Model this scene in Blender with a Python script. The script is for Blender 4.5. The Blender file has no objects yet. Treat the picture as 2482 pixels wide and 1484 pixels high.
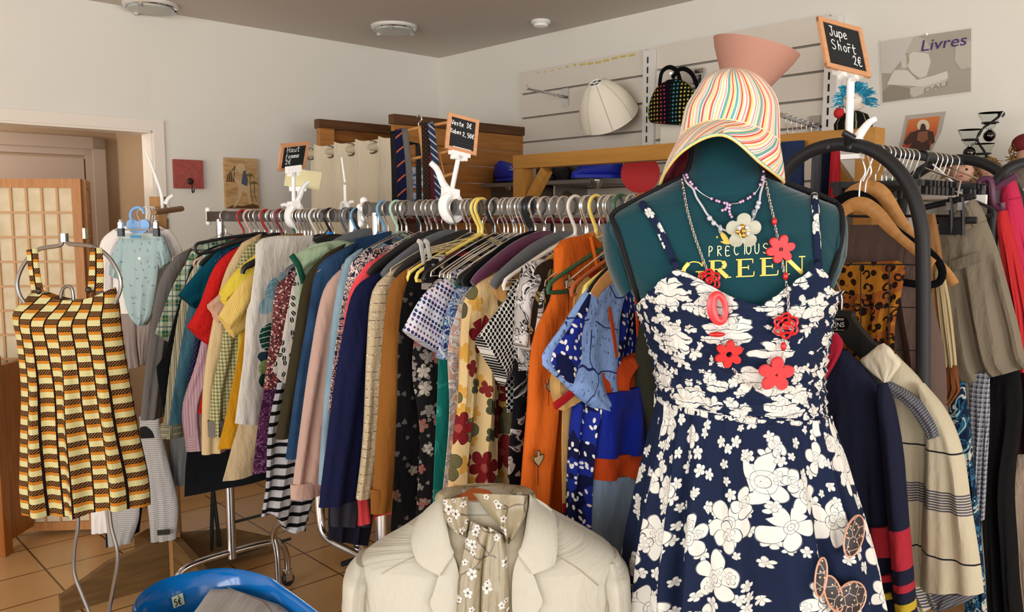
import bpy, math, random
from mathutils import Vector, Matrix, noise
PI = math.pi
sc = bpy.context.scene
COL = sc.collection
R = random.Random(7)
# ---------------------------------------------------------------- camera, sky, window light, exposure
H = 1.55                       # eye height
F = 2020.0                     # focal length in pixels of the 2482 px wide frame
PITCH = math.atan(212 / F)     # tilted slightly down
cam = bpy.data.objects.new('camera', bpy.data.cameras.new('camera'))
COL.objects.link(cam)
cam.data.sensor_width = 36.0
cam.data.lens = 36.0 * F / 2482
cam.data.clip_start = 0.02
cam.location = (0, 0, H)
cam.rotation_euler = (PI / 2 - PITCH, 0, 0)
sc.camera = cam
sc.view_settings.view_transform = 'Standard'
sc.view_settings.look = 'None'
sc.view_settings.exposure = 0.0
sc.view_settings.gamma = 1.0
world = bpy.data.worlds.new('daylight'); sc.world = world
world.use_nodes = True
bg = world.node_tree.nodes['Background']
bg.inputs[0].default_value = (0.93, 0.96, 1.0, 1)
bg.inputs[1].default_value = 3.2
A = math.radians(47)
D1 = Vector((math.sin(A), math.cos(A), 0))      # along the left wall, away from the camera (also normal of the right wall)
E = Vector((math.cos(A), -math.sin(A), 0))      # along the right wall, towards the camera (also normal of the left wall)
UP = Vector((0, 0, 1))
def area(name, loc, target, sx, sy, energy, col=(1, 1, 1)):
    l = bpy.data.lights.new(name, 'AREA'); l.shape = 'RECTANGLE'; l.size = sx; l.size_y = sy; l.energy = energy; l.color = col
    o = bpy.data.objects.new(name, l); COL.objects.link(o); o.location = loc
    o.rotation_euler = (Vector(target) - Vector(loc)).to_track_quat('-Z', 'Y').to_euler()
    return o
# daylight entering through the shop-front panes behind the camera
area('shop_window_daylight', Vector((0, 0, 1.5)) + E * 4.6 + D1 * 0.6, Vector((0, 0, 1.2)) + D1 * 1.3, 5.0, 2.1, 125, (1.0, 0.985, 0.96))
area('side_window_daylight', Vector((0, 0, 1.6)) - D1 * 3.7 - E * 0.6, Vector((0, 0, 1.15)) - E * 1.6 + D1, 5.0, 2.0, 120, (1.0, 0.97, 0.93))

# ---------------------------------------------------------------- geometry helpers
def ray(px, py):
    x = (px - 1241) / F; y = (742 - py) / F
    c, s = math.cos(PITCH), math.sin(PITCH)
    return Vector((x, c + y * s, -s + y * c))
O = Vector((0, 0, H))
def at(px, py, Y):
    d = ray(px, py); return O + d * (Y / d.y)
def hit(px, py, p0, n):
    d = ray(px, py); return O + d * ((p0 - O).dot(n) / d.dot(n))
def atz(px, py, z):
    d = ray(px, py); return O + d * ((z - H) / d.z)
def lerp(a, b, t): return a + (b - a) * t
def smooth(a, b, x):
    t = min(1, max(0, (x - a) / (b - a))); return t * t * (3 - 2 * t)
def catmull(P, m, straight=False):
    """m+1 points along polyline P (equal arc length), smoothed"""
    P = [Vector(p) for p in P]
    if len(P) == 1: return [P[0].copy() for _ in range(m + 1)]
    Q = []
    if straight or len(P) == 2: Q = P
    else:
        for i in range(len(P) - 1):
            a = P[max(0, i - 1)]; b = P[i]; c = P[i + 1]; d = P[min(len(P) - 1, i + 2)]
            for k in range(8):
                t = k / 8
                Q.append(0.5 * ((2 * b) + (c - a) * t + (2 * a - 5 * b + 4 * c - d) * t * t + (3 * b - a - 3 * c + d) * t ** 3))
        Q.append(P[-1])
    L = [0]
    for i in range(1, len(Q)): L.append(L[-1] + (Q[i] - Q[i - 1]).length)
    out = []; j = 0
    for i in range(m + 1):
        s = L[-1] * i / m
        while j < len(Q) - 2 and L[j + 1] < s: j += 1
        seg = L[j + 1] - L[j]
        out.append(Q[j].lerp(Q[j + 1], (s - L[j]) / seg if seg > 1e-9 else 0))
    return out

class MB:
    def __init__(s): s.v = []; s.f = []; s.uv = []
    def vert(s, p, uv=(0, 0)):
        s.v.append(tuple(p)); s.uv.append(uv); return len(s.v) - 1
    def grid(s, rows, uvs=None, flip=False, close=False):
        n = len(rows[0]); b = len(s.v)
        for i, r in enumerate(rows):
            for j, p in enumerate(r): s.vert(p, uvs[i][j] if uvs else (p[0], p[2]))
        for i in range(len(rows) - 1):
            for j in range(n if close else n - 1):
                k = (j + 1) % n
                q = (b + i * n + j, b + i * n + k, b + (i + 1) * n + k, b + (i + 1) * n + j)
                s.f.append(q[::-1] if flip else q)
        return b
    def cap(s, ring, rev=False):
        s.f.append(tuple(ring[::-1] if rev else ring))
    def tube(s, P, r, seg=8, closed=False, caps=True, rr=None, flat=None):
        """round tube along P; r number or list; flat=(vector, factor) squashes along vector"""
        P = [Vector(p) for p in P]; n = len(P)
        rows = []; uvs = []; prev = None; L = 0
        for i, p in enumerate(P):
            if closed: t = P[(i + 1) % n] - P[i - 1]
            else: t = P[min(i + 1, n - 1)] - P[max(i - 1, 0)]
            if t.length < 1e-9: t = Vector((0, 0, 1))
            t.normalize()
            if prev is None:
                a = Vector((0, 0, 1)) if abs(t.z) < 0.9 else Vector((1, 0, 0))
                u = t.cross(a).normalized()
            else:
                u = prev - t * prev.dot(t)
                u = u.normalized() if u.length > 1e-6 else t.orthogonal().normalized()
            prev = u; w = t.cross(u)
            ri = r[i] if isinstance(r, (list, tuple)) else r
            if i: L += (p - P[i - 1]).length
            ring = []
            for k in range(seg):
                a = 2 * PI * k / seg
                o = (u * math.cos(a) + w * math.sin(a)) * ri
                if flat: o = o - flat[0] * (o.dot(flat[0]) * (1 - flat[1]))
                ring.append(p + o)
            rows.append(ring); uvs.append([(k / seg * 2 * PI * ri, L) for k in range(seg)])
        if closed: rows.append(rows[0]); uvs.append(uvs[0])
        b = s.grid(rows, uvs, close=True, flip=True)
        if caps and not closed:
            s.cap([b + k for k in range(seg)]); s.cap([b + (n - 1) * seg + k for k in range(seg)], True)
    def box(s, c, sz, ax=None):
        """box centred c, full sizes sz along axes ax (3 vectors)"""
        c = Vector(c); ax = ax or (Vector((1, 0, 0)), Vector((0, 1, 0)), UP)
        b = len(s.v); h = [z / 2 for z in sz]
        for q in ((0, 0, 0), (1, 0, 0), (1, 1, 0), (0, 1, 0), (0, 0, 1), (1, 0, 1), (1, 1, 1), (0, 1, 1)):
            o = [(-1 if q[i] == 0 else 1) * h[i] for i in range(3)]
            p = c + ax[0] * o[0] + ax[1] * o[1] + ax[2] * o[2]
            s.vert(p, (o[0] + o[1], o[2] + o[1] * 0.3))
        fs = ((0, 3, 2, 1), (4, 5, 6, 7), (0, 1, 5, 4), (1, 2, 6, 5), (2, 3, 7, 6), (3, 0, 4, 7))
        flip = ax[0].cross(ax[1]).dot(ax[2]) < 0
        for f in fs: s.f.append(tuple(b + i for i in (f[::-1] if flip else f)))
    def prism(s, pts, depth, uvs=None):
        """pts: 3D planar outline; extruded by vector depth"""
        n = len(pts); b = len(s.v); depth = Vector(depth)
        uvs = uvs or [(p[0] + p[1], p[2]) for p in pts]
        for p, q in zip(pts, uvs): s.vert(p, q)
        for p, q in zip(pts, uvs): s.vert(Vector(p) + depth, q)
        s.f.append(tuple(range(b, b + n))); s.f.append(tuple(range(b + 2 * n - 1, b + n - 1, -1)))
        for i in range(n):
            j = (i + 1) % n; s.f.append((b + j, b + i, b + n + i, b + n + j))
    def lathe(s, prof, seg=24, o=(0, 0, 0), ax=None, caps=True):
        o = Vector(o); ax = ax or (Vector((1, 0, 0)), Vector((0, 1, 0)), UP)
        rows = []; uvs = []
        for i, (r, z) in enumerate(prof):
            rows.append([o + ax[0] * (r * math.cos(2 * PI * k / seg)) + ax[1] * (r * math.sin(2 * PI * k / seg)) + ax[2] * z for k in range(seg)])
            uvs.append([(k / seg, i / max(1, len(prof) - 1)) for k in range(seg)])
        b = s.grid(rows, uvs, close=True)
        if caps:
            if prof[0][0] > 1e-5: s.cap([b + k for k in range(seg)], True)
            if prof[-1][0] > 1e-5: s.cap([b + (len(prof) - 1) * seg + k for k in range(seg)])
    def ball(s, c, r, seg=10, rings=6, sc3=(1, 1, 1), ax=None):
        c = Vector(c); ax = ax or (Vector((1, 0, 0)), Vector((0, 1, 0)), UP)
        rows = []
        for i in range(rings + 1):
            a = PI * i / rings - PI / 2
            rr = max(1e-5, math.cos(a))
            rows.append([c + ax[0] * (r * sc3[0] * rr * math.cos(2 * PI * k / seg)) + ax[1] * (r * sc3[1] * rr * math.sin(2 * PI * k / seg)) + ax[2] * (r * sc3[2] * math.sin(a)) for k in range(seg)])
        s.grid(rows, [[(k / seg, i / rings) for k in range(seg)] for i in range(rings + 1)], close=True)

def setp(o, label=None, cat=None, group=None, kind=None):
    if label: o['label'] = label
    if cat: o['category'] = cat
    if group: o['group'] = group
    if kind: o['kind'] = kind
    return o
def mesh_of(name, mb, mat, ang=40):
    me = bpy.data.meshes.new(name)
    me.from_pydata(mb.v, [], mb.f)
    uvl = me.uv_layers.new(name='UVMap')
    li = [0] * len(me.loops); me.loops.foreach_get('vertex_index', li)
    fl = [0.0] * (2 * len(li))
    for i, vi in enumerate(li): fl[2 * i], fl[2 * i + 1] = mb.uv[vi]
    uvl.data.foreach_set('uv', fl)
    me.polygons.foreach_set('use_smooth', [True] * len(me.polygons))
    me.set_sharp_from_angle(angle=math.radians(ang))
    if mat: me.materials.append(mat)
    me.update()
    return me
def obj(name, mb, mat, parent=None, ang=40, label=None, cat=None, group=None, kind=None, origin=None):
    """one mesh object; world-space builder coordinates; child of an unrotated empty, or origin moved to its base centre"""
    if parent is not None:
        off = Vector((0, 0, 0)); p = parent
        while p is not None:
            off += Vector(p.location); p = p.parent
    else:
        xs = [v[0] for v in mb.v]; ys = [v[1] for v in mb.v]; zs = [v[2] for v in mb.v]
        off = Vector(((min(xs) + max(xs)) / 2, (min(ys) + max(ys)) / 2, min(zs))) if origin is None else Vector(origin)
    mb.v = [(v[0] - off.x, v[1] - off.y, v[2] - off.z) for v in mb.v]
    o = bpy.data.objects.new(name, mesh_of(name, mb, mat, ang)); COL.objects.link(o)
    if parent is not None: o.parent = parent
    else: o.location = off
    return setp(o, label, cat, group, kind)
def thing(name, label, cat, loc=(0, 0, 0), group=None, rotz=0):
    o = bpy.data.objects.new(name, None); COL.objects.link(o); o.location = loc; o.rotation_euler = (0, 0, rotz)
    o.empty_display_size = 0.05
    return setp(o, label, cat, group)
def local(name, mb, mat, parent, ang=40, label=None):
    """child whose builder coordinates are already local to the parent"""
    o = bpy.data.objects.new(name, mesh_of(name, mb, mat, ang)); COL.objects.link(o); o.parent = parent
    return setp(o, label)
def dup(root, loc, rotz=0, label=None, group=None, mats=None):
    r = root.copy(); COL.objects.link(r); r.location = loc; r.rotation_euler = (0, 0, rotz)
    if label: r['label'] = label
    if group: r['group'] = group
    for ch in list(root.children):
        c = ch.copy(); COL.objects.link(c); c.parent = r
        if mats and c.name.split('.')[0] in mats:
            c.material_slots[0].link = 'OBJECT'; c.material_slots[0].material = mats[c.name.split('.')[0]]
        for g in ch.children:
            d = g.copy(); COL.objects.link(d); d.parent = c
    return r
def struct(name, mb, mat, parent=None, ang=40):
    o = obj(name, mb, mat, parent, ang)
    if parent is None: o['kind'] = 'structure'
    return o

# ---------------------------------------------------------------- materials
NT = None
def sock(x): return hasattr(x, 'is_output')
def mth(op, a, b=None, c=None, clamp=False):
    n = NT.nodes.new('ShaderNodeMath'); n.operation = op; n.use_clamp = clamp
    for i, x in enumerate((a, b, c)):
        if x is None: continue
        if sock(x): NT.links.new(x, n.inputs[i])
        else: n.inputs[i].default_value = x
    return n.outputs[0]
def add(a, b): return mth('ADD', a, b)
def sub(a, b): return mth('SUBTRACT', a, b)
def mul(a, b): return mth('MULTIPLY', a, b)
def lt(a, b): return mth('LESS_THAN', a, b)
def gt(a, b): return mth('GREATER_THAN', a, b)
def frac(a): return mth('FRACT', a)
def band(a, lo, hi): return mul(gt(a, lo), lt(a, hi))
def mx(a, b): return mth('MAXIMUM', a, b)
def srgb(h):
    if isinstance(h, str):
        h = h.lstrip('#'); c = [int(h[i:i + 2], 16) / 255 for i in (0, 2, 4)]
    else: c = [x / 255 for x in h]
    return tuple(x / 12.92 if x <= 0.04045 else ((x + 0.055) / 1.055) ** 2.4 for x in c) + (1,)
def colr(c): return c if sock(c) else (srgb(c) if isinstance(c, str) or max(c) > 1.01 else tuple(c)[:3] + (1,))
def mixc(f, a, b):
    n = NT.nodes.new('ShaderNodeMix'); n.data_type = 'RGBA'
    for i, x in ((0, f), (6, a), (7, b)):
        if sock(x): NT.links.new(x, n.inputs[i])
        else: n.inputs[i].default_value = x if i == 0 else colr(x)
    return n.outputs[2]
def uvc(sx=1, sy=1, ang=0, src='UV'):
    n = NT.nodes.new('ShaderNodeTexCoord'); m = NT.nodes.new('ShaderNodeMapping')
    NT.links.new(n.outputs[src], m.inputs[0]); m.inputs['Scale'].default_value = (sx, sy, sx)
    m.inputs['Rotation'].default_value = (0, 0, math.radians(ang))
    return m.outputs[0]
def xyz(v):
    n = NT.nodes.new('ShaderNodeSeparateXYZ'); NT.links.new(v, n.inputs[0]); return n.outputs
def vec(x, y, z=0.0):
    n = NT.nodes.new('ShaderNodeCombineXYZ')
    for i, k in enumerate((x, y, z)):
        if sock(k): NT.links.new(k, n.inputs[i])
        else: n.inputs[i].default_value = k
    return n.outputs[0]
def vmath(op, a, b):
    n = NT.nodes.new('ShaderNodeVectorMath'); n.operation = op; NT.links.new(a, n.inputs[0])
    if sock(b): NT.links.new(b, n.inputs[1])
    else: n.inputs[1].default_value = b
    return n.outputs['Value'] if op in ('LENGTH', 'DISTANCE', 'DOT_PRODUCT') else n.outputs[0]
def noi(v, scale, detail=2, out=0, dist=0):
    n = NT.nodes.new('ShaderNodeTexNoise'); NT.links.new(v, n.inputs['Vector']); n.inputs['Scale'].default_value = scale
    n.inputs['Detail'].default_value = detail; n.inputs['Distortion'].default_value = dist; return n.outputs[out]
def vor(v, scale, feature='F1', rnd=1.0):
    n = NT.nodes.new('ShaderNodeTexVoronoi'); n.feature = feature; n.voronoi_dimensions = '2D'
    NT.links.new(v, n.inputs['Vector']); n.inputs['Scale'].default_value = scale; n.inputs['Randomness'].default_value = rnd
    return n.outputs
def ramp(f, stops, interp='CONSTANT'):
    n = NT.nodes.new('ShaderNodeValToRGB'); cr = n.color_ramp; cr.interpolation = interp; NT.links.new(f, n.inputs[0])
    while len(cr.elements) < len(stops): cr.elements.new(0.5)
    for e, (p, c) in zip(cr.elements, stops): e.position = p; e.color = colr(c)
    return n.outputs[0]
def warp(v, scale, amt):
    return vmath('ADD', v, vmath('MULTIPLY', vmath('SUBTRACT', noi(v, scale, 2, 1), (0.5, 0.5, 0.5)), (amt, amt, 0)))
def flowers(v, scale, petals=5, size=0.42, keep=1.0, inner=0.45, rnd=0.8):
    """petalled flowers, one per voronoi cell -> (mask, outline, centre, cell colour channels)"""
    o = vor(v, scale, 'F1', rnd)
    rel = vmath('SUBTRACT', vmath('MULTIPLY', v, (scale, scale, 0)), vmath('MULTIPLY', o['Position'], (scale, scale, 0)))
    c = xyz(o['Color']); x = xyz(rel)
    th = mth('ARCTAN2', x[1], x[0]); r = o['Distance']
    pet = mth('ABSOLUTE', mth('SINE', add(mul(th, petals / 2), mul(c[0], 6.28))))
    rad = mul(add(inner, mul(mth('POWER', pet, 0.6), 1 - inner)), mul(add(0.65, mul(c[1], 0.35)), size))
    k = lt(c[2], keep)
    mask = mul(lt(r, rad), k)
    edge = mul(mul(lt(r, rad), gt(r, sub(rad, min(size * 0.07, 0.0017 * scale)))), k)
    vein = mul(mul(lt(pet, min(.2, .006 * scale)) if scale < 20 else lt(pet, .16), lt(r, mul(rad, 0.95))), k)
    ctr = mul(lt(r, size * 0.2), k)
    return mask, mx(edge, vein), ctr, c, r
MATS = {}
def mat(name, col=None, rough=0.85, metal=0.0, bump=0.0, bscale=900, wr=0.0, spec=0.3, trans=0.0, alpha=1.0, sheen=0.0, fn=None, coat=0.0, tone=1.0, ior=None):
    """fn() returns a colour socket built in the material's node tree; bump: fine weave; wr: soft wrinkles"""
    global NT
    if name in MATS: return MATS[name]
    m = bpy.data.materials.new(name); m.use_nodes = True; NT = m.node_tree
    b = NT.nodes['Principled BSDF']
    b.inputs['Roughness'].default_value = rough; b.inputs['Metallic'].default_value = metal
    b.inputs['Specular IOR Level'].default_value = spec
    if trans: b.inputs['Transmission Weight'].default_value = trans
    if ior: b.inputs['IOR'].default_value = ior
    if alpha < 1: b.inputs['Alpha'].default_value = alpha
    if sheen: b.inputs['Sheen Weight'].default_value = sheen
    if coat: b.inputs['Coat Weight'].default_value = coat; b.inputs['Coat Roughness'].default_value = 0.1
    c = fn() if fn else col
    if not sock(c):
        c = colr(c); c = tuple(q * tone for q in c[:3]) + (1,)
    elif tone != 1: c = vmath('MULTIPLY', c, (tone, tone, tone))
    if sock(c): NT.links.new(c, b.inputs['Base Color'])
    else: b.inputs['Base Color'].default_value = c
    if bump or wr:
        last = None
        for s_, sc_, d_ in ((wr, 9, 4), (bump, bscale, 1)):
            if not s_: continue
            n = NT.nodes.new('ShaderNodeBump'); n.inputs['Strength'].default_value = s_; n.inputs['Distance'].default_value = 0.035 if sc_ < 50 else 0.001
            NT.links.new(noi(uvc(1.8, .7) if sc_ < 50 else uvc(), sc_, d_), n.inputs['Height'])
            if last: NT.links.new(last, n.inputs['Normal'])
            last = n.outputs[0]
        NT.links.new(last, b.inputs['Normal'])
    MATS[name] = m
    return m
def fab(name, col=None, fn=None, rough=0.9, wr=0.45, bump=0.3, spec=0.12, sheen=0.0, bscale=900, tone=.74):
    return mat(name, col, rough, 0, bump, bscale, wr, spec, sheen=sheen, fn=fn, tone=tone)
# pattern makers ------------------------------------------------------------
def p_stripes(stops, per, ang=0, vert=True, wob=0):
    def f():
        v = uvc(1, 1, ang)
        if wob: v = warp(v, 14, wob)
        x = xyz(v); return ramp(frac(mul(x[0 if vert else 1], 1 / per)), stops)
    return f
def p_plaid(c0, c1, c2, per, w=0.35, ln=None):
    def f():
        x = xyz(uvc()); a = frac(mul(x[0], 1 / per)); b = frac(mul(x[1], 1 / per))
        k = mul(add(lt(a, w), lt(b, w)), 0.5); c = mixc(k, c0, c1)
        l = mx(band(a, .62, .7), band(b, .62, .7)); c = mixc(mul(l, .8), c, c2)
        return mixc(mul(mx(band(a, .16, .2), band(b, .16, .2)), .8), c, ln or c2)
    return f
def p_dots(base, dot, per, r=0.3, stag=True, rnd=0.0):
    def f():
        v = uvc()
        if stag: v = uvc(1, 1, 45)
        o = vor(v, 1 / per, 'F1', rnd); return mixc(lt(o['Distance'], r), base, dot)
    return f
def p_flowers(base, layers, warpamt=0):
    """layers: (scale, petals, size, keep, petal colour(s), line colour, centre colour)"""
    def f():
        v0 = uvc(); c = colr(base) if not callable(base) else base()
        for i, (s, p, size, keep, pc, lc, cc) in enumerate(layers):
            v = vmath('ADD', v0, (i * 3.17, i * 1.93, 0))
            if warpamt: v = warp(v, s * 1.6, warpamt / s)
            m, ln, ct, cell, r = flowers(v, s, p, size, keep)
            col = pc if not isinstance(pc, list) else ramp(cell[0], [(k / len(pc), q) for k, q in enumerate(pc)])
            c = mixc(m, c, col)
            if lc: c = mixc(mul(ln, .9), c, lc)
            if cc: c = mixc(ct, c, cc)
        return c
    return f
def p_mottle(stops, scale, detail=3, dist=0.0, sy=1):
    def f(): return ramp(noi(uvc(1, sy), scale, detail, 0, dist), stops, 'LINEAR')
    return f
def p_patch(stops, scale, dist=1.5, sy=1, detail=2):
    def f(): return ramp(noi(uvc(1, sy), scale, detail, 0, dist), stops, 'CONSTANT')
    return f
def p_leaves(base, leaf, scale, asp=2.0, ang=30, size=.33, keep=.8, dot=None):
    def f():
        v = warp(uvc(), scale * .7, .22 / scale); o = vor(v, scale, 'F1', .75)
        rel = xyz(vmath('SUBTRACT', vmath('MULTIPLY', v, (scale, scale, 0)), vmath('MULTIPLY', o['Position'], (scale, scale, 0))))
        c = xyz(o['Color']); a = mul(c[0], 2.2); ca = mth('COSINE', a); sa = mth('SINE', a)
        x = add(mul(rel[0], ca), mul(rel[1], sa)); y = mul(sub(mul(rel[1], ca), mul(rel[0], sa)), asp)
        d = mth('SQRT', add(mul(x, x), mul(y, y)))
        lf = leaf if not isinstance(leaf, list) else ramp(c[1], [(k / len(leaf), q) for k, q in enumerate(leaf)])
        m = mul(lt(d, size), lt(c[2], keep)); col = mixc(m, base if not callable(base) else base(), lf)
        return mixc(mul(m, lt(mth('ABSOLUTE', y), .05)), col, base) if not callable(base) else col
    return f
def wood(c1, c2, scale=6, along='x', src='UV'):
    def f():
        v = uvc(1.2, 14, 0, src) if along == 'x' else uvc(14, 1.2, 0, src)
        n = noi(v, scale, 4, 0, .6); k = noi(v, scale * .3, 2, 0, 1.5)
        return mixc(mul(k, .5), ramp(n, [(0.3, c1), (0.7, c2)], 'LINEAR'), c1)
    return f
METAL = mat('chrome', (.62, .62, .64), rough=.14, metal=1)
STEEL = mat('brushed_steel', (.36, .355, .35), rough=.3, metal=1)
WIRE = mat('zinc_wire', (.88, .88, .87), rough=.22, metal=1)
WHITEP = mat('white_plastic', (.86, .86, .84), rough=.4)
BLACKP = mat('black_plastic', (.012, .012, .014), rough=.35, spec=.4)
BLACKM = mat('black_powder_coat', (.016, .017, .019), rough=.5)
# ================================================================ the room
CZ = 2.62
_d = ray(1064.6, 141); C = O + _d * ((CZ - H) / _d.z); C.z = 0
NW = C.dot(D1)                                  # distance of the right wall along D1
def WL(t, z=0.0, off=0.0): return C - D1 * t + UP * z + E * off       # on the left wall, t metres from the corner
def WR(t, z=0.0, off=0.0): return C + E * t + UP * z - D1 * off       # on the right wall
def on_wl(px, py, off=0.0): return hit(px, py, C + E * off, E)
def on_wr(px, py, off=0.0): return hit(px, py, C - D1 * off, D1)
def tl(px, py): return (C - on_wl(px, py)).dot(D1)
def tr(px, py): return (on_wr(px, py) - C).dot(E)
AXL = (D1, E, UP); AXR = (E, D1, UP)
LT, RT = 7.4, 9.3
M_wall = mat('painted_plaster_white', rough=.9, fn=lambda: mixc(noi(uvc(), 1.5, 3), '#e3dfd5', '#dbd7cc'))
M_ceil = mat('painted_ceiling_grey', rough=.85, fn=lambda: mixc(noi(uvc(), 1.1, 3), '#cfc8bf', '#c9c1b8'))
M_taupe = mat('taupe_paint', '#a58a6c', rough=.8)
M_taupe2 = mat('taupe_gloss_paint', '#a18d7c', rough=.55)
M_trim = mat('cream_trim_paint', '#e6ddd0', rough=.6)
def _tile():
    v = uvc(); x = xyz(v); P = .31
    a = frac(mul(add(x[0], -1.22 + P * 20), 1 / P)); b = frac(mul(add(x[1], 4.017 + P * 20), 1 / P))
    g = mx(mx(lt(a, .02), gt(a, .992)), mx(lt(b, .02), gt(b, .992)))
    n = NT.nodes.new('ShaderNodeTexWhiteNoise'); n.noise_dimensions = '2D'
    NT.links.new(vec(mth('FLOOR', mul(add(x[0], -1.22 + P * 20), 1 / P)), mth('FLOOR', mul(add(x[1], 4.017 + P * 20), 1 / P))), n.inputs['Vector'])
    c = mixc(n.outputs['Value'], '#c69a66', '#bb8f5c'); c = mixc(mul(noi(v, 7, 4), .5), c, '#cda878')
    return mixc(g, c, '#5e4326')
M_tile = mat('glazed_tan_floor_tile', rough=.22, fn=_tile, spec=.5)
# floor and ceiling (uv = metres along D1 / E)
def slab(name, z0, z1, m):
    b = MB(); pts = [WL(-.1, 0, -1.4), WL(LT + .1, 0, -1.4), C - D1 * (LT + .1) + E * (RT + .1), C + D1 * .1 + E * (RT + .1)]
    pts = [Vector((p.x, p.y, z0)) for p in pts]
    uv = [(p.dot(D1), p.dot(E)) for p in pts]
    b.prism(pts, (0, 0, z1 - z0), uv); return struct(name, b, m)
slab('floor', -.06, 0.0, M_tile)
slab('ceiling', CZ, CZ + .06, M_ceil)
# left wall with the wide opening
TA = tl(374, 420); ZO = on_wl(374, 317.5).z; TB = TA + 1.75
b = MB()
for t0, t1, z0, z1 in ((0, TA, 0, CZ), (TA, TB, ZO, CZ), (TB, LT, 0, CZ)):
    b.box(WL((t0 + t1) / 2, (z0 + z1) / 2, -.06), (t1 - t0, .12, z1 - z0), AXL)
struct('wall_left', b, M_wall)
b = MB(); b.box(C + E * (RT / 2) + D1 * .06 + UP * (CZ / 2), (RT, .12, CZ), AXR); struct('wall_right', b, M_wall)
# shop-front walls behind the camera, with their wide window openings
b = MB(); q = C + E * (RT + .06)
for t0, t1, z0, z1 in ((0, .5, 0, CZ), (7.0, LT, 0, CZ), (.5, 7.0, 0, .4), (.5, 7.0, 2.5, CZ)):
    b.box(q - D1 * ((t0 + t1) / 2) + UP * ((z0 + z1) / 2), (t1 - t0, .12, z1 - z0), AXL)
struct('wall_front', b, M_wall)
b = MB(); q = C - D1 * (LT + .06)
for t0, t1, z0, z1 in ((0, 1.5, 0, CZ), (8.6, RT, 0, CZ), (1.5, 8.6, 0, .4), (1.5, 8.6, 2.5, CZ)):
    b.box(q + E * ((t0 + t1) / 2) + UP * ((z0 + z1) / 2), (t1 - t0, .12, z1 - z0), AXR)
struct('wall_side', b, M_wall)
# passage behind the opening
b = MB(); dp = 1.0
b.box(WL((TA + TB) / 2 + .1, CZ / 2, -dp - .05), (TB - TA + 1.2, .1, CZ), AXL)
b.box(WL(TA - .18, CZ / 2, -dp / 2 - .06), (.08, dp, CZ), AXL)
b.box(WL(TB + .35, CZ / 2, -dp / 2 - .06), (.08, dp, CZ), AXL)
b.box(WL((TA + TB) / 2, ZO + .22, -dp / 2 - .06), (TB - TA + .7, dp, .04), AXL)
struct('wall_passage', b, M_taupe)
b = MB(); w = .055
b.box(WL(TA - w / 2, (ZO + w) / 2, .006), (w, .014, ZO + w), AXL); b.box(WL((TA + TB) / 2, ZO + w / 2, .006), (TB - TA, .014, w), AXL)
b.box(WL(TA + .006, ZO / 2, -.06), (.012, .13, ZO), AXL); b.box(WL((TA + TB) / 2, ZO - .006, -.06), (TB - TA, .13, .012), AXL)
struct('trim_1', b, M_trim)
# flush painted door with its moulded frame on the passage wall
pb = lambda px, py: hit(px, py, C - E * dp, E)
p1 = pb(248, 336); t1 = (C - p1).dot(D1); zd = p1.z
b = MB()
for k, (wd, th) in enumerate(((.11, .03), (.07, .045))):
    b.box(WL(t1 + wd / 2, zd / 2, -dp + th / 2), (wd, th, zd), AXL); b.box(WL(t1 + .6, zd - wd / 2, -dp + th / 2), (1.2, th, wd), AXL)
dr = struct('door_1', b, M_taupe2)
b = MB(); b.box(WL(t1 + .12 + .5, (zd - .125) / 2, -dp + .012), (1.0, .024, zd - .13), AXL); struct('door_panel', b, M_taupe2, dr)
area('passage_fill_light', WL(TB - .5, 2.0, -.5), WL(TA + .3, 1.4, -1.0), .7, .5, 14, (1, .93, .84))  # added fill lamp to brighten the passage
# skirting
b = MB(); b.box(WL(TA / 2, .04, .008), (TA - .06, .016, .08), AXL); struct('baseboard_left', b, mat('skirting_tile', '#a87f52', rough=.35))
b = MB(); b.box(WR(RT / 2, .04, .008), (RT, .016, .08), AXR); struct('baseboard_right', b, MATS['skirting_tile'])

# ---------------------------------------------------------------- ceiling lamps
M_lglass = mat('frosted_lamp_glass', '#b9bcb4', rough=.35, spec=.5)
def ceil_light(name, px, py, pw, label, small=False):
    d = ray(px, py); c = O + d * ((CZ - H) / d.z); r = pw / 2 * c.y / 2031
    t = thing(name, label, 'ceiling light', (c.x, c.y, CZ))
    b = MB(); b.lathe([(r * .8, 0), (r, 0), (r, -.012), (r * .9, -.02), (r * .8, -.016)], 40, c); obj('trim_ring', b, mat('white_lamp_trim', '#d8d4cd', rough=.4), t)
    if not small:
        b = MB(); b.lathe([(r * .84, -.014), (r * .84, -.03), (r * .8, -.032), (r * .3, -.036), (1e-5, -.036)], 40, c); obj('glass_disc', b, M_lglass, t)
        for k in range(3):
            a = k * 2.09 + .5; b = MB(); b.box(c + Vector((r * .86 * math.cos(a), r * .86 * math.sin(a), -.026)), (.022, .012, .026)); obj('clip', b, STEEL, t)
        b = MB(); b.tube([c + Vector((r * .9 * math.cos(k / 40 * 2 * PI), r * .9 * math.sin(k / 40 * 2 * PI), -.018)) for k in range(40)], .006, 6, True); obj('chrome_rim', b, METAL, t)
    else:
        b = MB(); b.lathe([(r * .82, -.01), (r * .7, -.03), (r * .4, -.036), (1e-5, -.036)], 32, c); obj('lamp_lens', b, WHITEP, t)
ceil_light('recessed_light', 365, 10, 124, 'large round ceiling light at the left top edge of the picture')
ceil_light('recessed_light', 955, 63, 108, 'large round ceiling light near the corner of the room')
ceil_light('downlight', 1311, 50, 46, 'small white round downlight on the grey ceiling', True)

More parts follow.
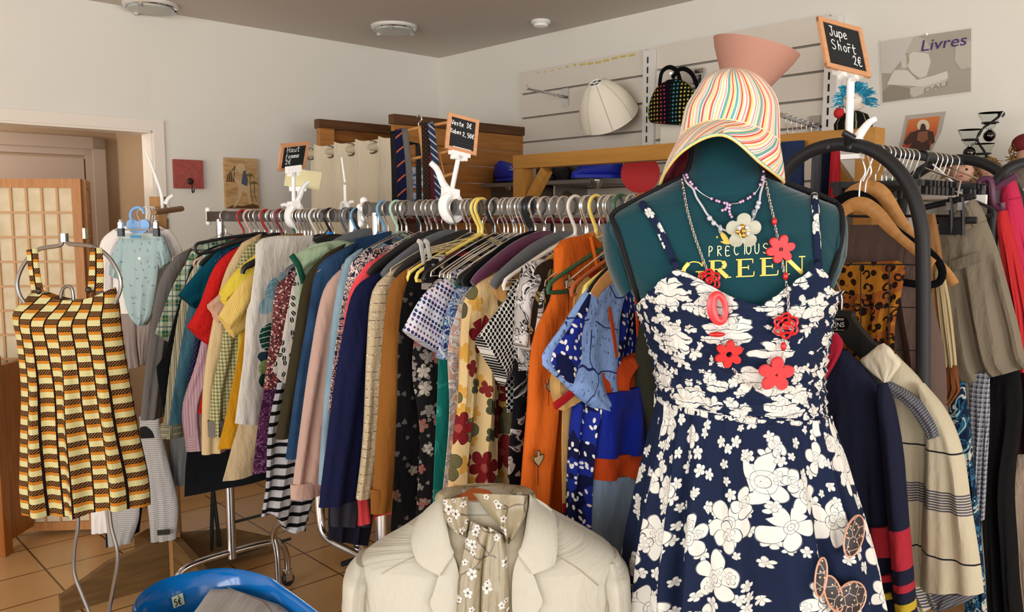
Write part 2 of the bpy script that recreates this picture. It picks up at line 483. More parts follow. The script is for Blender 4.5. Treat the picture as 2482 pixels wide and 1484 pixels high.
# ---------------------------------------------------------------- pictures on the left wall
def wall_rect(onw, x0, y0, x1, y1):
    p = onw(x0, y0); q = onw(x1, y0); z1 = onw(x0, y1).z
    return p, q, z1
def _paisley():
    v = warp(uvc(), 22, .03); o = vor(v, 26, 'F1', .8); s = mth('SINE', mul(o['Distance'], 30))
    c = ramp(noi(uvc(), 30, 3), [(.3, '#8f2a2b'), (.6, '#b0373a')], 'LINEAR')
    return mixc(mul(gt(s, .2), .85), c, '#8f6a58')
p, q, z1 = wall_rect(on_wl, 417, 388, 487, 458); w = (q - p).length; h = p.z - z1
t = thing('wall_hook_plaque', 'small red paisley square plaque with an iron coat hook on the left wall', 'coat hook', on_wl(452, 460))
b = MB(); b.box((p + q) / 2 - UP * (h / 2) + E * .014, (w, .024, h), AXL); obj('plaque', b, mat('red_paisley_print', rough=.6, fn=_paisley), t)
k = on_wl(456, 440) + E * .03; b = MB()
b.ball(k, .018, sc3=(1, .4, 1), ax=AXL); b.tube(catmull([k, k + E * .02 - UP * .02, k + E * .02 - UP * .055, k + E * .035 - UP * .06, k + E * .05 - UP * .045], 14), .0035, 7); obj('iron_hook', b, mat('dark_iron', '#3a2d26', rough=.5, metal=.6), t)
# desert painting: camel rider under a pale moon, palms
p, q, z1 = wall_rect(on_wl, 540, 384, 619, 508); w = (q - p).length; h = p.z - z1; pc = (p + q) / 2 - UP * (h / 2)
t = thing('desert_painting', 'unframed sand painting of a camel rider and palms on the left wall', 'painting', pc - UP * (h / 2))
def _sand():
    x = xyz(uvc('Object' and 1)); n = noi(uvc(1, 5), 9, 3)
    return ramp(n, [(.3, '#a07a4e'), (.55, '#c3a071'), (.75, '#b08b5c')], 'LINEAR')
b = MB(); b.box(pc + E * .012, (w, .022, h), AXL); obj('canvas_board', b, mat('sand_canvas', rough=.8, fn=_sand), t)
def flat_shape(name, pts, m, par, base, th=.0015, ax=(D1, UP), nrm=E, w_=1, h_=1):
    bb = MB(); bb.prism([base + ax[0] * (x * w_) + ax[1] * (y * h_) for x, y in pts], nrm * th); return obj(name, bb, m, par)
def circ(cx, cy, rx, ry=None, n=24, a0=0, a1=2 * PI): return [(cx + rx * math.cos(a0 + (a1 - a0) * k / n), cy + (ry or rx) * math.sin(a0 + (a1 - a0) * k / n)) for k in range(n)]
f0 = pc + E * .0232
Mbr = mat('dark_umber_paint', '#5d4023', rough=.8); Mcam = mat('pale_sand_paint', '#c8ad85', rough=.8); Mblu = mat('grey_blue_paint', '#4d5566', rough=.8)
W2, H2 = w / 2, h / 2
flat_shape('moon', circ(-.05, .6, .3, .19), Mcam, t, f0, w_=W2, h_=H2)
flat_shape('camel', [(-.62, -.95), (-.3, -.6), (-.2, -.1), (-.55, .2), (-.62, .5), (-.3, .56), (-.2, .46), (-.46, .4), (-.42, .22), (-.1, .12), (.1, .25), (.3, .15), (.5, -.1), (.45, -.5), (.55, -.85), (.42, -.85), (.3, -.4), (.05, -.3), (-.1, -.6), (-.45, -.95)], Mcam, t, f0, w_=W2, h_=H2)
flat_shape('rider', [(-.05, 0), (.05, .35), (.1, .5), (.2, .52), (.28, .35), (.36, .1), (.3, -.1), (.1, -.05)], Mblu, t, f0 + E * .001, w_=W2, h_=H2)
flat_shape('dunes', [(-1, -.98), (-.6, -.86), (0, -.9), (.6, -.8), (1, -.88), (1, -.98)], Mbr, t, f0, w_=W2, h_=H2)
for k, (x, y) in enumerate(((.5, .3), (.75, 0))):
    bb = MB(); s_ = lambda u, v_: f0 + D1 * (u * W2) + UP * (v_ * H2)
    bb.tube([s_(x, y), s_(x - .02, y - .4), s_(x + .12, -.7)], .0025, 5)
    for j in range(7):
        a = PI * j / 6; bb.tube([s_(x, y), s_(x + .16 * math.cos(a), y + .1 * math.sin(a) + .03), s_(x + .26 * math.cos(a), y + .1 * math.sin(a) - .05)], .002, 4)
    obj('palm', bb, mat('olive_paint', '#6a6437', rough=.8), t)
for k in range(4):
    flat_shape('rock', [(-.95 + k * .13, .05), (-.85 + k * .13, .35 + .1 * k), (-.78 + k * .13, .4 + .1 * k), (-.86 + k * .13, .05)], Mbr, t, f0, w_=W2, h_=H2)

# ---------------------------------------------------------------- paper screen, chest at the left edge
Mpine = mat('honey_pine', rough=.5, fn=wood('#a9713f', '#c28a52', 5, 'y'))
Mpine_h = mat('honey_pine_across', rough=.5, fn=wood('#a9713f', '#c28a52', 5, 'x'))
Mpaper = mat('rice_paper', rough=.8, fn=p_mottle([(.3, '#cdbb97'), (.7, '#ded0b2')], 14, 4))
Mpine2 = mat('pale_pine_slat', '#c49a6c', rough=.6)
def leaf(parent, p0, p1, z0, z1, nx, nz):
    ax = (p1 - p0).normalized(); nn = Vector((ax.y, -ax.x, 0)); L = (p1 - p0).length; axs = (ax, nn, UP); mid = (p0 + p1) / 2; w = .042
    b = MB(); b.box(Vector((mid.x, mid.y, (z0 + z1) / 2)) - nn * .004, (L - .02, .003, z1 - z0 - .03), axs); obj('paper_panel', b, Mpaper, parent)
    b = MB()
    for e_ in (p0 + ax * w / 2, p1 - ax * w / 2): b.box(Vector((e_.x, e_.y, (z0 + z1) / 2)), (w, .024, z1 - z0), axs)
    for z in (z0 + w / 2, z1 - w / 2): b.box(Vector((mid.x, mid.y, z)), (L - 2 * w, .022, w), axs)
    obj('frame', b, Mpine, parent)
    b = MB()
    for k in range(1, nx): b.box(p0 + ax * (w + (L - 2 * w) * k / nx) + UP * ((z0 + z1) / 2), (.01, .012, z1 - z0 - 2 * w), axs)
    for k in range(1, nz): b.box(Vector((mid.x, mid.y, z0 + w + (z1 - z0 - 2 * w) * k / nz)) + nn * .003, (L - 2 * w, .008, .01), axs)
    obj('lattice', b, Mpine2, parent)
pR = at(196, 434, 4.0); pL = at(-190, 430, 3.93); z1 = pR.z
t = thing('paper_screen', 'folding wooden lattice screen with cream paper panels in the doorway', 'room divider', (pR.x, pR.y, 0))
g0 = Vector((pL.x, pL.y, 0)); g1 = Vector((pR.x, pR.y, 0))
leaf(t, g0, g1, .02, z1, 9, 14)
g2 = at(200, 434, 4.02); g3 = at(212, 434, 4.36)
leaf(t, Vector((g2.x, g2.y, 0)), Vector((g3.x, g3.y, 0)), .02, z1, 4, 14)
b = MB(); hp = at(207, 566, 3.985); b.box(hp, (.012, .03, .05)); obj('hinge', b, mat('pale_brass', '#cfc9a4', rough=.3, metal=.8), t)
t = thing('wooden_chest', 'varnished wooden cabinet edge cut off at the left border', 'cabinet', (at(-80, 1350, 3.7).x, 3.75, 0))
Mch = mat('varnished_oak', rough=.35, fn=wood('#8a4f1c', '#a9672a', 4, 'y'))
c0 = at(4, 1100, 3.72); zt = at(10, 868, 3.7).z
b = MB(); b.box((c0.x - .02, 3.72, zt / 2), (.052, .06, zt)); b.lathe([(.026, zt), (.034, zt + .012), (.03, zt + .03), (.012, zt + .045), (1e-5, zt + .048)], 14, (c0.x - .02, 3.72, 0)); obj('corner_post', b, Mch, t)
b = MB(); b.box((c0.x - .33, 3.76, zt / 2 + .06), (.56, .03, zt - .2)); b.box((c0.x - .33, 3.73, .14), (.56, .05, .06)); obj('front_panel', b, Mch, t)
b = MB(); b.box((c0.x - .03, 4.02, zt / 2), (.03, .5, zt - .1)); obj('side_panel', b, Mch, t)

# ---------------------------------------------------------------- plank partitions in the corner
Mplank = mat('dark_varnished_planks', rough=.45, fn=wood('#6a3d17', '#9a632b', 3.2, 'x'))
Mplank2 = mat('light_varnished_pine', rough=.45, fn=wood('#97612c', '#b97f42', 3.5, 'x'))
Mcap = mat('dark_walnut_rail', rough=.5, fn=wood('#4c2f18', '#6a4526', 4, 'x'))
def partition(nm, p0, p1, zt, zb, lab, m, endpost):
    ax = (p1 - p0).normalized(); nn = Vector((ax.y, -ax.x, 0)); axs = (ax, nn, UP); L = (p1 - p0).length; mid = (p0 + p1) / 2
    t = thing(nm, lab, 'wooden partition', (mid.x, mid.y, zb))
    b = MB(); hgt = .098; n = int((zt - .05 - zb) / hgt)
    for k in range(n): b.box(Vector((mid.x, mid.y, zt - .05 - hgt * (k + .5))), (L, .02, hgt - .004), axs)
    o = obj('plank_wall', b, m, t)
    b = MB(); b.box(Vector((mid.x, mid.y, zt - .025)), (L + .01, .05, .05), axs); obj('top_rail', b, Mcap, t)
    if endpost:
        b = MB(); q = p0 + ax * .04; b.box(Vector((q.x, q.y, (zt - .05 + zb) / 2)) + nn * .018, (.09, .03, zt - .05 - zb), axs); obj('end_post', b, Mplank2, t)
    return t
zP = at(1265, 311, 5.14).z; p1 = on_wr(1265, 311, .03); p0 = p1 - D1 * .943
partition('plank_partition', Vector((p0.x, p0.y, 0)), Vector((p1.x, p1.y, 0)), zP, .0, 'tall pine plank partition behind the chrome rail, right of the ties', Mplank2, False)
pa = at(769, 289, 4.66); pb_ = pa + D1 * .9
partition('plank_partition', Vector((pa.x, pa.y, 0)), Vector((pb_.x, pb_.y, 0)), pa.z, .0, 'dark plank partition with a light end post behind the beige curtain', Mplank, True)

# ---------------------------------------------------------------- slat wall panels on the right wall
Mslat = mat('warm_white_laminate', '#d6cdbf', rough=.5)
Mgro = mat('groove_shadow_gap', '#8d8478', rough=.6)
Mdark = mat('black_slot', '#15120f', rough=.8)
def slat(px0, px1, ytop, ygs, lab, tape=False):
    p0 = on_wr(px0, ytop); t0, t1 = tr(px0, ytop), tr(px1, ytop - 50); L = t1 - t0; th = .018
    zs = [p0.z] + [on_wr(px0, y).z for y in ygs]; dz = (zs[1] - zs[-1]) / max(1, len(zs) - 2)
    while zs[-1] > 1.0: zs.append(zs[-1] - dz)
    t = thing('slatwall', lab, 'slatwall', WR((t0 + t1) / 2, zs[-1]))
    b = MB(); b.box(WR((t0 + t1) / 2, (zs[0] + zs[-1]) / 2, .006), (L, .008, zs[0] - zs[-1] - .004), AXR); obj('backing', b, Mgro, t)
    for a, c_ in zip(zs[:-1], zs[1:]):
        b = MB(); b.box(WR((t0 + t1) / 2, (a + c_) / 2 + .004, .012 + th / 2), (L, th, a - c_ - .011), AXR); obj('slat', b, Mslat, t)
    if tape and True:
        for k in range(13):
            u = .14 + .062 * k; b = MB(); b.box(WR(t0 + L * u + .02, zs[0] - .022 - .004 * math.sin(k), .0308), (L * (.045 if k > 5 else .02), .0012, .012 if k > 3 else .006), AXR); obj('tape_residue', b, mat('yellowed_tape', '#c8b564', rough=.6), t)
    return t0, t1, zs
def upright(px0, px1, ytop, lab):
    t0, t1 = tr(px0, ytop), tr(px1, ytop); zt = on_wr(px0, ytop, .04).z; zb = .95
    t = thing('slotted_upright', lab, 'shelf upright', WR((t0 + t1) / 2, zb))
    b = MB(); b.box(WR((t0 + t1) / 2, (zt + zb) / 2, .025), (t1 - t0, .044, zt - zb), AXR); obj('post', b, mat('white_enamel', '#d9d5cd', rough=.4), t)
    for k in range(22):
        z = zt - .05 - k * .05; b = MB(); b.box(WR(t0 + (t1 - t0) * .42, z, .0475), (.008, .002, .032), AXR); obj('slot', b, Mdark, t)
slat(1270, 1573, 176, (233, 291, 349), 'left slatwall panel with yellow tape marks above the lampshade', True)
slat(1601, 2014, 112, (174, 230, 287), 'right slatwall panel behind the striped hat')
upright(1573, 1600, 122, 'white slotted upright left of the dotted black bag')
upright(2015, 2046, 40, 'white slotted upright behind the clown doll')
# ================================================================ clothes racks and what hangs on them
def shell(L2, R2, p0, ax, n, T=.014, A=.006, F_=2.5, m=26, nn=22, seed=0, topT=.35, tw=None, fan=None, ref=UP, keepn=None, straight=False, sag=0, hem=0.0):
    """closed cloth volume in the plane (p0, ax, ref): L2/R2 outline sides, top to bottom, in (a, z)"""
    rr = random.Random(seed); ph = rr.random() * 6.28; f2 = F_ * (1.7 + rr.random() * .5); ph2 = rr.random() * 6.28
    L = catmull([(p[0], p[1]) for p in L2], m, straight); Rr = catmull([(p[0], p[1]) for p in R2], m, straight)
    b = MB(); rows = []; uvs = []; W0 = max((a - c).length for a, c in zip(L, Rr))
    for i in range(m + 1):
        v = i / m; fr = []; bk = []; ufr = []
        k = lerp(topT, 1, smooth(0, .14, v)); fa = A * smooth(.03, .7, v)
        for j in range(nn + 1):
            u = j / nn; q = L[i].lerp(Rr[i], u)
            z = q[1] + sag * math.sin(PI * u) * (1 - v) ** 3 - hem * math.sin(PI * 3 * u + ph) * smooth(.8, 1, v)
            e_ = 1 - abs(2 * u - 1) ** 3
            bl = max(.0012, T * k * math.sqrt(max(0, e_)))
            fo = fa * (math.sin(2 * PI * F_ * u + ph + .8 * math.sin(2.2 * v + ph2)) + .5 * math.sin(2 * PI * f2 * u + ph2 + v * 1.4)) * (.45 + .55 * e_)
            fo += A * .7 * noise.noise(Vector((q[0] * 9 + seed, z * 5, seed * 1.7)))
            base = p0 + ax * q[0] + ref * z
            fr.append(base + n * (fo + bl)); bk.append(base + n * (fo - bl))
            ufr.append(((u - .5) * (fan or W0) if fan else q[0], z))
        if not fan:
            us = [0.0]; sg = 1 if L[i][0] < Rr[i][0] else -1
            for j in range(nn): us.append(us[-1] + sg * (fr[j + 1] - fr[j]).length)
            o_ = ufr[nn // 2][0] - us[nn // 2]; ufr = [(a + o_, q_[1]) for a, q_ in zip(us, ufr)]
        rows.append(fr + bk[::-1]); uvs.append(ufr + ufr[::-1])
    N = 2 * (nn + 1); s0 = b.grid(rows, uvs, close=True, flip=True)
    for base in (s0, s0 + m * N):
        for j in range(nn):
            q = (base + j, base + j + 1, base + N - 2 - j, base + N - 1 - j)
            b.f.append(q if base == s0 else q[::-1])
    return b
def fixn(b):
    return b
HROT = math.atan2(-D1.y, -D1.x)
# ---- hanger prototypes (origin on top of the rail, x along the shoulders)
HP = {}
def hook_path(r=.021, neck=.085):
    P = [(0, 0, -neck), (0, 0, -neck + .02), (r * .35, 0, -neck + .034)]
    for k in range(11):
        a = -.55 + k * (PI + .75) / 10
        P.append((r * math.cos(a), 0, -r + r * math.sin(a) + .003))
    return P
def proto(kind):
    t = thing('clothes_hanger', 'hanger', 'hanger', (0, 0, 0))
    z = -.085
    if kind == 'wire':
        b = MB(); b.tube(catmull(hook_path(), 26), .0021, 7); local('hook', b, WIRE, t)
        b = MB(); b.tube(catmull([(.205, 0, z - .095), (.2, 0, z - .083), (.1, 0, z - .035), (.01, 0, z), (-.01, 0, z), (-.1, 0, z - .035), (-.2, 0, z - .083), (-.205, 0, z - .095)], 30), .0017, 6); b.tube([(.205, 0, z - .095), (-.205, 0, z - .095)], .0017, 6); local('arms', b, WIRE, t)
    elif kind == 'plastic':
        b = MB(); b.tube(catmull(hook_path(.023, .088), 26), .0042, 8); local('hook', b, WHITEP, t)
        b = MB(); b.tube(catmull([(0, 0, z), (.03, 0, z - .012), (.1, 0, z - .04), (.2, 0, z - .085), (.212, 0, z - .1), (.2, 0, z - .108), (0, 0, z - .108), (-.2, 0, z - .108), (-.212, 0, z - .1), (-.2, 0, z - .085), (-.1, 0, z - .04), (-.03, 0, z - .012)], 60), .0045, 8, True); local('arms', b, WHITEP, t)
    elif kind == 'bar':
        b = MB(); b.tube(catmull(hook_path(.022, .1), 26), .0022, 6); local('hook', b, WIRE, t)
        b = MB(); b.box((0, 0, -.105), (.26, .012, .016)); b.box((.11, 0, -.115), (.02, .018, .04)); b.box((-.11, 0, -.115), (.02, .018, .04)); local('arms', b, BLACKP, t)
    else:
        b = MB(); b.tube(catmull(hook_path(), 26), .0023, 7); local('hook', b, WIRE, t)
        P = catmull([(.215, 0, z - .105), (.19, 0, z - .083), (.1, 0, z - .035), (.03, 0, z - .012), (0, 0, z - .008), (-.03, 0, z - .012), (-.1, 0, z - .035), (-.19, 0, z - .083), (-.215, 0, z - .105)], 32)
        b = MB(); b.tube(P, [.012 + .007 * math.sin(PI * k / 32) for k in range(33)], 10, flat=(Vector((0, 1, 0)), .42)); local('arms', b, WHITEP, t)
        if kind == 'clip':
            b = MB(); b.tube([(.19, 0, z - .1), (-.19, 0, z - .1)], .003, 6); local('bar', b, WIRE, t)
    HP[kind] = [t, False]; t.location = (0, 0, 0)
for k in ('wire', 'plastic', 'wide', 'bar'): proto(k)
def hanger_cleanup():
    for t, u in HP.values():
        for c in list(t.children): bpy.data.objects.remove(c)
        bpy.data.objects.remove(t)
def hanger(kind, p, label, m=None, group=None, rot=0.0, nm='clothes_hanger', base=None):
    t, used = HP[kind]
    r = dup(t, p, (HROT if base is None else base) + rot, label, group)
    r.name = nm
    if m:
        for ch in r.children:
            if m is not WIRE and (kind != 'wide' or ch.name.startswith('arms')):
                ch.material_slots[0].link = 'OBJECT'; ch.material_slots[0].material = m
    return r
def pl(name, c, rough=.35): return mat('hanger_' + name, c, rough=rough, spec=.4)
HC = dict(red=pl('red', '#b02a2c'), pink=pl('pink', '#d9b3a2'), maroon=pl('maroon', '#7d2a33'), green=pl('green', '#1f7058'), black=BLACKP, white=pl('white', '#d8d3c8'),
          blue=pl('blue', '#6d9cc0'), yellow=pl('yellow', '#e8cf6a'), grey=pl('grey', '#5c6065'), purple=pl('purple', '#5a2f4a'), wood=mat('beech_hanger_wood', rough=.4, fn=wood('#b07a42', '#c8955a', 5)),
          brown=pl('brown', '#8a5a36'), dgreen=pl('dark_green', '#2f5a3c'), wire=WIRE, mint=pl('mint', '#a9cdb9'), velvet=mat('black_velvet', (.006, .006, .007), rough=.95, spec=.05), orange=pl('orange', '#a8552f'))
# ---- the two chrome racks
RN1, RN2 = 1.38, 1.385
def rp(n, s, z): return D1 * n + E * s + UP * z
def s_at(px, py, n): return hit(px, py, D1 * n, D1).dot(E)
s1a, s1b = s_at(506, 524, RN1), s_at(872, 515, RN1)
s2a, s2b = s_at(884, 510, RN2), s_at(1650, 500, RN2)
z1 = hit(506, 513, D1 * RN1, D1).z; z2 = hit(1317, 481, D1 * RN2, D1).z
def rack(lab, n, sa, sb, zt, posts, group):
    t = thing('clothes_rack', lab, 'clothes rack', rp(n, (sa + sb) / 2, 0), group)
    axs = (E, D1, UP); b = MB(); b.box(rp(n, (sa + sb) / 2, zt - .018), (sb - sa, .016, .036), axs); b.box(rp(n, (sa + sb) / 2, zt - .0365), (sb - sa, .02, .004), axs); obj('rail', b, mat('dark_chrome_rail', (.17, .165, .16), rough=.33, metal=1), t)
    for s in (sa, sb):
        b = MB(); sg = -1 if s == sa else 1
        b.box(rp(n, s + sg * .003, zt - .018), (.006, .018, .038), axs)
        b.ball(rp(n, s + sg * .004, zt + .006), .012, ax=axs); b.ball(rp(n, s + sg * .004, zt - .044), .011, ax=axs); obj('end_cap', b, WHITEP, t)
    for sp in posts:
        b = MB(); b.tube([rp(n, sp, .19), rp(n, sp, zt - .03)], .0145, 14); b.tube([rp(n, sp, .19), rp(n, sp, .9)], .0175, 14); obj('post', b, METAL, t)
        b = MB(); P = [rp(n - .24, sp, .06), rp(n - .24, sp, .12), rp(n - .215, sp, .185), rp(n - .15, sp, .21), rp(n, sp, .215), rp(n + .15, sp, .21), rp(n + .215, sp, .185), rp(n + .24, sp, .12), rp(n + .24, sp, .06)]
        b.tube(catmull(P, 50), .0135, 12); obj('base_tube', b, METAL, t)
        for sg in (-1, 1):
            c = rp(n + sg * .24, sp, 0); w = MB(); w.lathe([(1e-4, -.012), (.022, -.012), (.028, -.008), (.028, .008), (.022, .012), (1e-4, .012)], 18, c + UP * .028, (UP, D1, E)); wo = obj('caster', w, BLACKP, t)
            w = MB(); w.box(c + UP * .05 + E * .016, (.004, .03, .05), axs); w.box(c + UP * .05 - E * .016, (.004, .03, .05), axs); w.lathe([(.016, .072), (.02, .07), (.02, .06), (.01, .06)], 14, c); obj('fork', w, METAL, wo)
    return t
rk1 = rack('chrome rolling rack at the left holding shirts, blouses and coats', RN1, s1a, s1b, z1, (s1a + .1, s1b - .04), 'chrome clothes racks')
for zz in (.335, .2):
    b = MB(); b.tube([rp(RN1, s1a + .1, zz), rp(RN1 + .26, s1a + .1, zz)], .006, 8); obj('brace_bar', b, BLACKM, rk1)
rk2 = rack('chrome rolling rack in the middle holding dresses, behind the dress form', RN2, s2a, s2b, z2, (s2a + .06, s2b - .05), 'chrome clothes racks')
b = MB(); b.tube(catmull([at(772, 1150, 2.62), at(774, 1245, 2.62), at(792, 1302, 2.6), at(870, 1345, 2.5), at(1000, 1400, 2.35)], 30), .013, 10); obj('lower_bar', b, METAL, rk2)
b = MB(); b.tube(catmull([at(735, 1235, 3.0), at(688, 1262, 3.05), at(664, 1292, 3.1), at(672, 1350, 3.1), at(676, 1440, 3.1)], 30), .012, 10); obj('guide_tube', b, METAL, rk1)

# ---- garments
S_LAST = [-99]
GAR = []
def garment(name, label, cat, L, m, tip=1, a=.195, n=RN1, z=None, sleeve=None, T=.013, A=.006, F_=2.2, hk=('wire', 'wire'), hlabel=None, short=None, group=None, s=None, neck=.055, sl_m=None, cuff=None, seed=None, extra=0.0, Rpx=None, fan=None, sag=-.02, gap=.021, hem=.0):
    """L: traced near-side outline, neck to hem, in photo pixels; the far side mirrors it about the hanger"""
    sd = len(GAR) + 3 if seed is None else seed
    z = (z1 if n == RN1 else z2) if z is None else z
    if s is None: s = hit(L[tip][0], L[tip][1], D1 * (n - a), D1).dot(E)
    s = max(s, S_LAST[0] + gap); S_LAST[0] = s; s += extra
    if n == RN1 and s > s2a - .005: n = RN2; z = z2
    p0 = E * s + D1 * n
    def pc(q):
        P = hit(q[0], q[1], p0, E); return (n - P.dot(D1), P.z)
    ax = -D1
    L2 = [pc(q) for q in L]
    root = rp(n, s, z); t = thing(name, label, cat, root, group)
    L2[0] = (min(L2[0][0], .075), L2[0][1])
    R2 = [pc(q) for q in Rpx] if Rpx else [(-min(q[0], .25), q[1]) for q in L2]
    if sleeve and sleeve[0] == 'long':
        _, yend, w = sleeve
        Lb = [(q[0] - (.02 if i >= tip else 0), q[1]) for i, q in enumerate(L2)]
        Rb = [(-q[0], q[1]) for q in Lb]
        zend = pc((L[-1][0], yend))[1]
        obj('body', shell(Lb, Rb, p0, ax, E, T, A, F_, seed=sd, sag=sag, hem=hem), m, t)
        Ls = [q for i, q in enumerate(L2) if i >= tip]
        z0 = Ls[0][1]
        Ls = [(q[0] + .004, q[1]) for q in Ls]
        if Ls[-1][1] < zend - .01:
            Ls = [q for q in Ls if q[1] > zend + .02] + [(Ls[-1][0], zend)]
        k = len(Ls)
        Rs = [(q[0] - w * lerp(.75, 1, min(1, i / 1.5)) * lerp(1, .85, i / max(1, k - 1)), q[1] + (.03 if i == 0 else 0)) for i, q in enumerate(Ls)]
        for sg in (1, -1):
            la = [(sg * q[0], q[1]) for q in Ls]; ra = [(sg * q[0], q[1]) for q in Rs]
            if sg < 0: la, ra = ra, la
            obj('sleeve', shell(la, ra, p0 + E * .011, ax, E, .021, .006, 1.4, seed=sd + 50, nn=18, topT=.5), sl_m or m, t)
            if cuff and sg > 0:
                cm, ch = cuff; ca = [(la[-1][0] + .002, la[-1][1] + ch), (la[-1][0] + .002, la[-1][1])]; cb = [(ra[-1][0] - .002, ra[-1][1] + ch), (ra[-1][0] - .002, ra[-1][1] - .002)]
                obj('cuff', shell(ca, cb, p0 + E * .011, ax, E, .0235, .002, 1.2, seed=sd, nn=14, m=5, topT=.9), cm, t)
    else:
        obj('body', shell(L2, R2, p0, ax, E, T, A, F_, seed=sd, fan=fan, sag=sag, hem=hem), m, t)
        if sleeve:
            _, SL, SR = sleeve
            la = [pc(q) for q in SL]; ra = [pc(q) for q in SR]
            obj('sleeve', shell(la, ra, p0 + E * .012, ax, E, .022, .005, 1.3, seed=sd + 50, nn=16, topT=.5), sl_m or m, t)
            if not Rpx: obj('sleeve', shell([(-q[0], q[1]) for q in ra], [(-q[0], q[1]) for q in la], p0 + E * .012, ax, E, .022, .005, 1.3, seed=sd + 50, nn=16, topT=.5), sl_m or m, t)
    GAR.append((name, s)); t['_s'] = s
    if hk:
        hanger(hk[0], root, hlabel or ('%s hanger holding the %s' % (hk[2] if len(hk) > 2 else {'wire': 'silver wire', 'wood': 'curved wooden', 'velvet': 'black velvet'}.get(hk[1], hk[1] + ' plastic'), short or name.replace('_', ' '))), HC[hk[1]], 'clothes hangers on the chrome racks', R.uniform(-.06, .06))
    del t['_s']
    return t, p0, pc
def shirtcollar(t, p0, m, h=.045, w=.07, zc=None, n=E):
    """folded collar around the neck of a shirt or jacket"""
    z = zc; b = MB(); rows = []
    for k, (dr, dz) in enumerate(((0, -.01), (.002, h * .6), (.01, h), (.017, h * .9), (.03, h * .1))):
        ring = []
        for j in range(17):
            a = -PI * .08 + PI * 1.16 * j / 16
            ring.append(p0 - D1 * ((w + dr) * math.cos(a)) + n * ((.02 + dr) * math.sin(a)) + UP * (z + dz))
        rows.append(ring)
    b.grid(rows, [[(j * .01, k * .02) for j in range(17)] for k in range(5)])
    return obj('collar', b, m, t)

g_olive_f = fab('olive_gingham', fn=p_plaid('#d9d3a8', '#6b6a35', '#5a5a30', .011, .5))
fab('grey_wool', '#7b7672'); fab('dark_slate', '#4c5054')
plaid = fab('green_plaid', fn=p_plaid('#cfd8bf', '#1d6a52', '#1f3a5a', .052, .42, '#c3a469'))
olivestripe = fab('olive_stripe', fn=p_stripes([(0, '#d9d3ba'), (.3, '#8a8a5c'), (.5, '#e6e0cc'), (.62, '#5d6a58'), (.75, '#d9d3ba'), (.9, '#a8a478')], .022))
fab('sky_satin', '#4f90aa', rough=.45, spec=.4); fab('petrol_jersey', '#045368'); navydots = fab('navy_dot_knit', fn=p_dots('#26284f', '#4a5078', .012, .34))
pinkstripe = fab('pink_shirt_stripe', fn=p_stripes([(0, '#d7adb8'), (.3, '#efd9dc'), (.42, '#9a6a86'), (.5, '#e0b5bf'), (.8, '#f0dfe0'), (.9, '#b07d94')], .02))
redpin = fab('red_crepe', fn=p_dots('#cf2320', '#8f1413', .022, .09, rnd=.6)); fab('red_knit', '#c42a26'); fab('cream_crepe', '#d8bd8e'); fab('pale_pink_cotton', '#dcae93')
bwdot = fab('black_white_blob', fn=p_patch([(0, '#141016'), (.5, '#e6e0da')], 60, 1)); fab('yellow_jersey', '#e8cf48'); mus = fab('mustard_crepe', '#cf941b')
ysh = fab('shirred_yellow', fn=p_stripes([(0, '#e8c25c'), (.45, '#f2dfa0'), (.6, '#c9992f'), (.75, '#efd487')], .012, 25, wob=.02)); fab('beige_chiffon', '#cdb68f'); fab('black_crepe', '#17181a'); fab('charcoal_black', '#1d2024')
def ellm(v, c, ru, rv, ang):
    x = xyz(vmath('SUBTRACT', v, (c[0], c[1], 0))); ca, sa = math.cos(ang), math.sin(ang)
    a = mul(add(mul(x[0], ca), mul(x[1], sa)), 1 / ru); b_ = mul(sub(mul(x[1], ca), mul(x[0], sa)), 1 / rv); return mth('SQRT', add(mul(a, a), mul(b_, b_))), a, b_
def leafprint(pc, items):
    def f():
        v = warp(uvc(), 30, .012); c = mixc(noi(uvc(), 20, 3), '#e4dfd6', '#d9d3c9')
        for x, y, w, h, an, colr_, ln in items:
            p = pc((x, y)); d, a, b_ = ellm(v, p, w * .00148, h * .00128, an); m = lt(add(d, mul(mth('ABSOLUTE', a), .35)), 1.0); c = mixc(m, c, colr_)
            if ln: c = mixc(mul(m, lt(frac(add(mul(b_, 2.6), mth('ABSOLUTE', a))), .16)), c, ln)
        return c
    return f
whitefl = fab('white_slub_cotton', '#ddd7cd')
sequin = mat('burgundy_sequins', rough=.35, spec=.6, fn=lambda: ramp(xyz(vor(uvc(), 260)['Color'])[0], [(0, '#3d1a20'), (.35, '#6a2a30'), (.6, '#8e4a48'), (.85, '#d9b9ae')]))
paisp = fab('purple_paisley', fn=p_patch([(0, '#3d1838'), (.48, '#8a5a80'), (.53, '#3d1838'), (.6, '#5a2a50')], 28, 2.5))
leafdot = fab('white_leaf_dot', fn=p_leaves('#ebe6dc', '#23262c', 40, 1.6, 0, .34, .85)); fab('mint_jersey', '#b3cdaa'); fab('bottle_green', '#1f5a45')
bwstr = fab('black_white_stripe', fn=lambda: mixc(lt(frac(mul(xyz(uvc())[1], 1 / .031)), .36), mixc(noi(uvc(3, 1), 90, 3), '#d6d6d8', '#9a9ba0'), '#0d0d10'))
fab('olive_drab', '#3a3321'); fab('pink_twill', '#c9a89a'); lden = fab('light_denim', fn=p_mottle([(.3, '#86a6b8'), (.7, '#9fbccb')], 12)); den = fab('blue_denim', fn=p_mottle([(.3, '#1c3452'), (.7, '#2d4d70')], 10, 4), bump=.5)
npf = fab('navy_pink_floral', fn=p_patch([(0, '#e9c9c0'), (.42, '#25243f'), (.5, '#e8d5cc'), (.57, '#2c2b4a'), (.63, '#e2a66c'), (.67, '#edd2ca')], 34, 2))
fab('coral_cloth', '#f4545c'); fab('navy_wool', '#14193f', rough=.8)
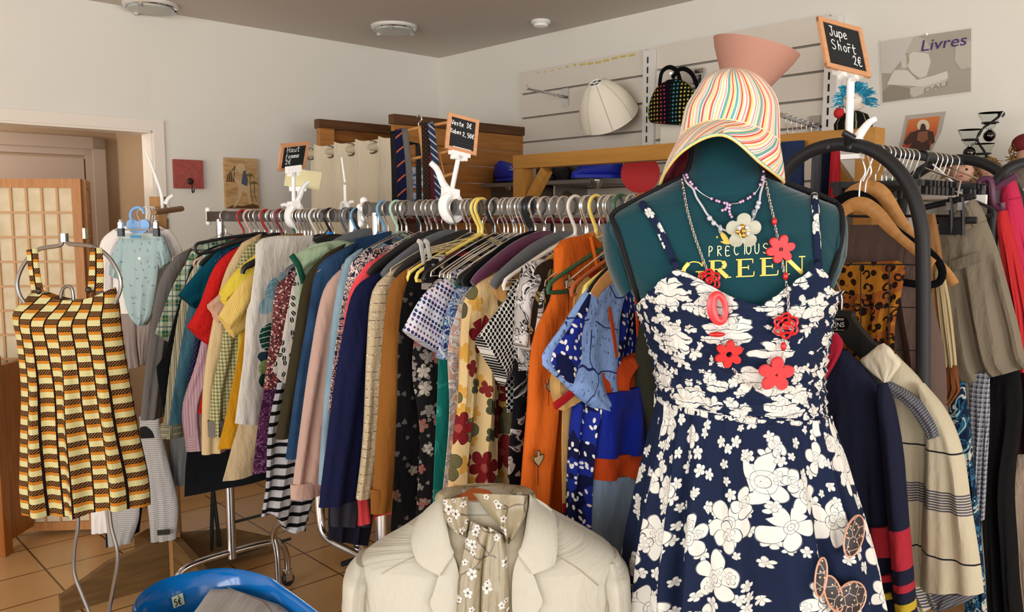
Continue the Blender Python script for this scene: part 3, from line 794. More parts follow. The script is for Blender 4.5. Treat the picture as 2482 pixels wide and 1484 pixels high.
def _tweed():
    v = uvc(); x = xyz(v); c = mixc(noi(v, 160, 2), '#d8c9a8', '#b9a37c'); l = mul(lt(frac(mul(x[1], 1 / .021)), .09), gt(noi(v, 120, 1), .5)); c = mixc(l, c, '#6d6152')
    return mixc(lt(vor(v, 55)['Distance'], .07), c, '#ffffff')
tweed = fab('ivory_tweed', fn=_tweed, bump=.8, bscale=400); fab('tan_suede', '#8f5c26', bump=.2); 
M = MATS
hd = lambda k, m, d=None: (k, m) if d is None else (k, m, d)
garment('blazer', 'grey wool blazer at the far left end of the chrome rack', 'jacket', [(480, 590), (425, 622), (384, 690), (358, 850), (341, 1018)], M['grey_wool'], sleeve=('long', 1016, .085), short='grey blazer')
t, p0, pc = garment('plaid_shirt', 'green plaid shirt with short sleeves next to the grey blazer', 'shirt', [(520, 575), (465, 608), (440, 700), (425, 830), (420, 1000)], plaid, sleeve=(1, [(470, 604), (418, 690), (373, 808)], [(520, 640), (475, 760), (444, 852)]), hk=hd('plastic', 'red'))
garment('knit_top', 'black knit top mostly hidden behind the green plaid shirt', 'top', [(545, 585), (480, 620), (440, 720), (400, 860), (380, 890), (398, 1000)], M['charcoal_black'], hk=hd('plastic', 'pink'))
garment('striped_shirt', 'olive and cream striped shirt with a turned-up cuff', 'shirt', [(550, 585), (490, 618), (450, 690), (418, 850), (392, 1062)], olivestripe, sleeve=('long', 1062, .09), cuff=(fab('olive_stripe_cuff', fn=p_stripes([(0, '#d9d3ba'), (.3, '#8a8a5c'), (.5, '#e6e0cc'), (.62, '#5d6a58'), (.75, '#d9d3ba'), (.9, '#a8a478')], .02, vert=False)), .05))
garment('satin_blouse', 'sky blue satin blouse hanging under the petrol T-shirt sleeve', 'blouse', [(560, 585), (500, 618), (470, 690), (440, 830), (408, 1032)], M['sky_satin'], hk=hd('wide', 'black'))
garment('t_shirt', 'petrol blue T-shirt with a short flared sleeve', 'T-shirt', [(580, 585), (518, 618), (500, 690), (490, 850), (480, 980)], M['petrol_jersey'], sleeve=(1, [(525, 608), (470, 665), (430, 714)], [(575, 650), (530, 720), (470, 748)]), hk=hd('plastic', 'red'), short='petrol T-shirt')
garment('dotted_blouse', 'navy dotted blouse with three-quarter sleeves', 'blouse', [(585, 585), (530, 620), (500, 700), (470, 830), (440, 930), (455, 1100)], navydots, sleeve=('long', 940, .075))
garment('black_dress', 'long black dress hanging low behind the pink striped shirt', 'dress', [(600, 585), (545, 620), (515, 720), (490, 900), (455, 1090), (448, 1205)], M['charcoal_black'], hk=hd('wide', 'black'))
garment('pink_shirt', 'pink and white striped shirt with a long sleeve and cuff', 'shirt', [(605, 590), (545, 620), (508, 740), (475, 880), (442, 990), (452, 1092)], pinkstripe, sleeve=('long', 1092, .08), cuff=(fab('pink_cuff', fn=p_stripes([(0, '#d7adb8'), (.4, '#efd9dc'), (.6, '#9a6a86'), (.7, '#e6c5ca')], .016, vert=False)), .05), hk=hd('plastic', 'maroon'))
garment('red_blouse', 'red dotted blouse with a pointed flutter sleeve', 'blouse', [(625, 580), (580, 598), (530, 700), (510, 850), (480, 1004)], redpin, sleeve=(1, [(585, 592), (520, 640), (478, 740), (449, 790)], [(600, 640), (580, 730), (555, 790), (500, 836)]), hk=hd('plastic', 'green'))
garment('red_knit_top', 'plain red knit top right behind the red dotted blouse', 'top', [(635, 580), (590, 602), (555, 680), (530, 830), (500, 1000)], M['red_knit'])
garment('cream_blouse', 'cream crepe blouse with long loose sleeves', 'blouse', [(650, 570), (585, 590), (545, 660), (515, 780), (492, 940), (488, 1100)], M['cream_crepe'], sleeve=('long', 1100, .09), hk=hd('wide', 'brown'))
garment('cap_sleeve_top', 'pale pink top showing only its cap sleeve', 'top', [(660, 585), (595, 615), (570, 700), (560, 850), (552, 960)], M['pale_pink_cotton'], sleeve=(1, [(590, 640), (540, 700), (501, 736)], [(600, 690), (570, 750), (525, 782)]))
garment('gingham_shirt', 'olive gingham shirt with a grey ribbed cuff', 'shirt', [(665, 565), (595, 600), (562, 680), (535, 840), (512, 950), (506, 1058)], g_olive_f, sleeve=('long', 1058, .08), cuff=(fab('grey_rib', fn=p_stripes([(0, '#8f877e'), (.5, '#5f5a56')], .006)), .05))
garment('spotted_dress', 'black dress with white blotches under the yellow sleeve', 'dress', [(680, 585), (610, 625), (580, 740), (558, 880), (533, 1028)], bwdot)
garment('yellow_t_shirt', 'lemon yellow T-shirt with a folded short sleeve', 'T-shirt', [(690, 575), (630, 605), (590, 690), (575, 850), (565, 1000)], M['yellow_jersey'], sleeve=(1, [(640, 598), (575, 650), (531, 705)], [(665, 640), (620, 690), (543, 740)]), hk=hd('plastic', 'white'))
garment('shirred_top', 'golden yellow top with a crinkled wide sleeve', 'top', [(700, 590), (640, 620), (610, 720), (590, 850), (575, 960)], ysh, sleeve=(1, [(630, 650), (575, 690), (526, 765)], [(650, 680), (620, 770), (562, 818)]))
garment('mustard_dress', 'mustard yellow dress with a long straight front edge', 'dress', [(715, 590), (640, 645), (605, 740), (575, 880), (548, 1010), (528, 1090)], mus, hk=hd('wide', 'black'))
garment('chiffon_dress', 'sheer beige chiffon dress flaring below the white print top', 'dress', [(735, 590), (665, 640), (630, 800), (595, 980), (538, 1158)], M['beige_chiffon'], hem=.012, A=.012)
tw_, p0, pc = garment('print_top', 'white sleeveless top printed with blue and green leaves', 'top', [(700, 572), (632, 580), (618, 640), (604, 735), (595, 760), (588, 870), (578, 950), (568, 1026)], whitefl, Rpx=[(735, 576), (775, 600), (780, 700), (770, 860), (755, 950), (750, 1040)], sag=-.03, hk=hd('wide', 'black'), A=.008)
tw_.children[0].data.materials[0] = fab('leaf_print_cotton', fn=leafprint(pc, [(652, 712, 26, 40, .2, '#7fb0c2', '#a5c8d2'), (690, 700, 18, 44, -.4, '#86b4c4', None), (632, 742, 22, 24, 1.0, '#9cc3cf', None), (668, 770, 20, 34, .1, '#95bfcc', None), (672, 742, 10, 16, .6, '#23384f', None), (642, 816, 32, 34, .2, '#1f4d40', '#d5ddd2'), (634, 868, 26, 16, .4, '#27404e', None), (642, 894, 34, 22, .3, '#8fa968', '#b7c690'), (630, 922, 18, 18, -.3, '#254a3c', None), (640, 946, 9, 26, .1, '#34584a', None), (668, 955, 24, 16, .3, '#6f9fb5', None), (690, 985, 12, 34, -.3, '#83aebf', None)]), wr=.5)
garment('paisley_dress', 'dark purple paisley dress seen below the white print top', 'dress', [(770, 600), (705, 650), (670, 800), (630, 1000), (612, 1150)], paisp)
garment('sequin_top', 'burgundy sequinned tunic right of the white print top', 'top', [(775, 600), (700, 668), (668, 700), (658, 800), (645, 900), (638, 946)], sequin, hk=hd('plastic', 'grey'))
garment('striped_dress', 'long black and white striped jersey dress with a drooping hem', 'dress', [(790, 600), (725, 650), (690, 850), (652, 1030), (642, 1180), (634, 1245)], bwstr, Rpx=[(830, 600), (850, 650), (835, 850), (805, 1100), (765, 1220), (745, 1300)], hem=.015, A=.012)
garment('leaf_print_blouse', 'white blouse with small black leaves beside the olive jacket', 'blouse', [(795, 600), (725, 660), (700, 740), (680, 850), (664, 900), (690, 930)], leafdot, hk=hd('plastic', 'black'))
t, p0, pc = garment('mint_t_shirt', 'mint green T-shirt with bottle green edging', 'T-shirt', [(830, 580), (765, 592), (735, 620), (725, 700), (720, 800)], M['mint_jersey'], a=.17, sleeve=(1, [(790, 590), (735, 605), (707, 620)], [(800, 640), (770, 660), (733, 684)]), hk=hd('wide', 'grey'))
q1, q2, q3 = hit(706, 618, p0 + E * .03, E), hit(724, 645, p0 + E * .036, E), hit(736, 686, p0 + E * .03, E)
b = MB(); b.tube(catmull([q1, q2, q3], 10), .009, 8, flat=(E, .5)); obj('sleeve_edging', b, M['bottle_green'], t)
garment('olive_jacket', 'dark olive jacket hanging left of the denim jacket', 'jacket', [(860, 590), (785, 618), (738, 680), (708, 830), (685, 960), (665, 1062)], M['olive_drab'], sleeve=('long', 1066, .09), hk=hd('plastic', 'blue'))
t, p0, pc = garment('denim_jacket', 'mid blue denim jacket with its collar turned up', 'jacket', [(900, 575), (815, 612), (765, 655), (738, 800), (712, 950), (690, 1110)], den, sleeve=('long', 1110, .095), hk=hd('plastic', 'mint'))
cl = shell([pc((852, 580)), pc((846, 640)), pc((850, 690))], [pc((940, 560)), pc((935, 620)), pc((880, 672))], p0 + E * .016, -D1, E, .006, .003, 1, m=10, nn=10, topT=.8); obj('collar', cl, den, t)
b = MB(); b.tube([hit(x, y, p0 + E * .021, E) for x, y in ((770, 660), (800, 632), (850, 605))], .0012, 5); obj('stitching', b, M['beige_chiffon'], t)
garment('pink_jacket', 'pale pink twill jacket with a long sleeve and gathered cuff', 'jacket', [(885, 620), (820, 655), (780, 710), (748, 880), (722, 1060), (705, 1208)], M['pink_twill'], sleeve=('long', 1208, .105), cuff=(M['pink_twill'], .04))
garment('light_denim_shirt', 'light blue denim shirt between the pink jacket and the navy coat', 'shirt', [(905, 590), (835, 630), (812, 720), (790, 900), (775, 1050), (768, 1172)], lden, sleeve=('long', 1172, .07))
garment('floral_blouse', 'pink and navy floral blouse behind the coral jacket', 'blouse', [(930, 590), (870, 620), (838, 690), (810, 860), (795, 1000)], npf, sleeve=(1, [(890, 600), (845, 640), (835, 720)], [(930, 640), (900, 700), (870, 760)]))
garment('coral_jacket', 'bright coral jacket showing a curved shoulder and sleeve', 'jacket', [(965, 590), (885, 640), (845, 710), (826, 860), (822, 1080), (838, 1272)], M['coral_cloth'], sleeve=('long', 1272, .1))
garment('navy_coat', 'plain navy blue coat with a broad smooth sleeve', 'coat', [(1000, 625), (910, 662), (858, 700), (830, 800), (802, 980), (772, 1228)], M['navy_wool'], sleeve=('long', 1228, .145), A=.003, hk=hd('wide', 'black'))
garment('tweed_jacket', 'ivory tweed jacket with glinting thread next to the navy coat', 'jacket', [(1015, 620), (940, 660), (900, 710), (888, 850), (878, 1050), (862, 1208)], tweed, sleeve=('long', 1208, .085), hk=hd('wide', 'grey'))
garment('suede_coat', 'tan suede coat at the right end of the coat row', 'coat', [(1040, 625), (978, 655), (940, 700), (925, 850), (910, 1050), (898, 1242)], M['tan_suede'], sleeve=('long', 1245, .13), cuff=(M['tan_suede'], .06), hk=hd('wide', 'black'))
# ---------------------------------------------------------------- dresses on the middle rack
bfl = fab('black_sprig_print', fn=p_flowers('#100f12', [(16, 5, .3, .5, ['#4a4440', '#6b4a44', '#8c8278'], None, None), (40, 3, .3, .35, '#57524e', None, None)]))
bwf = fab('black_white_floral', fn=p_flowers('#1b191b', [(24, 5, .5, .8, ['#9a9087', '#c9beb0', '#a7685c'], '#262324', None), (60, 3, .4, .5, '#8c857d', None, None)]))
def _dotrows():
    v = uvc(1, 1, -28); x = xyz(v); r = mth('FLOOR', mul(x[1], 1 / .0115)); o = vor(v, 87, 'F1', 0); w = mul(add(mth('SINE', mul(r, 1.7)), 1), .5)
    c = ramp(w, [(0, '#2f4f96'), (.3, '#6d2a5a'), (.5, '#b9c06a'), (.68, '#6a4b8c'), (.85, '#25366e')])
    return mixc(lt(o['Distance'], add(.2, mul(w, .22))), '#e4e4ea', c)
dotrow = fab('dotted_row_print', fn=_dotrows)
teal = fab('teal_print', fn=p_patch([(0, '#177a70'), (.55, '#2a9384'), (.62, '#5fae9c')], 7, 2)); bpais = fab('blue_paisley', fn=p_patch([(0, '#dfe3ea'), (.42, '#7f9fcb'), (.5, '#33407c'), (.54, '#d5dbe6'), (.6, '#a9bfd9'), (.66, '#2f3c74')], 24, 2.5))
lace = fab('lace_patchwork', fn=p_patch([(0, '#d8d5cf'), (.4, '#c9a79a'), (.5, '#e3e0da'), (.55, '#9c9ba0'), (.62, '#c8bdc6')], 20, 2))
rose = fab('rose_print', fn=p_flowers('#dfc08a', [(17, 5, .45, .6, '#d2a04a', None, None), (13, 3, .5, .5, ['#55523a', '#6a6545'], '#38372a', None), (11, 6, .5, .42, ['#7d1d22', '#8c2a2a', '#5a1a1c'], '#34110f', '#a04a42'), (20, 4, .46, .3, ['#4a4a36', '#7d2a26'], None, None)], .22), wr=.5)
lat = fab('black_white_lattice', fn=p_dots('#dcdad2', '#101012', .0098, .41)); lat2 = MATS['black_white_lattice']
marb = fab('grey_marble_print', fn=p_patch([(0, '#e0ddd8'), (.46, '#8a8683'), (.5, '#d9d5d0'), (.56, '#2e2c2d'), (.6, '#b5b0ab')], 11, 3)); mbk = fab('black_marble_print', fn=p_patch([(0, '#17161a'), (.52, '#c6c2bd'), (.58, '#5a5758'), (.62, '#17161a')], 9, 3))
brf = fab('brown_leaf_print', fn=p_leaves('#2c2119', ['#a08a52', '#7f713d', '#c0a86c'], 26, 1.6, 0, .4, .8)); orange = fab('orange_linen', '#dd6a22'); khaki = fab('khaki_print_cotton', fn=p_flowers('#c19a5e', [(9, 3, .4, .4, '#8f1f1b', None, None)])); redt = fab('red_trim', '#b01f22')
def _bluetree():
    v = uvc(); d = vor(warp(v, 9, .09), 9, 'DISTANCE_TO_EDGE'); e2 = vor(warp(v, 18, .06), 22, 'DISTANCE_TO_EDGE')
    c = mixc(mul(gt(noi(uvc(1, .5, 30), 170, 1), .64), .7), '#8fb0e8', '#3c4f86'); c = mixc(mul(lt(d['Distance'], .016), gt(noi(v, 7, 1), .42)), c, '#28376e')
    return mixc(mul(lt(e2['Distance'], .02), gt(noi(v, 5, 1), .55)), c, '#3a4c8c')
bluet = fab('blue_tree_print', fn=_bluetree)
nleaf = fab('navy_leaf_print', fn=p_leaves(lambda: mixc(gt(noi(uvc(), 16, 1), .52), '#1b2c8c', '#101640'), '#eeece4', 62, 1.8, 0, .33, .75)); orb = fab('burnt_orange', '#cf4e1d'); roy = fab('royal_blue_satin', '#152a9c', rough=.6); pale = fab('pale_blue_cotton', '#93a9c4'); olv = fab('dark_olive_cotton', '#3b3a2c')
S_LAST[0] = -1.66
g2 = lambda *k, **w: garment(*k, n=RN2, **w)
t, p0, pc = g2('sprig_dress', 'long black dress with tiny pale sprigs next to the tan coat', 'dress', [(1080, 620), (1010, 650), (980, 720), (966, 860), (962, 1080), (950, 1290)], bfl, T=.02, A=.01, hk=hd('plastic', 'yellow'))
b = shell([pc((1012, 640)), pc((1006, 700))], [pc((1058, 612)), pc((1050, 700))], p0 + E * .03, -D1, E, .016, .008, 2, m=10, nn=10, topT=.9); obj('scarf_collar', b, bwf, t)
g2('floral_dress', 'black and cream floral dress hanging straight behind the dotted top', 'dress', [(1100, 640), (1045, 690), (1015, 780), (1003, 900), (1020, 1060), (1012, 1260)], bwf, T=.022, A=.01, hk=hd('plastic', 'black'))
g2('dotted_blouse', 'white top covered in rows of coloured dots with a wide sleeve', 'top', [(1130, 640), (1080, 670), (1060, 760), (1065, 860), (1075, 980)], dotrow, sleeve=(1, [(1075, 672), (1015, 715), (966, 798)], [(1110, 690), (1100, 800), (1082, 872)]), hk=hd('wire', 'wire'))
g2('teal_dress', 'teal green dress visible as a narrow strip below the dotted sleeve', 'dress', [(1150, 640), (1100, 690), (1070, 800), (1060, 950), (1048, 1240)], teal, T=.02, A=.01, hk=hd('wire', 'wire'))
g2('paisley_tunic', 'blue and white paisley tunic left of the rose print dress', 'tunic', [(1165, 640), (1120, 690), (1085, 750), (1070, 830), (1055, 868), (1100, 880), (1110, 960)], bpais, T=.02, A=.01, hk=hd('wire', 'wire'))
g2('lace_dress', 'patchwork lace dress squeezed beside the rose print dress', 'dress', [(1180, 650), (1135, 700), (1100, 780), (1085, 860), (1090, 1000), (1070, 1240)], lace, T=.022, A=.012, hk=hd('plastic', 'black'))
t, p0, pc = g2('rose_dress', 'long cream dress printed with dark red roses and leaves', 'dress', [(1235, 640), (1165, 680), (1128, 720), (1118, 800), (1108, 940), (1092, 1080), (1078, 1235)], rose, Rpx=[(1300, 640), (1300, 700), (1275, 800), (1265, 950), (1270, 1100), (1275, 1235)], T=.03, A=.014, F_=3, hk=hd('wide', 'grey'))
b = shell([pc((1166, 690)), pc((1178, 715)), pc((1190, 730))], [pc((1258, 618)), pc((1262, 655)), pc((1240, 700))], p0 + E * .035, -D1, E, .012, .004, 2, m=8, nn=12, topT=.9); obj('shirred_strap', b, fab('shirred_gold_black', fn=p_patch([(0, '#d9a560'), (.56, '#3a1f1a')], 22, 1)), t)
g2('lattice_top', 'black and white lattice dot top with a pointed sleeve', 'top', [(1290, 650), (1240, 690), (1225, 800), (1225, 900), (1230, 1000)], lat, sleeve=(1, [(1250, 690), (1195, 755), (1152, 814)], [(1262, 720), (1260, 850), (1213, 936)]), hk=hd('plastic', 'white'))
g2('marble_dress', 'black dress with grey marbled patches under the lattice sleeve', 'dress', [(1305, 650), (1270, 690), (1250, 800), (1238, 950), (1228, 1100), (1236, 1235)], mbk, T=.024, A=.012)
t, p0, pc = g2('marble_blouse', 'grey and white marbled blouse left of the orange dress', 'blouse', [(1330, 620), (1275, 640), (1262, 700), (1258, 760), (1262, 900)], marb, sleeve=(1, [(1280, 640), (1250, 700), (1240, 830)], [(1310, 660), (1300, 780), (1285, 862)]), hk=hd('wide', 'wood'))
g2('leaf_dress', 'dark brown dress with golden leaves beside the orange dress', 'dress', [(1360, 610), (1310, 640), (1290, 700), (1284, 850), (1282, 1000)], brf, T=.02)
t, p0, pc = g2('orange_dress', 'orange sleeveless linen dress with stitched heart flowers', 'dress', [(1425, 568), (1352, 588), (1346, 650), (1338, 720), (1300, 800), (1288, 880), (1283, 1000), (1270, 1180), (1262, 1290)], orange, Rpx=[(1432, 572), (1450, 640), (1452, 720), (1440, 850), (1408, 950), (1392, 1100), (1372, 1300)], T=.022, A=.008, sag=0, s=None, a=.15)
b = MB(); b.tube([hit(x, y, p0 + E * .022, E) for x, y in ((1433, 574), (1455, 600), (1487, 622))], .008, 8, flat=(E, .4)); b.tube([hit(x, y, p0 + E * .03, E) for x, y in ((1432, 574), (1440, 610), (1448, 650))], .004, 8); obj('neck_binding', b, orange, t)
def heart(t, px, py, sc_, p0, off):
    o = hit(px, py, p0 + E * off, E); b = MB(); ax = -D1
    pts = [(0, -1), (.75, -.2), (.9, .25), (.6, .5), (.25, .35), (.2, .9), (-.1, 1.1), (-.35, .85), (-.25, .35), (-.65, .45), (-.9, .15), (-.7, -.3)]
    P = [o + ax * (-x * sc_) + UP * (y * sc_) for x, y in pts]; b.prism(catmull(P + [P[0]], 36)[:-1], E * .002); h = obj('heart_flower', b, M['cream_crepe'], t)
    b = MB(); b.tube([p + E * .002 for p in catmull(P + [P[0]], 36)[:-1]], sc_ * .07, 5, True); b.tube([o - UP * sc_, o - UP * sc_ * 3.4], sc_ * .05, 4); obj('outline', b, mat('brown_thread', '#3a1a12'), h)
heart(t, 1378, 686, .017, p0, .026); heart(t, 1304, 1112, .016, p0, .026); heart(t, 1330, 936, .012, p0, .026)
t, p0, pc = g2('khaki_dress', 'khaki dress with a red trimmed short sleeve under the blue tunic', 'dress', [(1450, 640), (1400, 690), (1382, 850), (1362, 1000), (1360, 1240)], khaki, sleeve=(1, [(1405, 690), (1360, 850), (1330, 930), (1346, 992)], [(1420, 720), (1420, 860), (1392, 952)]), hk=hd('plastic', 'orange'))
b = MB(); b.tube([hit(x, y, p0 + E * .038, E) for x, y in ((1345, 985), (1368, 968), (1392, 948))], .009, 8, flat=(E, .5)); obj('sleeve_trim', b, redt, t)
t, p0, pc = g2('blue_tunic', 'light blue tunic with drawn branches and a wide pointed sleeve', 'tunic', [(1515, 632), (1460, 660), (1440, 760), (1420, 900), (1390, 1000), (1382, 1280)], nleaf, Rpx=[(1575, 640), (1570, 800), (1540, 900), (1480, 1000), (1440, 1100), (1425, 1300)], T=.02, A=.012, a=.15, hk=hd('plastic', 'yellow'))
b = shell([pc((1475, 655)), pc((1420, 690)), pc((1395, 712)), pc((1345, 790)), pc((1296, 868)), pc((1330, 910)), pc((1390, 965)), pc((1440, 1000))], [pc((1545, 628)), pc((1500, 690)), pc((1480, 760)), pc((1478, 840)), pc((1470, 920)), pc((1478, 960)), pc((1492, 1004)), pc((1496, 1010))], p0 + E * .022, -D1, E, .018, .006, 1.5, topT=.8); obj('sleeve', b, bluet, t)
b = shell([pc((1390, 705)), pc((1345, 785)), pc((1298, 866)), pc((1340, 918))], [pc((1392, 708)), pc((1372, 800)), pc((1370, 870)), pc((1344, 922))], p0 + E * .042, -D1, E, .006, .003, 1, m=14, nn=8); obj('sleeve_border', b, nleaf, t)
t, p0, pc = g2('block_dress', 'strappy dress in orange, royal blue and pale blue blocks', 'dress', [(1496, 862), (1446, 905), (1443, 960), (1442, 972)], orb, tip=1, a=.12, Rpx=[(1560, 850), (1566, 880), (1567, 930), (1567, 960)], T=.02, sag=-.01, hk=hd('wide', 'black'))
for nm, mm, LL, RR in (('waist_panel', roy, [(1446, 955), (1441, 1030), (1433, 1108)], [(1566, 925), (1566, 1000), (1562, 1092)]), ('band', orb, [(1433, 1104), (1429, 1160)], [(1562, 1088), (1562, 1146)]), ('skirt', pale, [(1429, 1156), (1420, 1240), (1410, 1360)], [(1562, 1142), (1565, 1240), (1568, 1360)])):
    obj(nm, shell([pc(q) for q in LL], [pc(q) for q in RR], p0 + E * .004, -D1, E, .024, .007, 1.6, m=14, topT=.95, seed=4), mm, t)
for P in (((1474, 738), (1484, 790), (1494, 866)), ((1540, 700), (1545, 780), (1550, 862))):
    b = MB(); b.tube(catmull([hit(x, y, p0 + E * .016, E) for x, y in P], 10), .005, 6, flat=(E, .4)); obj('strap', b, orb, t)
g2('olive_dress', 'dark olive dress right behind the dress form', 'dress', [(1610, 700), (1560, 770), (1545, 860), (1545, 960), (1566, 1080), (1560, 1320)], olv, a=.05, T=.02, A=.01, hk=hd('wide', 'wood'))
# bare or hidden hangers on the two rails
def at_rail(px, n, z): s = s_at(px, 495, n); return rp(n, s, z)
for px, kind, c, lb in ((1168, 'plastic', 'yellow', 'thick pale yellow plastic hanger with its bare arm over the dotted top'), (1282, 'plastic', 'black', 'black plastic hanger hooked beside the black hanger cluster'), (1290, 'plastic', 'black', None), (1298, 'wide', 'velvet', None),
                        (1322, 'wide', 'purple', 'wide aubergine plastic hanger with a bare sloping arm'), (1366, 'wide', 'grey', 'wide charcoal hanger right of the aubergine hanger'), (1506, 'plastic', 'dgreen', 'dark green plastic hanger near the left shoulder of the dress form'), (1445, 'plastic', 'yellow', 'pale yellow plastic hanger near the orange dress'),
                        (940, 'wire', 'wire', 0), (985, 'wire', 'wire', 0), (1045, 'wire', 'wire', 0), (1105, 'wire', 'wire', 0), (1140, 'wire', 'wire', 0), (1200, 'wire', 'wire', 0), (1222, 'wire', 'wire', 0), (1245, 'wire', 'wire', 0), (1262, 'wire', 'wire', 0), (1345, 'wire', 'wire', 0), (1392, 'wire', 'wire', 0), (1420, 'wire', 'wire', 0), (1478, 'wire', 'wire', 0), (1530, 'wire', 'wire', 0)):
    if lb == 0: hanger(kind, at_rail(px, RN2, z2), 'bare silver wire hanger on the middle rail', HC[c], 'bare wire hangers on the middle rail', R.uniform(-.1, .1))
    elif lb is None: hanger(kind, at_rail(px, RN2, z2), 'black hanger in the tight black cluster on the middle rail', HC[c], 'black hangers clustered on the middle rail', R.uniform(-.03, .03))
    else: hanger(kind, at_rail(px, RN2, z2), lb, HC[c], None, R.uniform(-.04, .04))
for px in (640, 655, 668, 690, 735, 752, 775, 800):
    hanger('wire', at_rail(px, RN1, z1), 'bare silver wire hanger on the left rail', WIRE, 'bare wire hangers on the left rail', R.uniform(-.1, .1))
for px, c, lb in ((718, 'white', 'thick white plastic hanger next to the women\'s top price sign'), (800, 'black', 'thick black plastic hanger with a blue size tag'), (838, 'grey', 'grey plastic hanger near the junction of the rails'), (866, 'blue', 'light blue plastic hanger at the right end of the left rail')):
    r = hanger('plastic', at_rail(px, RN1, z1), lb, HC[c], None, .03)
    if c == 'black':
        b = MB(); b.box((.002, .004, -.082), (.022, .016, .026)); local('size_tag', b, mat('blue_tag', '#2a7fd0', rough=.4), r, label='blue size tag')
# ---------------------------------------------------------------- rear rack, glimpsed through the hangers
RN3 = 2.1; z3 = hit(1150, 527, D1 * RN3, D1).z; s3a, s3b = s_at(900, 527, RN3), s_at(1520, 527, RN3)
t = thing('clothes_rack', 'low rear rack with a dark red rail seen under the chrome rail', 'clothes rack', rp(RN3, (s3a + s3b) / 2, 0))
b = MB(); b.tube([rp(RN3, s3a, z3 - .012), rp(RN3, s3b, z3 - .012)], .01, 10); obj('rail', b, mat('dark_red_tube', '#6a2430', rough=.3, metal=.5), t)
for s in (s3a + .05, s3b - .05):
    b = MB(); b.tube([rp(RN3, s, .02), rp(RN3, s, z3 - .01)], .011, 10); b.tube([rp(RN3 - .22, s, .02), rp(RN3 + .22, s, .02)], .012, 10); obj('post', b, BLACKM, t)
kc = [fab('kid_' + n_, c) for n_, c in (('maroon', '#6a2230'), ('white', '#d8d3cc'), ('navy', '#242c52'), ('cream', '#d9c08a'), ('grey', '#6a6868'), ('red', '#a83038'), ('teal', '#3f7a80'), ('black', '#18181a'), ('pink', '#c08a94'), ('brown', '#7a5a40'))]
for k in range(16):
    s = lerp(s3a + .12, s3b - .1, k / 15); p0 = E * s + D1 * RN3; m = kc[k * 7 % 10]; w = .15 + .02 * (k % 3); zz = z3 - .11 - .01 * (k % 2); L_ = .5 + .07 * (k % 4)
    nm = ('cotton top', 'knitted top', 'small shirt')[k % 3]
    t = thing('childs_top', 'small garment glimpsed on the rear rack under the chrome rail', 'top', rp(RN3, s, z3), 'small garments on the rear rack')
    LL = [(.05, zz), (w * .9, zz - .05), (w, zz - .2), (w, zz - L_)]
    obj('body', shell(LL, [(-a, b_) for a, b_ in LL], p0, -D1, E, .015, .006, 2, m=14, nn=14, seed=k), m, t)
    hanger('wire', rp(RN3, s, z3), 'small wire hanger on the rear rack', WIRE, 'hangers on the rear rack', R.uniform(-.1, .1))
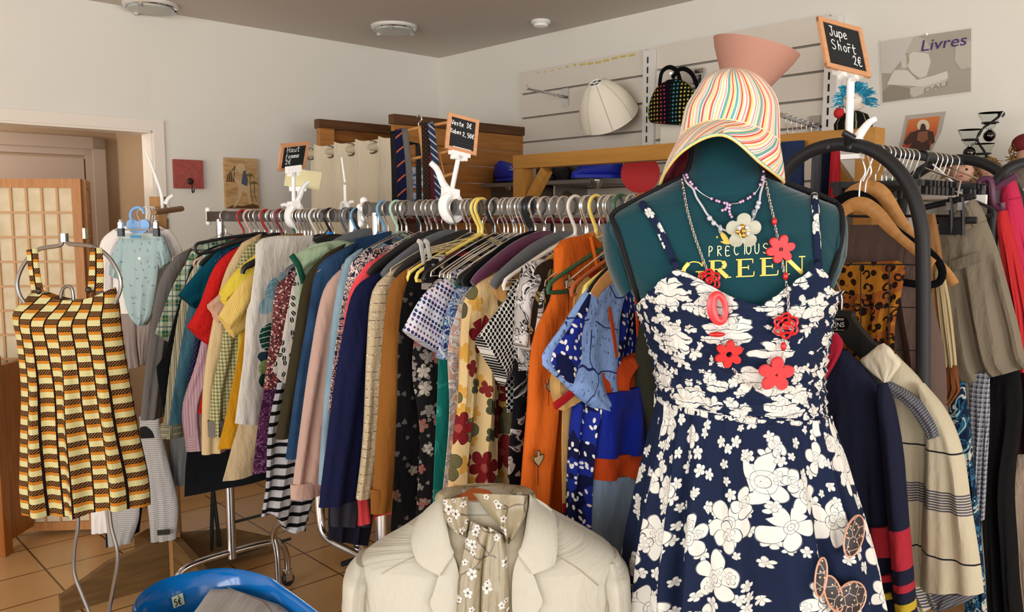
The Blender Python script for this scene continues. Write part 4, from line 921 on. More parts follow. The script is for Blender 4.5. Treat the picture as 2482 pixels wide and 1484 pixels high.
# ---------------------------------------------------------------- handwriting (single strokes) and price signs
GL = {'J': [[(.15, 1), (.85, 1)], [(.6, 1), (.6, .2), (.4, -.02), (.15, .05), (.1, .2)]], 'u': [[(.1, .6), (.1, .2), (.3, 0), (.55, .1), (.7, .6)], [(.7, .6), (.7, .1), (.85, 0)]], 'p': [[(.1, .6), (.1, -.45)], [(.1, .45), (.4, .62), (.7, .45), (.65, .1), (.35, 0), (.1, .12)]],
      'e': [[(.1, .3), (.65, .38), (.6, .55), (.35, .62), (.12, .4), (.12, .15), (.35, 0), (.75, .1)]], 'S': [[(.8, .85), (.5, 1), (.15, .85), (.2, .6), (.65, .42), (.75, .15), (.4, -.02), (.05, .12)]], 'h': [[(.15, 1), (.12, 0)], [(.12, .35), (.35, .6), (.6, .45), (.62, 0)]],
      'o': [[(.4, .6), (.12, .42), (.12, .15), (.38, 0), (.65, .15), (.65, .45), (.4, .6)]], '^': [[(.05, .92), (.7, .92)]], 'r': [[(.15, .6), (.15, 0)], [(.15, .38), (.4, .6), (.65, .55)]], 't': [[(.35, 1), (.33, .15), (.5, 0), (.7, .1)], [(.05, .62), (.8, .66)]], '2': [[(.1, .75), (.35, 1), (.65, .8), (.5, .45), (.1, .05), (.3, .12), (.8, .0)]],
      'E': [[(.8, .85), (.5, .98), (.2, .7), (.2, .25), (.45, .0), (.82, .12)], [(.0, .62), (.65, .62)], [(.0, .4), (.6, .4)]], 'V': [[(.0, 1), (.35, 0), (.8, 1)]], 's': [[(.65, .52), (.4, .62), (.15, .48), (.55, .25), (.5, .05), (.1, .05)]], 'R': [[(.15, 1), (.15, 0)], [(.15, .98), (.6, .95), (.68, .7), (.2, .5), (.75, .0)]], 'b': [[(.12, 1), (.12, 0), (.45, 0), (.65, .25), (.45, .5), (.12, .4)]],
      '5': [[(.7, 1), (.2, 1), (.15, .6), (.5, .62), (.7, .35), (.5, .02), (.1, .08)]], '0': [[(.4, 1), (.1, .7), (.12, .25), (.4, 0), (.68, .25), (.68, .75), (.4, 1)]], ',': [[(.3, .12), (.2, -.15)]], '3': [[(.1, .88), (.45, 1), (.65, .78), (.35, .55), (.7, .3), (.45, 0), (.08, .12)]], 'H': [[(.1, 1), (.12, 0)], [(.7, 1), (.68, 0)], [(.1, .5), (.7, .55)]],
      'a': [[(.62, .5), (.35, .62), (.1, .35), (.2, .05), (.5, .1), (.64, .5)], [(.64, .6), (.66, .1), (.82, 0)]], 'f': [[(.7, .95), (.45, 1), (.35, .7), (.3, -.35)], [(.1, .55), (.65, .58)]], 'm': [[(.08, .6), (.08, 0)], [(.08, .4), (.25, .6), (.4, .45), (.4, 0)], [(.4, .4), (.6, .6), (.78, .45), (.78, 0)]],
      'P': [[(.12, 1), (.1, 0)], [(.1, 1), (.5, .98), (.62, .75), (.4, .52), (.12, .5)]], 'C': [[(.75, .85), (.45, 1), (.12, .7), (.12, .3), (.42, 0), (.75, .15)]], 'I': [[(.4, 1), (.4, 0)]], 'O': [[(.42, 1), (.1, .75), (.1, .25), (.42, 0), (.78, .25), (.78, .75), (.42, 1)]], 'U': [[(.1, 1), (.1, .25), (.4, 0), (.7, .25), (.72, 1)]], 'T': [[(.0, 1), (.8, 1)], [(.4, 1), (.4, 0)]], 'A': [[(.0, 0), (.4, 1), (.8, 0)], [(.15, .35), (.65, .35)]],
      'e2': [[(.7, .85), (.12, .9), (.1, 0), (.72, .0)], [(.1, .48), (.6, .5)]], '-': [[(.2, .5), (.6, .5)]]}
def write(mb, chars, o, ax, up, h, r, adv=.56, nrm=E):
    x = 0
    for ch in chars:
        if ch == ' ': x += .4 * h; continue
        for P in GL[ch]:
            Q = [o + ax * (x + u * h * .58) + up * (v * h) for u, v in P]
            mb.tube(catmull(Q, max(2, 5 * len(P))) if len(P) > 2 else Q, r, 5, flat=(nrm, .4))
        if ch not in '^': x += adv * h
CHALK = mat('chalk', '#f2f2f0', rough=.9); SLATE = mat('ruled_slate', rough=.7, fn=lambda: mixc(lt(frac(mul(xyz(uvc())[1], 120)), .1), '#1d2022', '#34383a'))
FRAME = mat('pale_wood_frame', rough=.5, fn=wood('#c68f66', '#d9a67c', 5, 'x'))
def chalkboard(t, c, ax, up, w, h, fr=.012, lines=()):
    n = ax.cross(up); n = n if n.y < 0 else -n
    b = MB()
    b.box(c, (w - fr, .004, h - fr), (ax, n, up)); obj('slate', b, SLATE, t)
    b = MB()
    for sg in (-1, 1):
        b.box(c + ax * (sg * (w - fr) / 2), (fr, .009, h), (ax, n, up)); b.box(c + up * (sg * (h - fr) / 2), (w, .0088, fr), (ax, n, up))
    obj('wooden_frame', b, FRAME, t)
    b = MB()
    for txt, x, y, hh in lines: write(b, txt, c + n * .003 + ax * (x * w) + up * (y * h), ax, up, hh * h, .0011 * h / .12, nrm=n)
    if lines: obj('chalk_writing', b, CHALK, t)
    return n
def clip_stand(t, base, top, ax, n, col=WHITEP, lever=1, jaw=.05, up=UP):
    """clamp on the rail, pole and board clip"""
    b = MB(); b.tube([base + UP * .01, top], .0065, 10); obj('pole', b, col, t)
    b = MB(); P = [base + n * .004 + ax * (.022 * math.cos(a)) + UP * (-.018 + .03 * math.sin(a)) for a in [k * 2 * PI / 22 + 1.9 for k in range(20)]]
    b.tube(catmull(P, 30), .014, 8, flat=(n, 1.3)); b.box(base + UP * .016, (.03, .034, .03), (ax, n, UP)); obj('clamp', b, col, t)
    b = MB(); q = base + UP * .02; b.tube(catmull([q, q + ax * lever * .02 + UP * .02, q + ax * lever * .036 + UP * .052, q + ax * lever * .055 + UP * .066], 14), [.011 - .004 * k / 14 for k in range(15)], 8); obj('lever', b, col, t)
    if jaw:
        b = MB(); b.box(top, (jaw, .018, .022), (ax, n, up)); b.box(top - up * .016 + ax * jaw * .25, (.008, .022, .012), (ax, n, up)); b.box(top - up * .016 - ax * jaw * .25, (.008, .022, .012), (ax, n, up)); obj('board_clip', b, col, t)
def tilted(px, py, Y, dx, dy, ex, ey):
    """axes of a turned and leaning board whose edges run along the given photo extents -> centre, right, up, width, height"""
    o = at(px, py, Y); f = lambda t, sg: (at(px + dx, py + dy, Y + t) - o, at(px + ex, py + ey, Y + t * sg) - o)
    a, u = f(0, 1); sg = 1 if a.dot(u) < 0 else -1; lo, hi = 0.0, .3
    for _ in range(40):
        t = (lo + hi) / 2; a, u = f(t, sg)
        if (a.dot(u) < 0) == (sg > 0): lo = t
        else: hi = t
    return o, a.normalized(), u.normalized(), a.length, u.length
# women's tops
bs = at_rail(712, RN1, z1)
o, a, u, wB, hB = tilted(711, 379, bs.y, 66, -8, 10, -65)
t = thing('price_sign', 'small chalkboard reading Haut femme on a white stand at the left', 'price sign', bs, 'price signs clamped on the rails')
chalkboard(t, o, a, u, wB, hB, .0105, [('Haut', -.28, .19, .2), ('femme', -.3, -.04, .17), ('2E', -.28, -.27, .18)]); clip_stand(t, bs, at(711, 410, bs.y - .012), a, E)
# jackets and dresses
bs = at_rail(1092, RN2, z2); o, a, u, wB, hB = tilted(1120, 326, bs.y, 73, 19, 8, -85)
t = thing('price_sign', 'chalkboard reading Veste and Robes on a white stand in the middle', 'price sign', bs, 'price signs clamped on the rails')
chalkboard(t, o, a, u, wB, hB, .009, [('Veste', -.38, .2, .125), ('3E', .1, .2, .14), ('Robes', -.4, -.03, .115), ('2,50E', .0, -.06, .12)]); clip_stand(t, bs, at(1114, 369, bs.y - .012), a, E, lever=-1, up=u)

# hem pieces of a layered skirt seen below the navy coat
p0 = E * -1.805 + D1 * RN2; pq = lambda q: (RN2 - hit(q[0], q[1], p0, E).dot(D1), hit(q[0], q[1], p0, E).z)
t = thing('layered_skirt', 'dark grey and navy skirt hem hanging lowest below the navy coat', 'skirt', hit(850, 1322, p0, E))
obj('upper_layer', shell([pq((800, 1120)), pq((801, 1276))], [pq((930, 1120)), pq((900, 1276))], p0, -D1, E, .012, .004, seed=3), fab('slate_cloth', '#3a3946'), t)
obj('lower_layer', shell([pq((802, 1200)), pq((804, 1312))], [pq((920, 1200)), pq((896, 1326))], p0 - E * .012, -D1, E, .012, .005, seed=5), fab('ink_navy_cloth', '#1c1c2c'), t)
hanger('wire', rp(RN2, -1.805, z2), 'silver wire hanger holding the layered skirt', WIRE, None)

# single hangers whose bare ends stand out
def traced_hanger(nm, lb, s, n, z, P, r, m, closed=False, flat_=.6, hookpx=None):
    p0 = E * s + D1 * n; q = [hit(x, y, p0, E) for x, y in P]; t = thing(nm, lb, 'hanger', rp(n, s, z)); b = MB()
    b.tube(catmull(q + [q[0]], 50)[:-1] if closed else catmull(q, 24), r, 10, closed, flat=(E, flat_)); obj('arms', b, m, t)
    e_ = hit(hookpx[0], hookpx[1], p0, E); top = rp(n, s, z - .018); b = MB()
    b.tube(catmull([e_, rp(n, s, z - .075)] + [top - D1 * (.021 * math.cos(a)) + UP * (.021 * math.sin(a)) for a in (PI + .5, PI, 2.4, 1.6, .8, .1)], 24), .0022, 6); obj('hook', b, WIRE, t); return t
traced_hanger('clothes_hanger', 'black plastic loop hanger sticking out over the green plaid shirt', -2.70, RN1, z1, ((482, 616), (473, 606), (477, 592), (500, 586), (560, 575), (640, 566), (640, 572), (575, 588), (520, 608)), .0055, BLACKP, True, .8, (620, 572))
traced_hanger('clothes_hanger', 'glossy black hanger end poking out over the blue tunic', -1.145, RN2, z2, ((1462, 722), (1480, 704), (1510, 688), (1550, 672), (1600, 650)), [.008 + .005 * min(1, k / 6) for k in range(25)], BLACKP, False, .6, (1600, 648))
traced_hanger('clothes_hanger', 'black hanger end between the yellow T-shirt and the white print top', -2.355, RN1, z1, ((588, 664), (592, 650), (610, 640), (640, 624), (690, 600)), [.007 + .004 * min(1, k / 6) for k in range(25)], BLACKP, False, .6, (690, 598))
p0 = E * -1.60 + D1 * RN2; t = thing('clip_hanger', 'wire clip hanger with a clear plastic clip over the coats', 'hanger', rp(RN2, -1.60, z2)); clr = mat('clear_plastic', '#e8ecec', rough=.08, trans=.7, ior=1.4)
b = MB()
for k in range(4): b.tube([hit(1030, 604 + 4 * k, p0, E), hit(1150, 572 + 7 * k, p0, E)], .002, 6)
b.tube([hit(1150, 572, p0, E), hit(1150, 594, p0, E), rp(RN2, -1.60, z2 - .075), rp(RN2, -1.60, z2 - .04) + D1 * .02, rp(RN2, -1.60, z2) + UP * .003], .002, 6); obj('wire_bars', b, WIRE, t)
for x in (1020, 1036):
    b = MB(); b.tube(catmull([hit(x - 6, 584, p0 + E * .01, E), hit(x, 590, p0 + E * .016, E), hit(x + 4, 612, p0 + E * .014, E), hit(x + 8, 638, p0 + E * .01, E)], 14), .0062, 8, flat=(E, .5)); obj('clip', b, clr, t)
# ================================================================ dress form, sundress, hat, necklaces
class Loft:
    """body of stacked rounded rings given as (photo row, left, right, half depth) at distance Y"""
    def __init__(s, Y, rows, p=2.5, pts=64):
        s.Y = Y; s.p = p; s.rows = []
        for r in rows:
            a = at(r[1], r[0], Y); b_ = at(r[2], r[0], Y); s.rows.append(((a.z + b_.z) / 2, (a.x + b_.x) / 2, (b_.x - a.x) / 2, r[3]))
        s.rows.sort(key=lambda q: -q[0])
    def ring(s, z):
        r = s.rows
        if z >= r[0][0]: return r[0][1:]
        for i in range(len(r) - 1):
            if r[i][0] >= z >= r[i + 1][0]:
                t = (r[i][0] - z) / (r[i][0] - r[i + 1][0]); k = len(r)
                P = [r[max(0, i - 1)], r[i], r[i + 1], r[min(k - 1, i + 2)]]
                out = []
                for c in (1, 2, 3):
                    a, b_, d, e = (q[c] for q in P)
                    cr = .5 * (2 * b_ + (d - a) * t + (2 * a - 5 * b_ + 4 * d - e) * t * t + (3 * b_ - a - 3 * d + e) * t ** 3)
                    out.append(.5 * cr + .5 * lerp(b_, d, t))
                return tuple(out)
        return r[-1][1:]
    def pt(s, th, z, off=0.0):
        xc, hw, t = s.ring(z); c, sn = math.cos(th), math.sin(th); e = 2 / s.p
        return Vector((xc + (hw + off) * math.copysign(abs(c) ** e, c), s.Y + (t + off) * math.copysign(abs(sn) ** e, sn), z))
    def front(s, px, py, off=0.0):
        Y = s.Y - .1
        for _ in range(12):
            P = at(px, py, Y); xc, hw, t = s.ring(P.z); u = min(.985, abs((P.x - xc) / (hw + off)))
            Y = .5 * Y + .5 * (s.Y - (t + off) * (1 - u ** s.p) ** (1 / s.p))
        return at(px, py, Y)
    def mesh(s, z0, z1, m, n=64, off=0.0, fn=None, capt=True):
        b = MB(); rows = []; uvs = []
        for i in range(m + 1):
            z = lerp(z0, z1, i / m); rows.append([s.pt(2 * PI * k / n, z, off + (fn(2 * PI * k / n, i / m) if fn else 0)) for k in range(n)])
            w = s.ring(z)[1]; uvs.append([((k / n) * 2 * PI * w, z) for k in range(n)])
        base = b.grid(rows, uvs, close=True, flip=True)
        if capt: b.cap([base + k for k in range(n)]); b.cap([base + m * n + k for k in range(n)], True)
        return b
def patch(surf, L, Rr, off=.004, th=.003, m=18, n=10, bul=0.0, A=0.0, seed=0, straight=False):
    """piece of cloth lying on a body: px outline sides, top to bottom"""
    l = catmull([(x, y) for x, y in L], m, straight); r = catmull([(x, y) for x, y in Rr], m, straight); rows = []; uvs = []
    rnd = random.Random(seed); ph = rnd.random() * 6
    for i in range(m + 1):
        fr = []; bk = []; uv = []
        for j in range(n + 1):
            u = j / n; q = l[i].lerp(r[i], u); e_ = math.sqrt(max(0, 1 - (2 * u - 1) ** 4))
            o = off + bul * e_ + A * math.sin(2 * PI * (1.6 * u) + ph + 2 * i / m)
            P = surf.front(q[0], q[1], o + th); fr.append(P); bk.append(surf.front(q[0], q[1], max(.0005, o * .6))); uv.append((P.x, P.z))
        rows.append(fr + bk[::-1]); uvs.append(uv + uv[::-1])
    b = MB(); N = 2 * (n + 1); s0 = b.grid(rows, uvs, close=True, flip=True)
    for base in (s0, s0 + m * N):
        for j in range(n):
            q = (base + j, base + j + 1, base + N - 2 - j, base + N - 1 - j); b.f.append(q if base == s0 else q[::-1])
    return b
YB = 1.42
bust = Loft(YB, [(318, 1674, 1842, .048), (400, 1668, 1846, .05), (425, 1655, 1860, .053), (450, 1612, 1895, .056), (480, 1550, 1970, .06), (503, 1502, 2030, .066), (530, 1474, 2046, .072), (565, 1470, 2048, .08), (620, 1490, 2042, .092), (700, 1524, 2008, .104), (745, 1553, 1990, .106), (780, 1572, 1978, .106), (900, 1606, 1964, .096), (1020, 1616, 1968, .088), (1200, 1582, 2005, .1), (1330, 1570, 2020, .095)])
velvet = mat('teal_velvet', rough=.75, sheen=.3, spec=.1, fn=lambda: mixc(noi(uvc(), 9, 4), '#033039', '#063e47'), wr=.15)
braid = mat('black_braid', '#0d0d0f', rough=.8, bump=1, bscale=300)
gold = mat('gold_foil_print', '#d8bd5c', rough=.35, metal=.35); cream_p = mat('cream_foil_print', '#e6dfae', rough=.5)
zt = at(1757, 318, YB).z; zb_ = at(1757, 1325, YB).z
bt = thing('dress_form', 'teal velvet dress form with black braid wearing a striped hat', 'dress form', (bust.rows[0][1], YB, 0))
obj('torso', bust.mesh(zt, zb_, 70), velvet, bt)
for P in ([(1678, 335), (1671, 400), (1652, 428), (1600, 455), (1540, 486), (1484, 520), (1496, 560), (1516, 625), (1536, 690), (1548, 730)], [(1838, 335), (1844, 400), (1862, 425), (1920, 448), (1980, 470), (2030, 494), (2042, 530), (2038, 590), (2020, 650), (2000, 715)]):
    b = MB(); b.tube([bust.front(x, y, .003) for x, y in catmull(P, 60)], .0042, 8); obj('braid_trim', b, braid, bt)
for sg, P in ((-1, [(1474, 540), (1484, 600), (1506, 670), (1520, 705)]), (1, [(2048, 545), (2042, 600), (2028, 660), (2016, 690)])):
    b = MB(); q = [bust.front(x, y, .0) for x, y in catmull(P, 14)]; b.tube([v + Vector((-sg * .006, .035, 0)) for v in q], [.034 + .012 * math.sin(PI * k / 14) for k in range(15)], 14, flat=(Vector((1, 0, 0)), .35)); obj('arm_plate', b, velvet, bt)
b = MB(); b.tube([(bt.location.x, YB, .03), (bt.location.x, YB, zb_ + .02)], .016, 14); b.lathe([(.17, 0), (.17, .012), (.05, .03), (.018, .05)], 32, (bt.location.x, YB, 0)); obj('stand', b, BLACKM, bt)
def gl_map(b, strokes, x0, y0, w, h, dy, surf, r0):
    for P, r in strokes:
        Q = [(x0 + u * w, y0 - v * h + dy * u * w) for u, v in P]
        Q = catmull(Q, max(2, 6 * (len(P) - 1))) if len(P) > 2 else catmull(Q, 6, True)
        b.tube([surf.front(q[0], q[1], .001) for q in Q], r * r0, 6, flat=(Vector((0, 1, 0)), .25))
b = MB(); x = 1717
for ch in 'PRECIOUS':
    gl_map(b, [(P, 1) for P in GL['e2' if ch == 'E' else ch]], x, 622 - (x - 1717) * .06, 15, 24, -.05, bust, .0008); x += 9 if ch == 'I' else 20.5
obj('small_lettering', b, cream_p, bt)
K, N_ = 1.0, .28
SER = {'G': [([(.95, .72), (.8, .93), (.5, 1), (.28, .93)], N_), ([(.28, .93), (.06, .62), (.06, .36), (.28, .07)], K), ([(.28, .07), (.5, 0), (.8, .06)], N_), ([(.84, .4), (.84, .06)], K), ([(.62, .42), (1.02, .42)], N_), ([(.95, .72), (.95, .98)], N_)],
       'R': [([(.2, 0), (.2, 1)], K), ([(.02, .01), (.42, .01)], N_), ([(.02, .99), (.5, .99), (.72, .93)], N_), ([(.72, .93), (.8, .75), (.7, .56)], K * .9), ([(.7, .56), (.5, .5), (.25, .5)], N_), ([(.5, .5), (.92, .02)], K), ([(.8, .01), (1.1, .01)], N_)],
       'E': [([(.2, 0), (.2, 1)], K), ([(.02, .01), (.85, .01)], N_), ([(.02, .99), (.82, .99)], N_), ([(.2, .52), (.62, .52)], N_), ([(.83, .99), (.83, .76)], N_), ([(.87, .01), (.9, .27)], N_), ([(.62, .64), (.62, .4)], N_)],
       'N': [([(.14, 0), (.14, .98)], N_), ([(.0, .99), (.28, .99)], N_), ([(.14, .96), (.9, .04)], K), ([(.9, 0), (.9, .99)], N_), ([(.75, .99), (1.05, .99)], N_), ([(.0, .01), (.3, .01)], N_)]}
b = MB(); x = 1655
for ch in 'GREEN':
    gl_map(b, SER[ch], x, 678 - (x - 1655) * .05, 50, 42, -.045, bust, .0037); x += {'G': 62, 'R': 66}.get(ch, 58)
obj('large_lettering', b, gold, bt)
b = MB()
for P in ([(1742, 558), (1756, 566), (1766, 580), (1770, 592), (1752, 582)], [(1745, 586), (1760, 584), (1772, 591), (1758, 592)]):
    c = catmull(P + [P[0]], 20)[:-1]; k = len(b.v); [b.vert(bust.front(q[0], q[1], .0012)) for q in c]; b.f.append(tuple(range(k, k + len(c)))[::-1])
b.ball(bust.front(1738, 575, .001), .002, 8, 4); obj('sprig_print', b, gold, bt)
# ---- sundress: ruched bodice, straps, gathered skirt
def _navyfl():
    v0 = uvc(); c = mixc(noi(v0, 6, 2), '#1d2a49', '#16203b')
    for i, (s, p, sz, keep) in enumerate(((38, 5, .5, .4), (8.0, 6, .5, .5), (12, 5, .5, .42), (17, 4, .46, .4), (46, 5, .5, .22))):
        v = warp(vmath('ADD', v0, (i * 2.31, i * 1.37, 0)), s * 1.2, .35 / s); m, ln, ct, cell, r = flowers(v, s, p, sz, keep, .42)
        c = mixc(m, c, '#efeee6'); c = mixc(mul(ln, .85), c, '#222a40')
        rr = mul(lt(frac(mul(r, 15)), .16 if s > 10 else .1), mul(m, lt(r, .2))); c = mixc(mul(rr, .8), c, '#2a3148')
    return c
nfl = fab('navy_white_floral', fn=_navyfl, wr=.4, rough=.8)
def _navyruch():
    v0 = uvc(1, 1.5); c = mixc(noi(v0, 6, 2), '#1d2a49', '#16203b'); v0 = warp(v0, 30, .03)
    for i, (s, p, sz, keep) in enumerate(((20, 5, .5, .5), (11, 6, .52, .66), (30, 4, .48, .45), (50, 5, .48, .25))):
        m, ln, ct, cell, r = flowers(vmath('ADD', v0, (i * 2.31, i * 1.37, 0)), s, p, sz, keep, .5); c = mixc(m, c, '#efeee6'); c = mixc(mul(ln, .85), c, '#222a40')
    return mixc(lt(frac(add(mul(xyz(v0)[1], 37), noi(v0, 5, 1))), .06), c, '#232c46')
nru = fab('ruched_navy_floral', fn=_navyruch, wr=.6, rough=.8)
bod = Loft(YB, [(560, 1490, 2030, .105), (640, 1520, 2030, .112), (700, 1532, 2020, .120), (745, 1548, 2000, .124), (810, 1574, 1988, .122), (900, 1596, 1976, .112), (1000, 1603, 1982, .105), (1040, 1598, 1990, .107)])
TOP = [(1536, 752), (1572, 708), (1612, 668), (1642, 648), (1662, 655), (1705, 678), (1760, 712), (1835, 743), (1880, 716), (1930, 678), (1980, 640), (1998, 652), (2022, 706)]
dt = thing('sundress', 'navy sundress with large white flowers on the dress form', 'dress', (bod.rows[0][1], YB, .5))
b = MB(); rows = []; uvs = []; n = 110; m = 34
tp = [bod.front(x, y, .006) for x, y in TOP]
def ztop(P):
    for a, c in zip(tp[:-1], tp[1:]):
        if a.x <= P.x <= c.x: return lerp(a.z, c.z, (P.x - a.x) / (c.x - a.x))
    return tp[0].z if P.x < tp[0].x else tp[-1].z
zw = at(1790, 1018, YB - .11).z; zw0 = zw
zback = min(tp[0].z, tp[-1].z)
for i in range(m + 1): rows.append([]); uvs.append([])
for k in range(n + 1):
    th = 2 * PI * k / n
    zt_ = zback
    for _ in range(5):
        P = bod.pt(th, zt_, .006)
        f = smooth(.1, -.25, math.sin(th)); zt_ = .5 * zt_ + .5 * lerp(zback, ztop(P), f)
    for i in range(m + 1):
        v = i / m; z = lerp(zt_, zw0 - .014 * math.cos(th), v ** .9); o = .006 + .0022 * math.sin(z * 2 * PI / .017 + 3 * noise.noise(Vector((th * 3, z * 14, 1)))) + (.0035 * abs(math.sin(th)) + .0008) * noise.noise(Vector((th * 5, z * 30, 7)))
        rows[i].append(bod.pt(th, z, o)); uvs[i].append((th * .19, z))
b.grid(rows, uvs, flip=True); o_ = obj('bodice', b, nru, dt)
sk = Loft(YB, [(1000, 1598, 1990, .108), (1040, 1590, 2004, .114), (1100, 1580, 2020, .126), (1200, 1566, 2042, .140), (1330, 1548, 2070, .158), (1484, 1532, 2096, .176), (1750, 1506, 2134, .195), (1900, 1501, 2144, .20)])
b = MB(); rows = []; uvs = []; m = 44; n = 300; zs1 = at(1790, 1850, YB).z
for i in range(m + 1):
    v = i / m; row = []; uv = []; am = lerp(.004, .024, smooth(0, .45, v))
    for k in range(n + 1):
        th = 2 * PI * k / n; z = lerp(zw0 - .012 * math.cos(th) + .002, zs1, v)
        w = math.sin(th * 17 + 1.3 * math.sin(th * 3 + 1)) + .5 * math.sin(th * 31 + 2 * math.sin(th * 2 + 2 * v)); w += .5 * math.sin(th * 60) * (1 - smooth(0, .3, v))
        row.append(sk.pt(th, z, .003 + am * (w * .5 + .35))); uv.append((th * lerp(.2, .215, v), z))
    rows.append(row); uvs.append(uv)
b.grid(rows, uvs, flip=True); obj('skirt', b, nfl, dt)
b = MB(); b.tube([bod.pt(2 * PI * k / 80, zw0 - .014 * math.cos(2 * PI * k / 80), .005) for k in range(80)], .004, 8, True, flat=(UP, 1.6)); obj('waist_seam', b, nru, dt)
for P in ([(1640, 652), (1622, 610), (1600, 560), (1580, 525), (1556, 494)], [(1984, 645), (1981, 600), (1979, 560), (1978, 520), (1974, 474)]):
    b = MB(); b.tube([bust.front(x, y, .004) if y < 640 else bod.front(x, y, .007) for x, y in catmull(P, 18)], .0066, 8, flat=(Vector((0, 1, 0)), .3)); obj('strap', b, nfl, dt)
# brown sequinned applique low on the right of the skirt
sqb = mat('brown_sequin_net', rough=.4, fn=lambda: mixc(lt(vor(uvc(), 90)['Distance'], .12), mixc(lt(vor(uvc(), 60, 'DISTANCE_TO_EDGE')['Distance'], .035), '#221a1c', '#a58e80'), '#d9b08a')); rosec = mat('rose_gold_cord', '#c9967c', rough=.4, metal=.3)
class SkF:
    def front(s, x, y, o=0): return sk.front(x, y, o + .03)
skf = SkF()
for cx, cy, rx, ry, an in ((2070, 1300, 22, 52, .25), (2020, 1440, 20, 46, -.3), (2062, 1452, 34, 44, .5), (1990, 1400, 14, 48, .1)):
    pts = [(cx + rx * math.cos(a) * math.cos(an) - ry * math.sin(a) * math.sin(an), cy + rx * math.cos(a) * math.sin(an) + ry * math.sin(a) * math.cos(an)) for a in [2 * PI * k / 22 for k in range(22)]]
    b = MB(); q = [skf.front(x, y, .002) for x, y in pts]; k0 = len(b.v); [b.vert(p, (p.x, p.z)) for p in q]; c0 = b.vert(skf.front(cx, cy, .006), (0, 0)); b.uv[c0] = (b.v[c0][0], b.v[c0][2])
    for k in range(22): b.f.append((k0 + k, c0, k0 + (k + 1) % 22))
    pp = obj('sequin_petal', b, sqb, dt); b = MB(); b.tube(q, .0016, 6, True); obj('cord_edge', b, rosec, pp)
# ---- striped sun hat
def hatring(ctrl, n=64):
    P = [at(*c) for c in ctrl]; out = []; N = len(P)
    for k in range(n):
        t = k / n * N; i = int(t); f = t - i; a, b_, c, d = P[(i - 1) % N], P[i % N], P[(i + 1) % N], P[(i + 2) % N]
        out.append(.5 * ((2 * b_) + (c - a) * f + (2 * a - 5 * b_ + 4 * c - d) * f * f + (3 * b_ - a - 3 * c + d) * f ** 3))
    return out
def ell(cx, cy, rx, Yc, ry, dyf=0, dyb=0):
    o = []
    for a in (-90, -45, 0, 45, 90, 135, 180, 225):
        r = math.radians(a); s_ = math.sin(r); o.append((cx + rx * math.cos(r), cy + (dyf * -s_ if s_ < 0 else dyb * s_), Yc + ry * s_))
    return o
YH = 1.42
rings = [[at(1777, 164, YH)] * 64, hatring(ell(1777, 169, 34, YH, .03)), hatring(ell(1777, 188, 68, YH, .056, -2, 2)), hatring(ell(1780, 222, 94, YH, .072, 0, 4)), hatring(ell(1775, 262, 112, YH, .08, -8, 6)),
         hatring([(1762, 290, 1.335), (1845, 312, 1.36), (1889, 345, 1.42), (1850, 360, 1.48), (1768, 366, 1.5), (1690, 360, 1.48), (1648, 335, 1.42), (1690, 302, 1.36)]),
         hatring([(1758, 305, 1.31), (1850, 350, 1.335), (1896, 392, 1.41), (1856, 408, 1.49), (1760, 415, 1.52), (1668, 412, 1.5), (1622, 388, 1.42), (1668, 330, 1.34)]),
         hatring([(1752, 327, 1.285), (1846, 397, 1.31), (1899, 442, 1.40), (1860, 455, 1.50), (1750, 465, 1.54), (1650, 465, 1.52), (1601, 447, 1.42), (1652, 368, 1.32)])]
ht = thing('sun_hat', 'striped cotton sun hat with a pink lined brim on the dress form', 'hat', at(1770, 330, YH))
def _hat():
    v = warp(uvc(), 5, .012); x = xyz(v)[0]; c = colr('#f3ece2')
    f = frac(mul(x, 13.0)); g = frac(mul(x, 37)); h_ = frac(mul(x, 95))
    c = mixc(lt(h_, .25), c, '#ecc9b8'); c = mixc(lt(g, .18), c, '#f0d27c'); c = mixc(band(g, .45, .56), c, '#d9828a'); c = mixc(band(g, .72, .8), c, '#7fb3ad'); c = mixc(band(f, .1, .2), c, '#66aca6'); c = mixc(band(f, .32, .38), c, '#e0503f'); return mixc(band(f, .62, .69), c, '#e5663f')
hatm = fab('hat_stripes', fn=_hat, wr=.3, tone=.92); pinkl = fab('pink_lining', fn=p_mottle([(.35, '#cf4a62'), (.7, '#db6b7e')], 40))
def hatpart(ids, nm, mt, off, flip, m=8, skew=0.0):
    cols = [catmull([rings[i][k] for i in ids], m * (len(ids) - 1)) for k in range(64)]; M_ = m * (len(ids) - 1)
    ctr = at(1770, 330, YH)
    rows = []; uvs = []
    for i in range(M_ + 1):
        r = []; uv = []
        for k in range(65):
            p = cols[k % 64][i]; d = Vector((p.x - ctr.x, p.y - ctr.y, .02)); L_ = d.length
            p = p + d / max(L_, 1e-4) * (off + .0022 * math.sin(k * .59 * 2 + i * .1) * (i / M_ if off == 0 else i / M_)); r.append(p); uv.append((k / 64 * .8 + skew * i / M_, i / M_ * .2))
        rows.append(r); uvs.append(uv)
    b = MB(); b.grid(rows, uvs, flip=flip); return obj(nm, b, mt, ht)
hatpart([0, 1, 2, 3, 4, 5], 'crown', hatm, 0, True, 5); br_ = hatpart([5, 6, 7], 'brim', hatm, .001, True, 7, .09); hatpart([4, 5, 6, 7], 'lining', pinkl, -.0035, False, 6)
b = MB(); b.tube([p for p in rings[7]], .0028, 8, True); obj('brim_edge', b, hatm, br_)
b = MB(); b.tube([p + (p - at(1770, 330, YH)).normalized() * .001 for p in rings[5]], .0014, 6, True); obj('seam', b, hatm, br_)
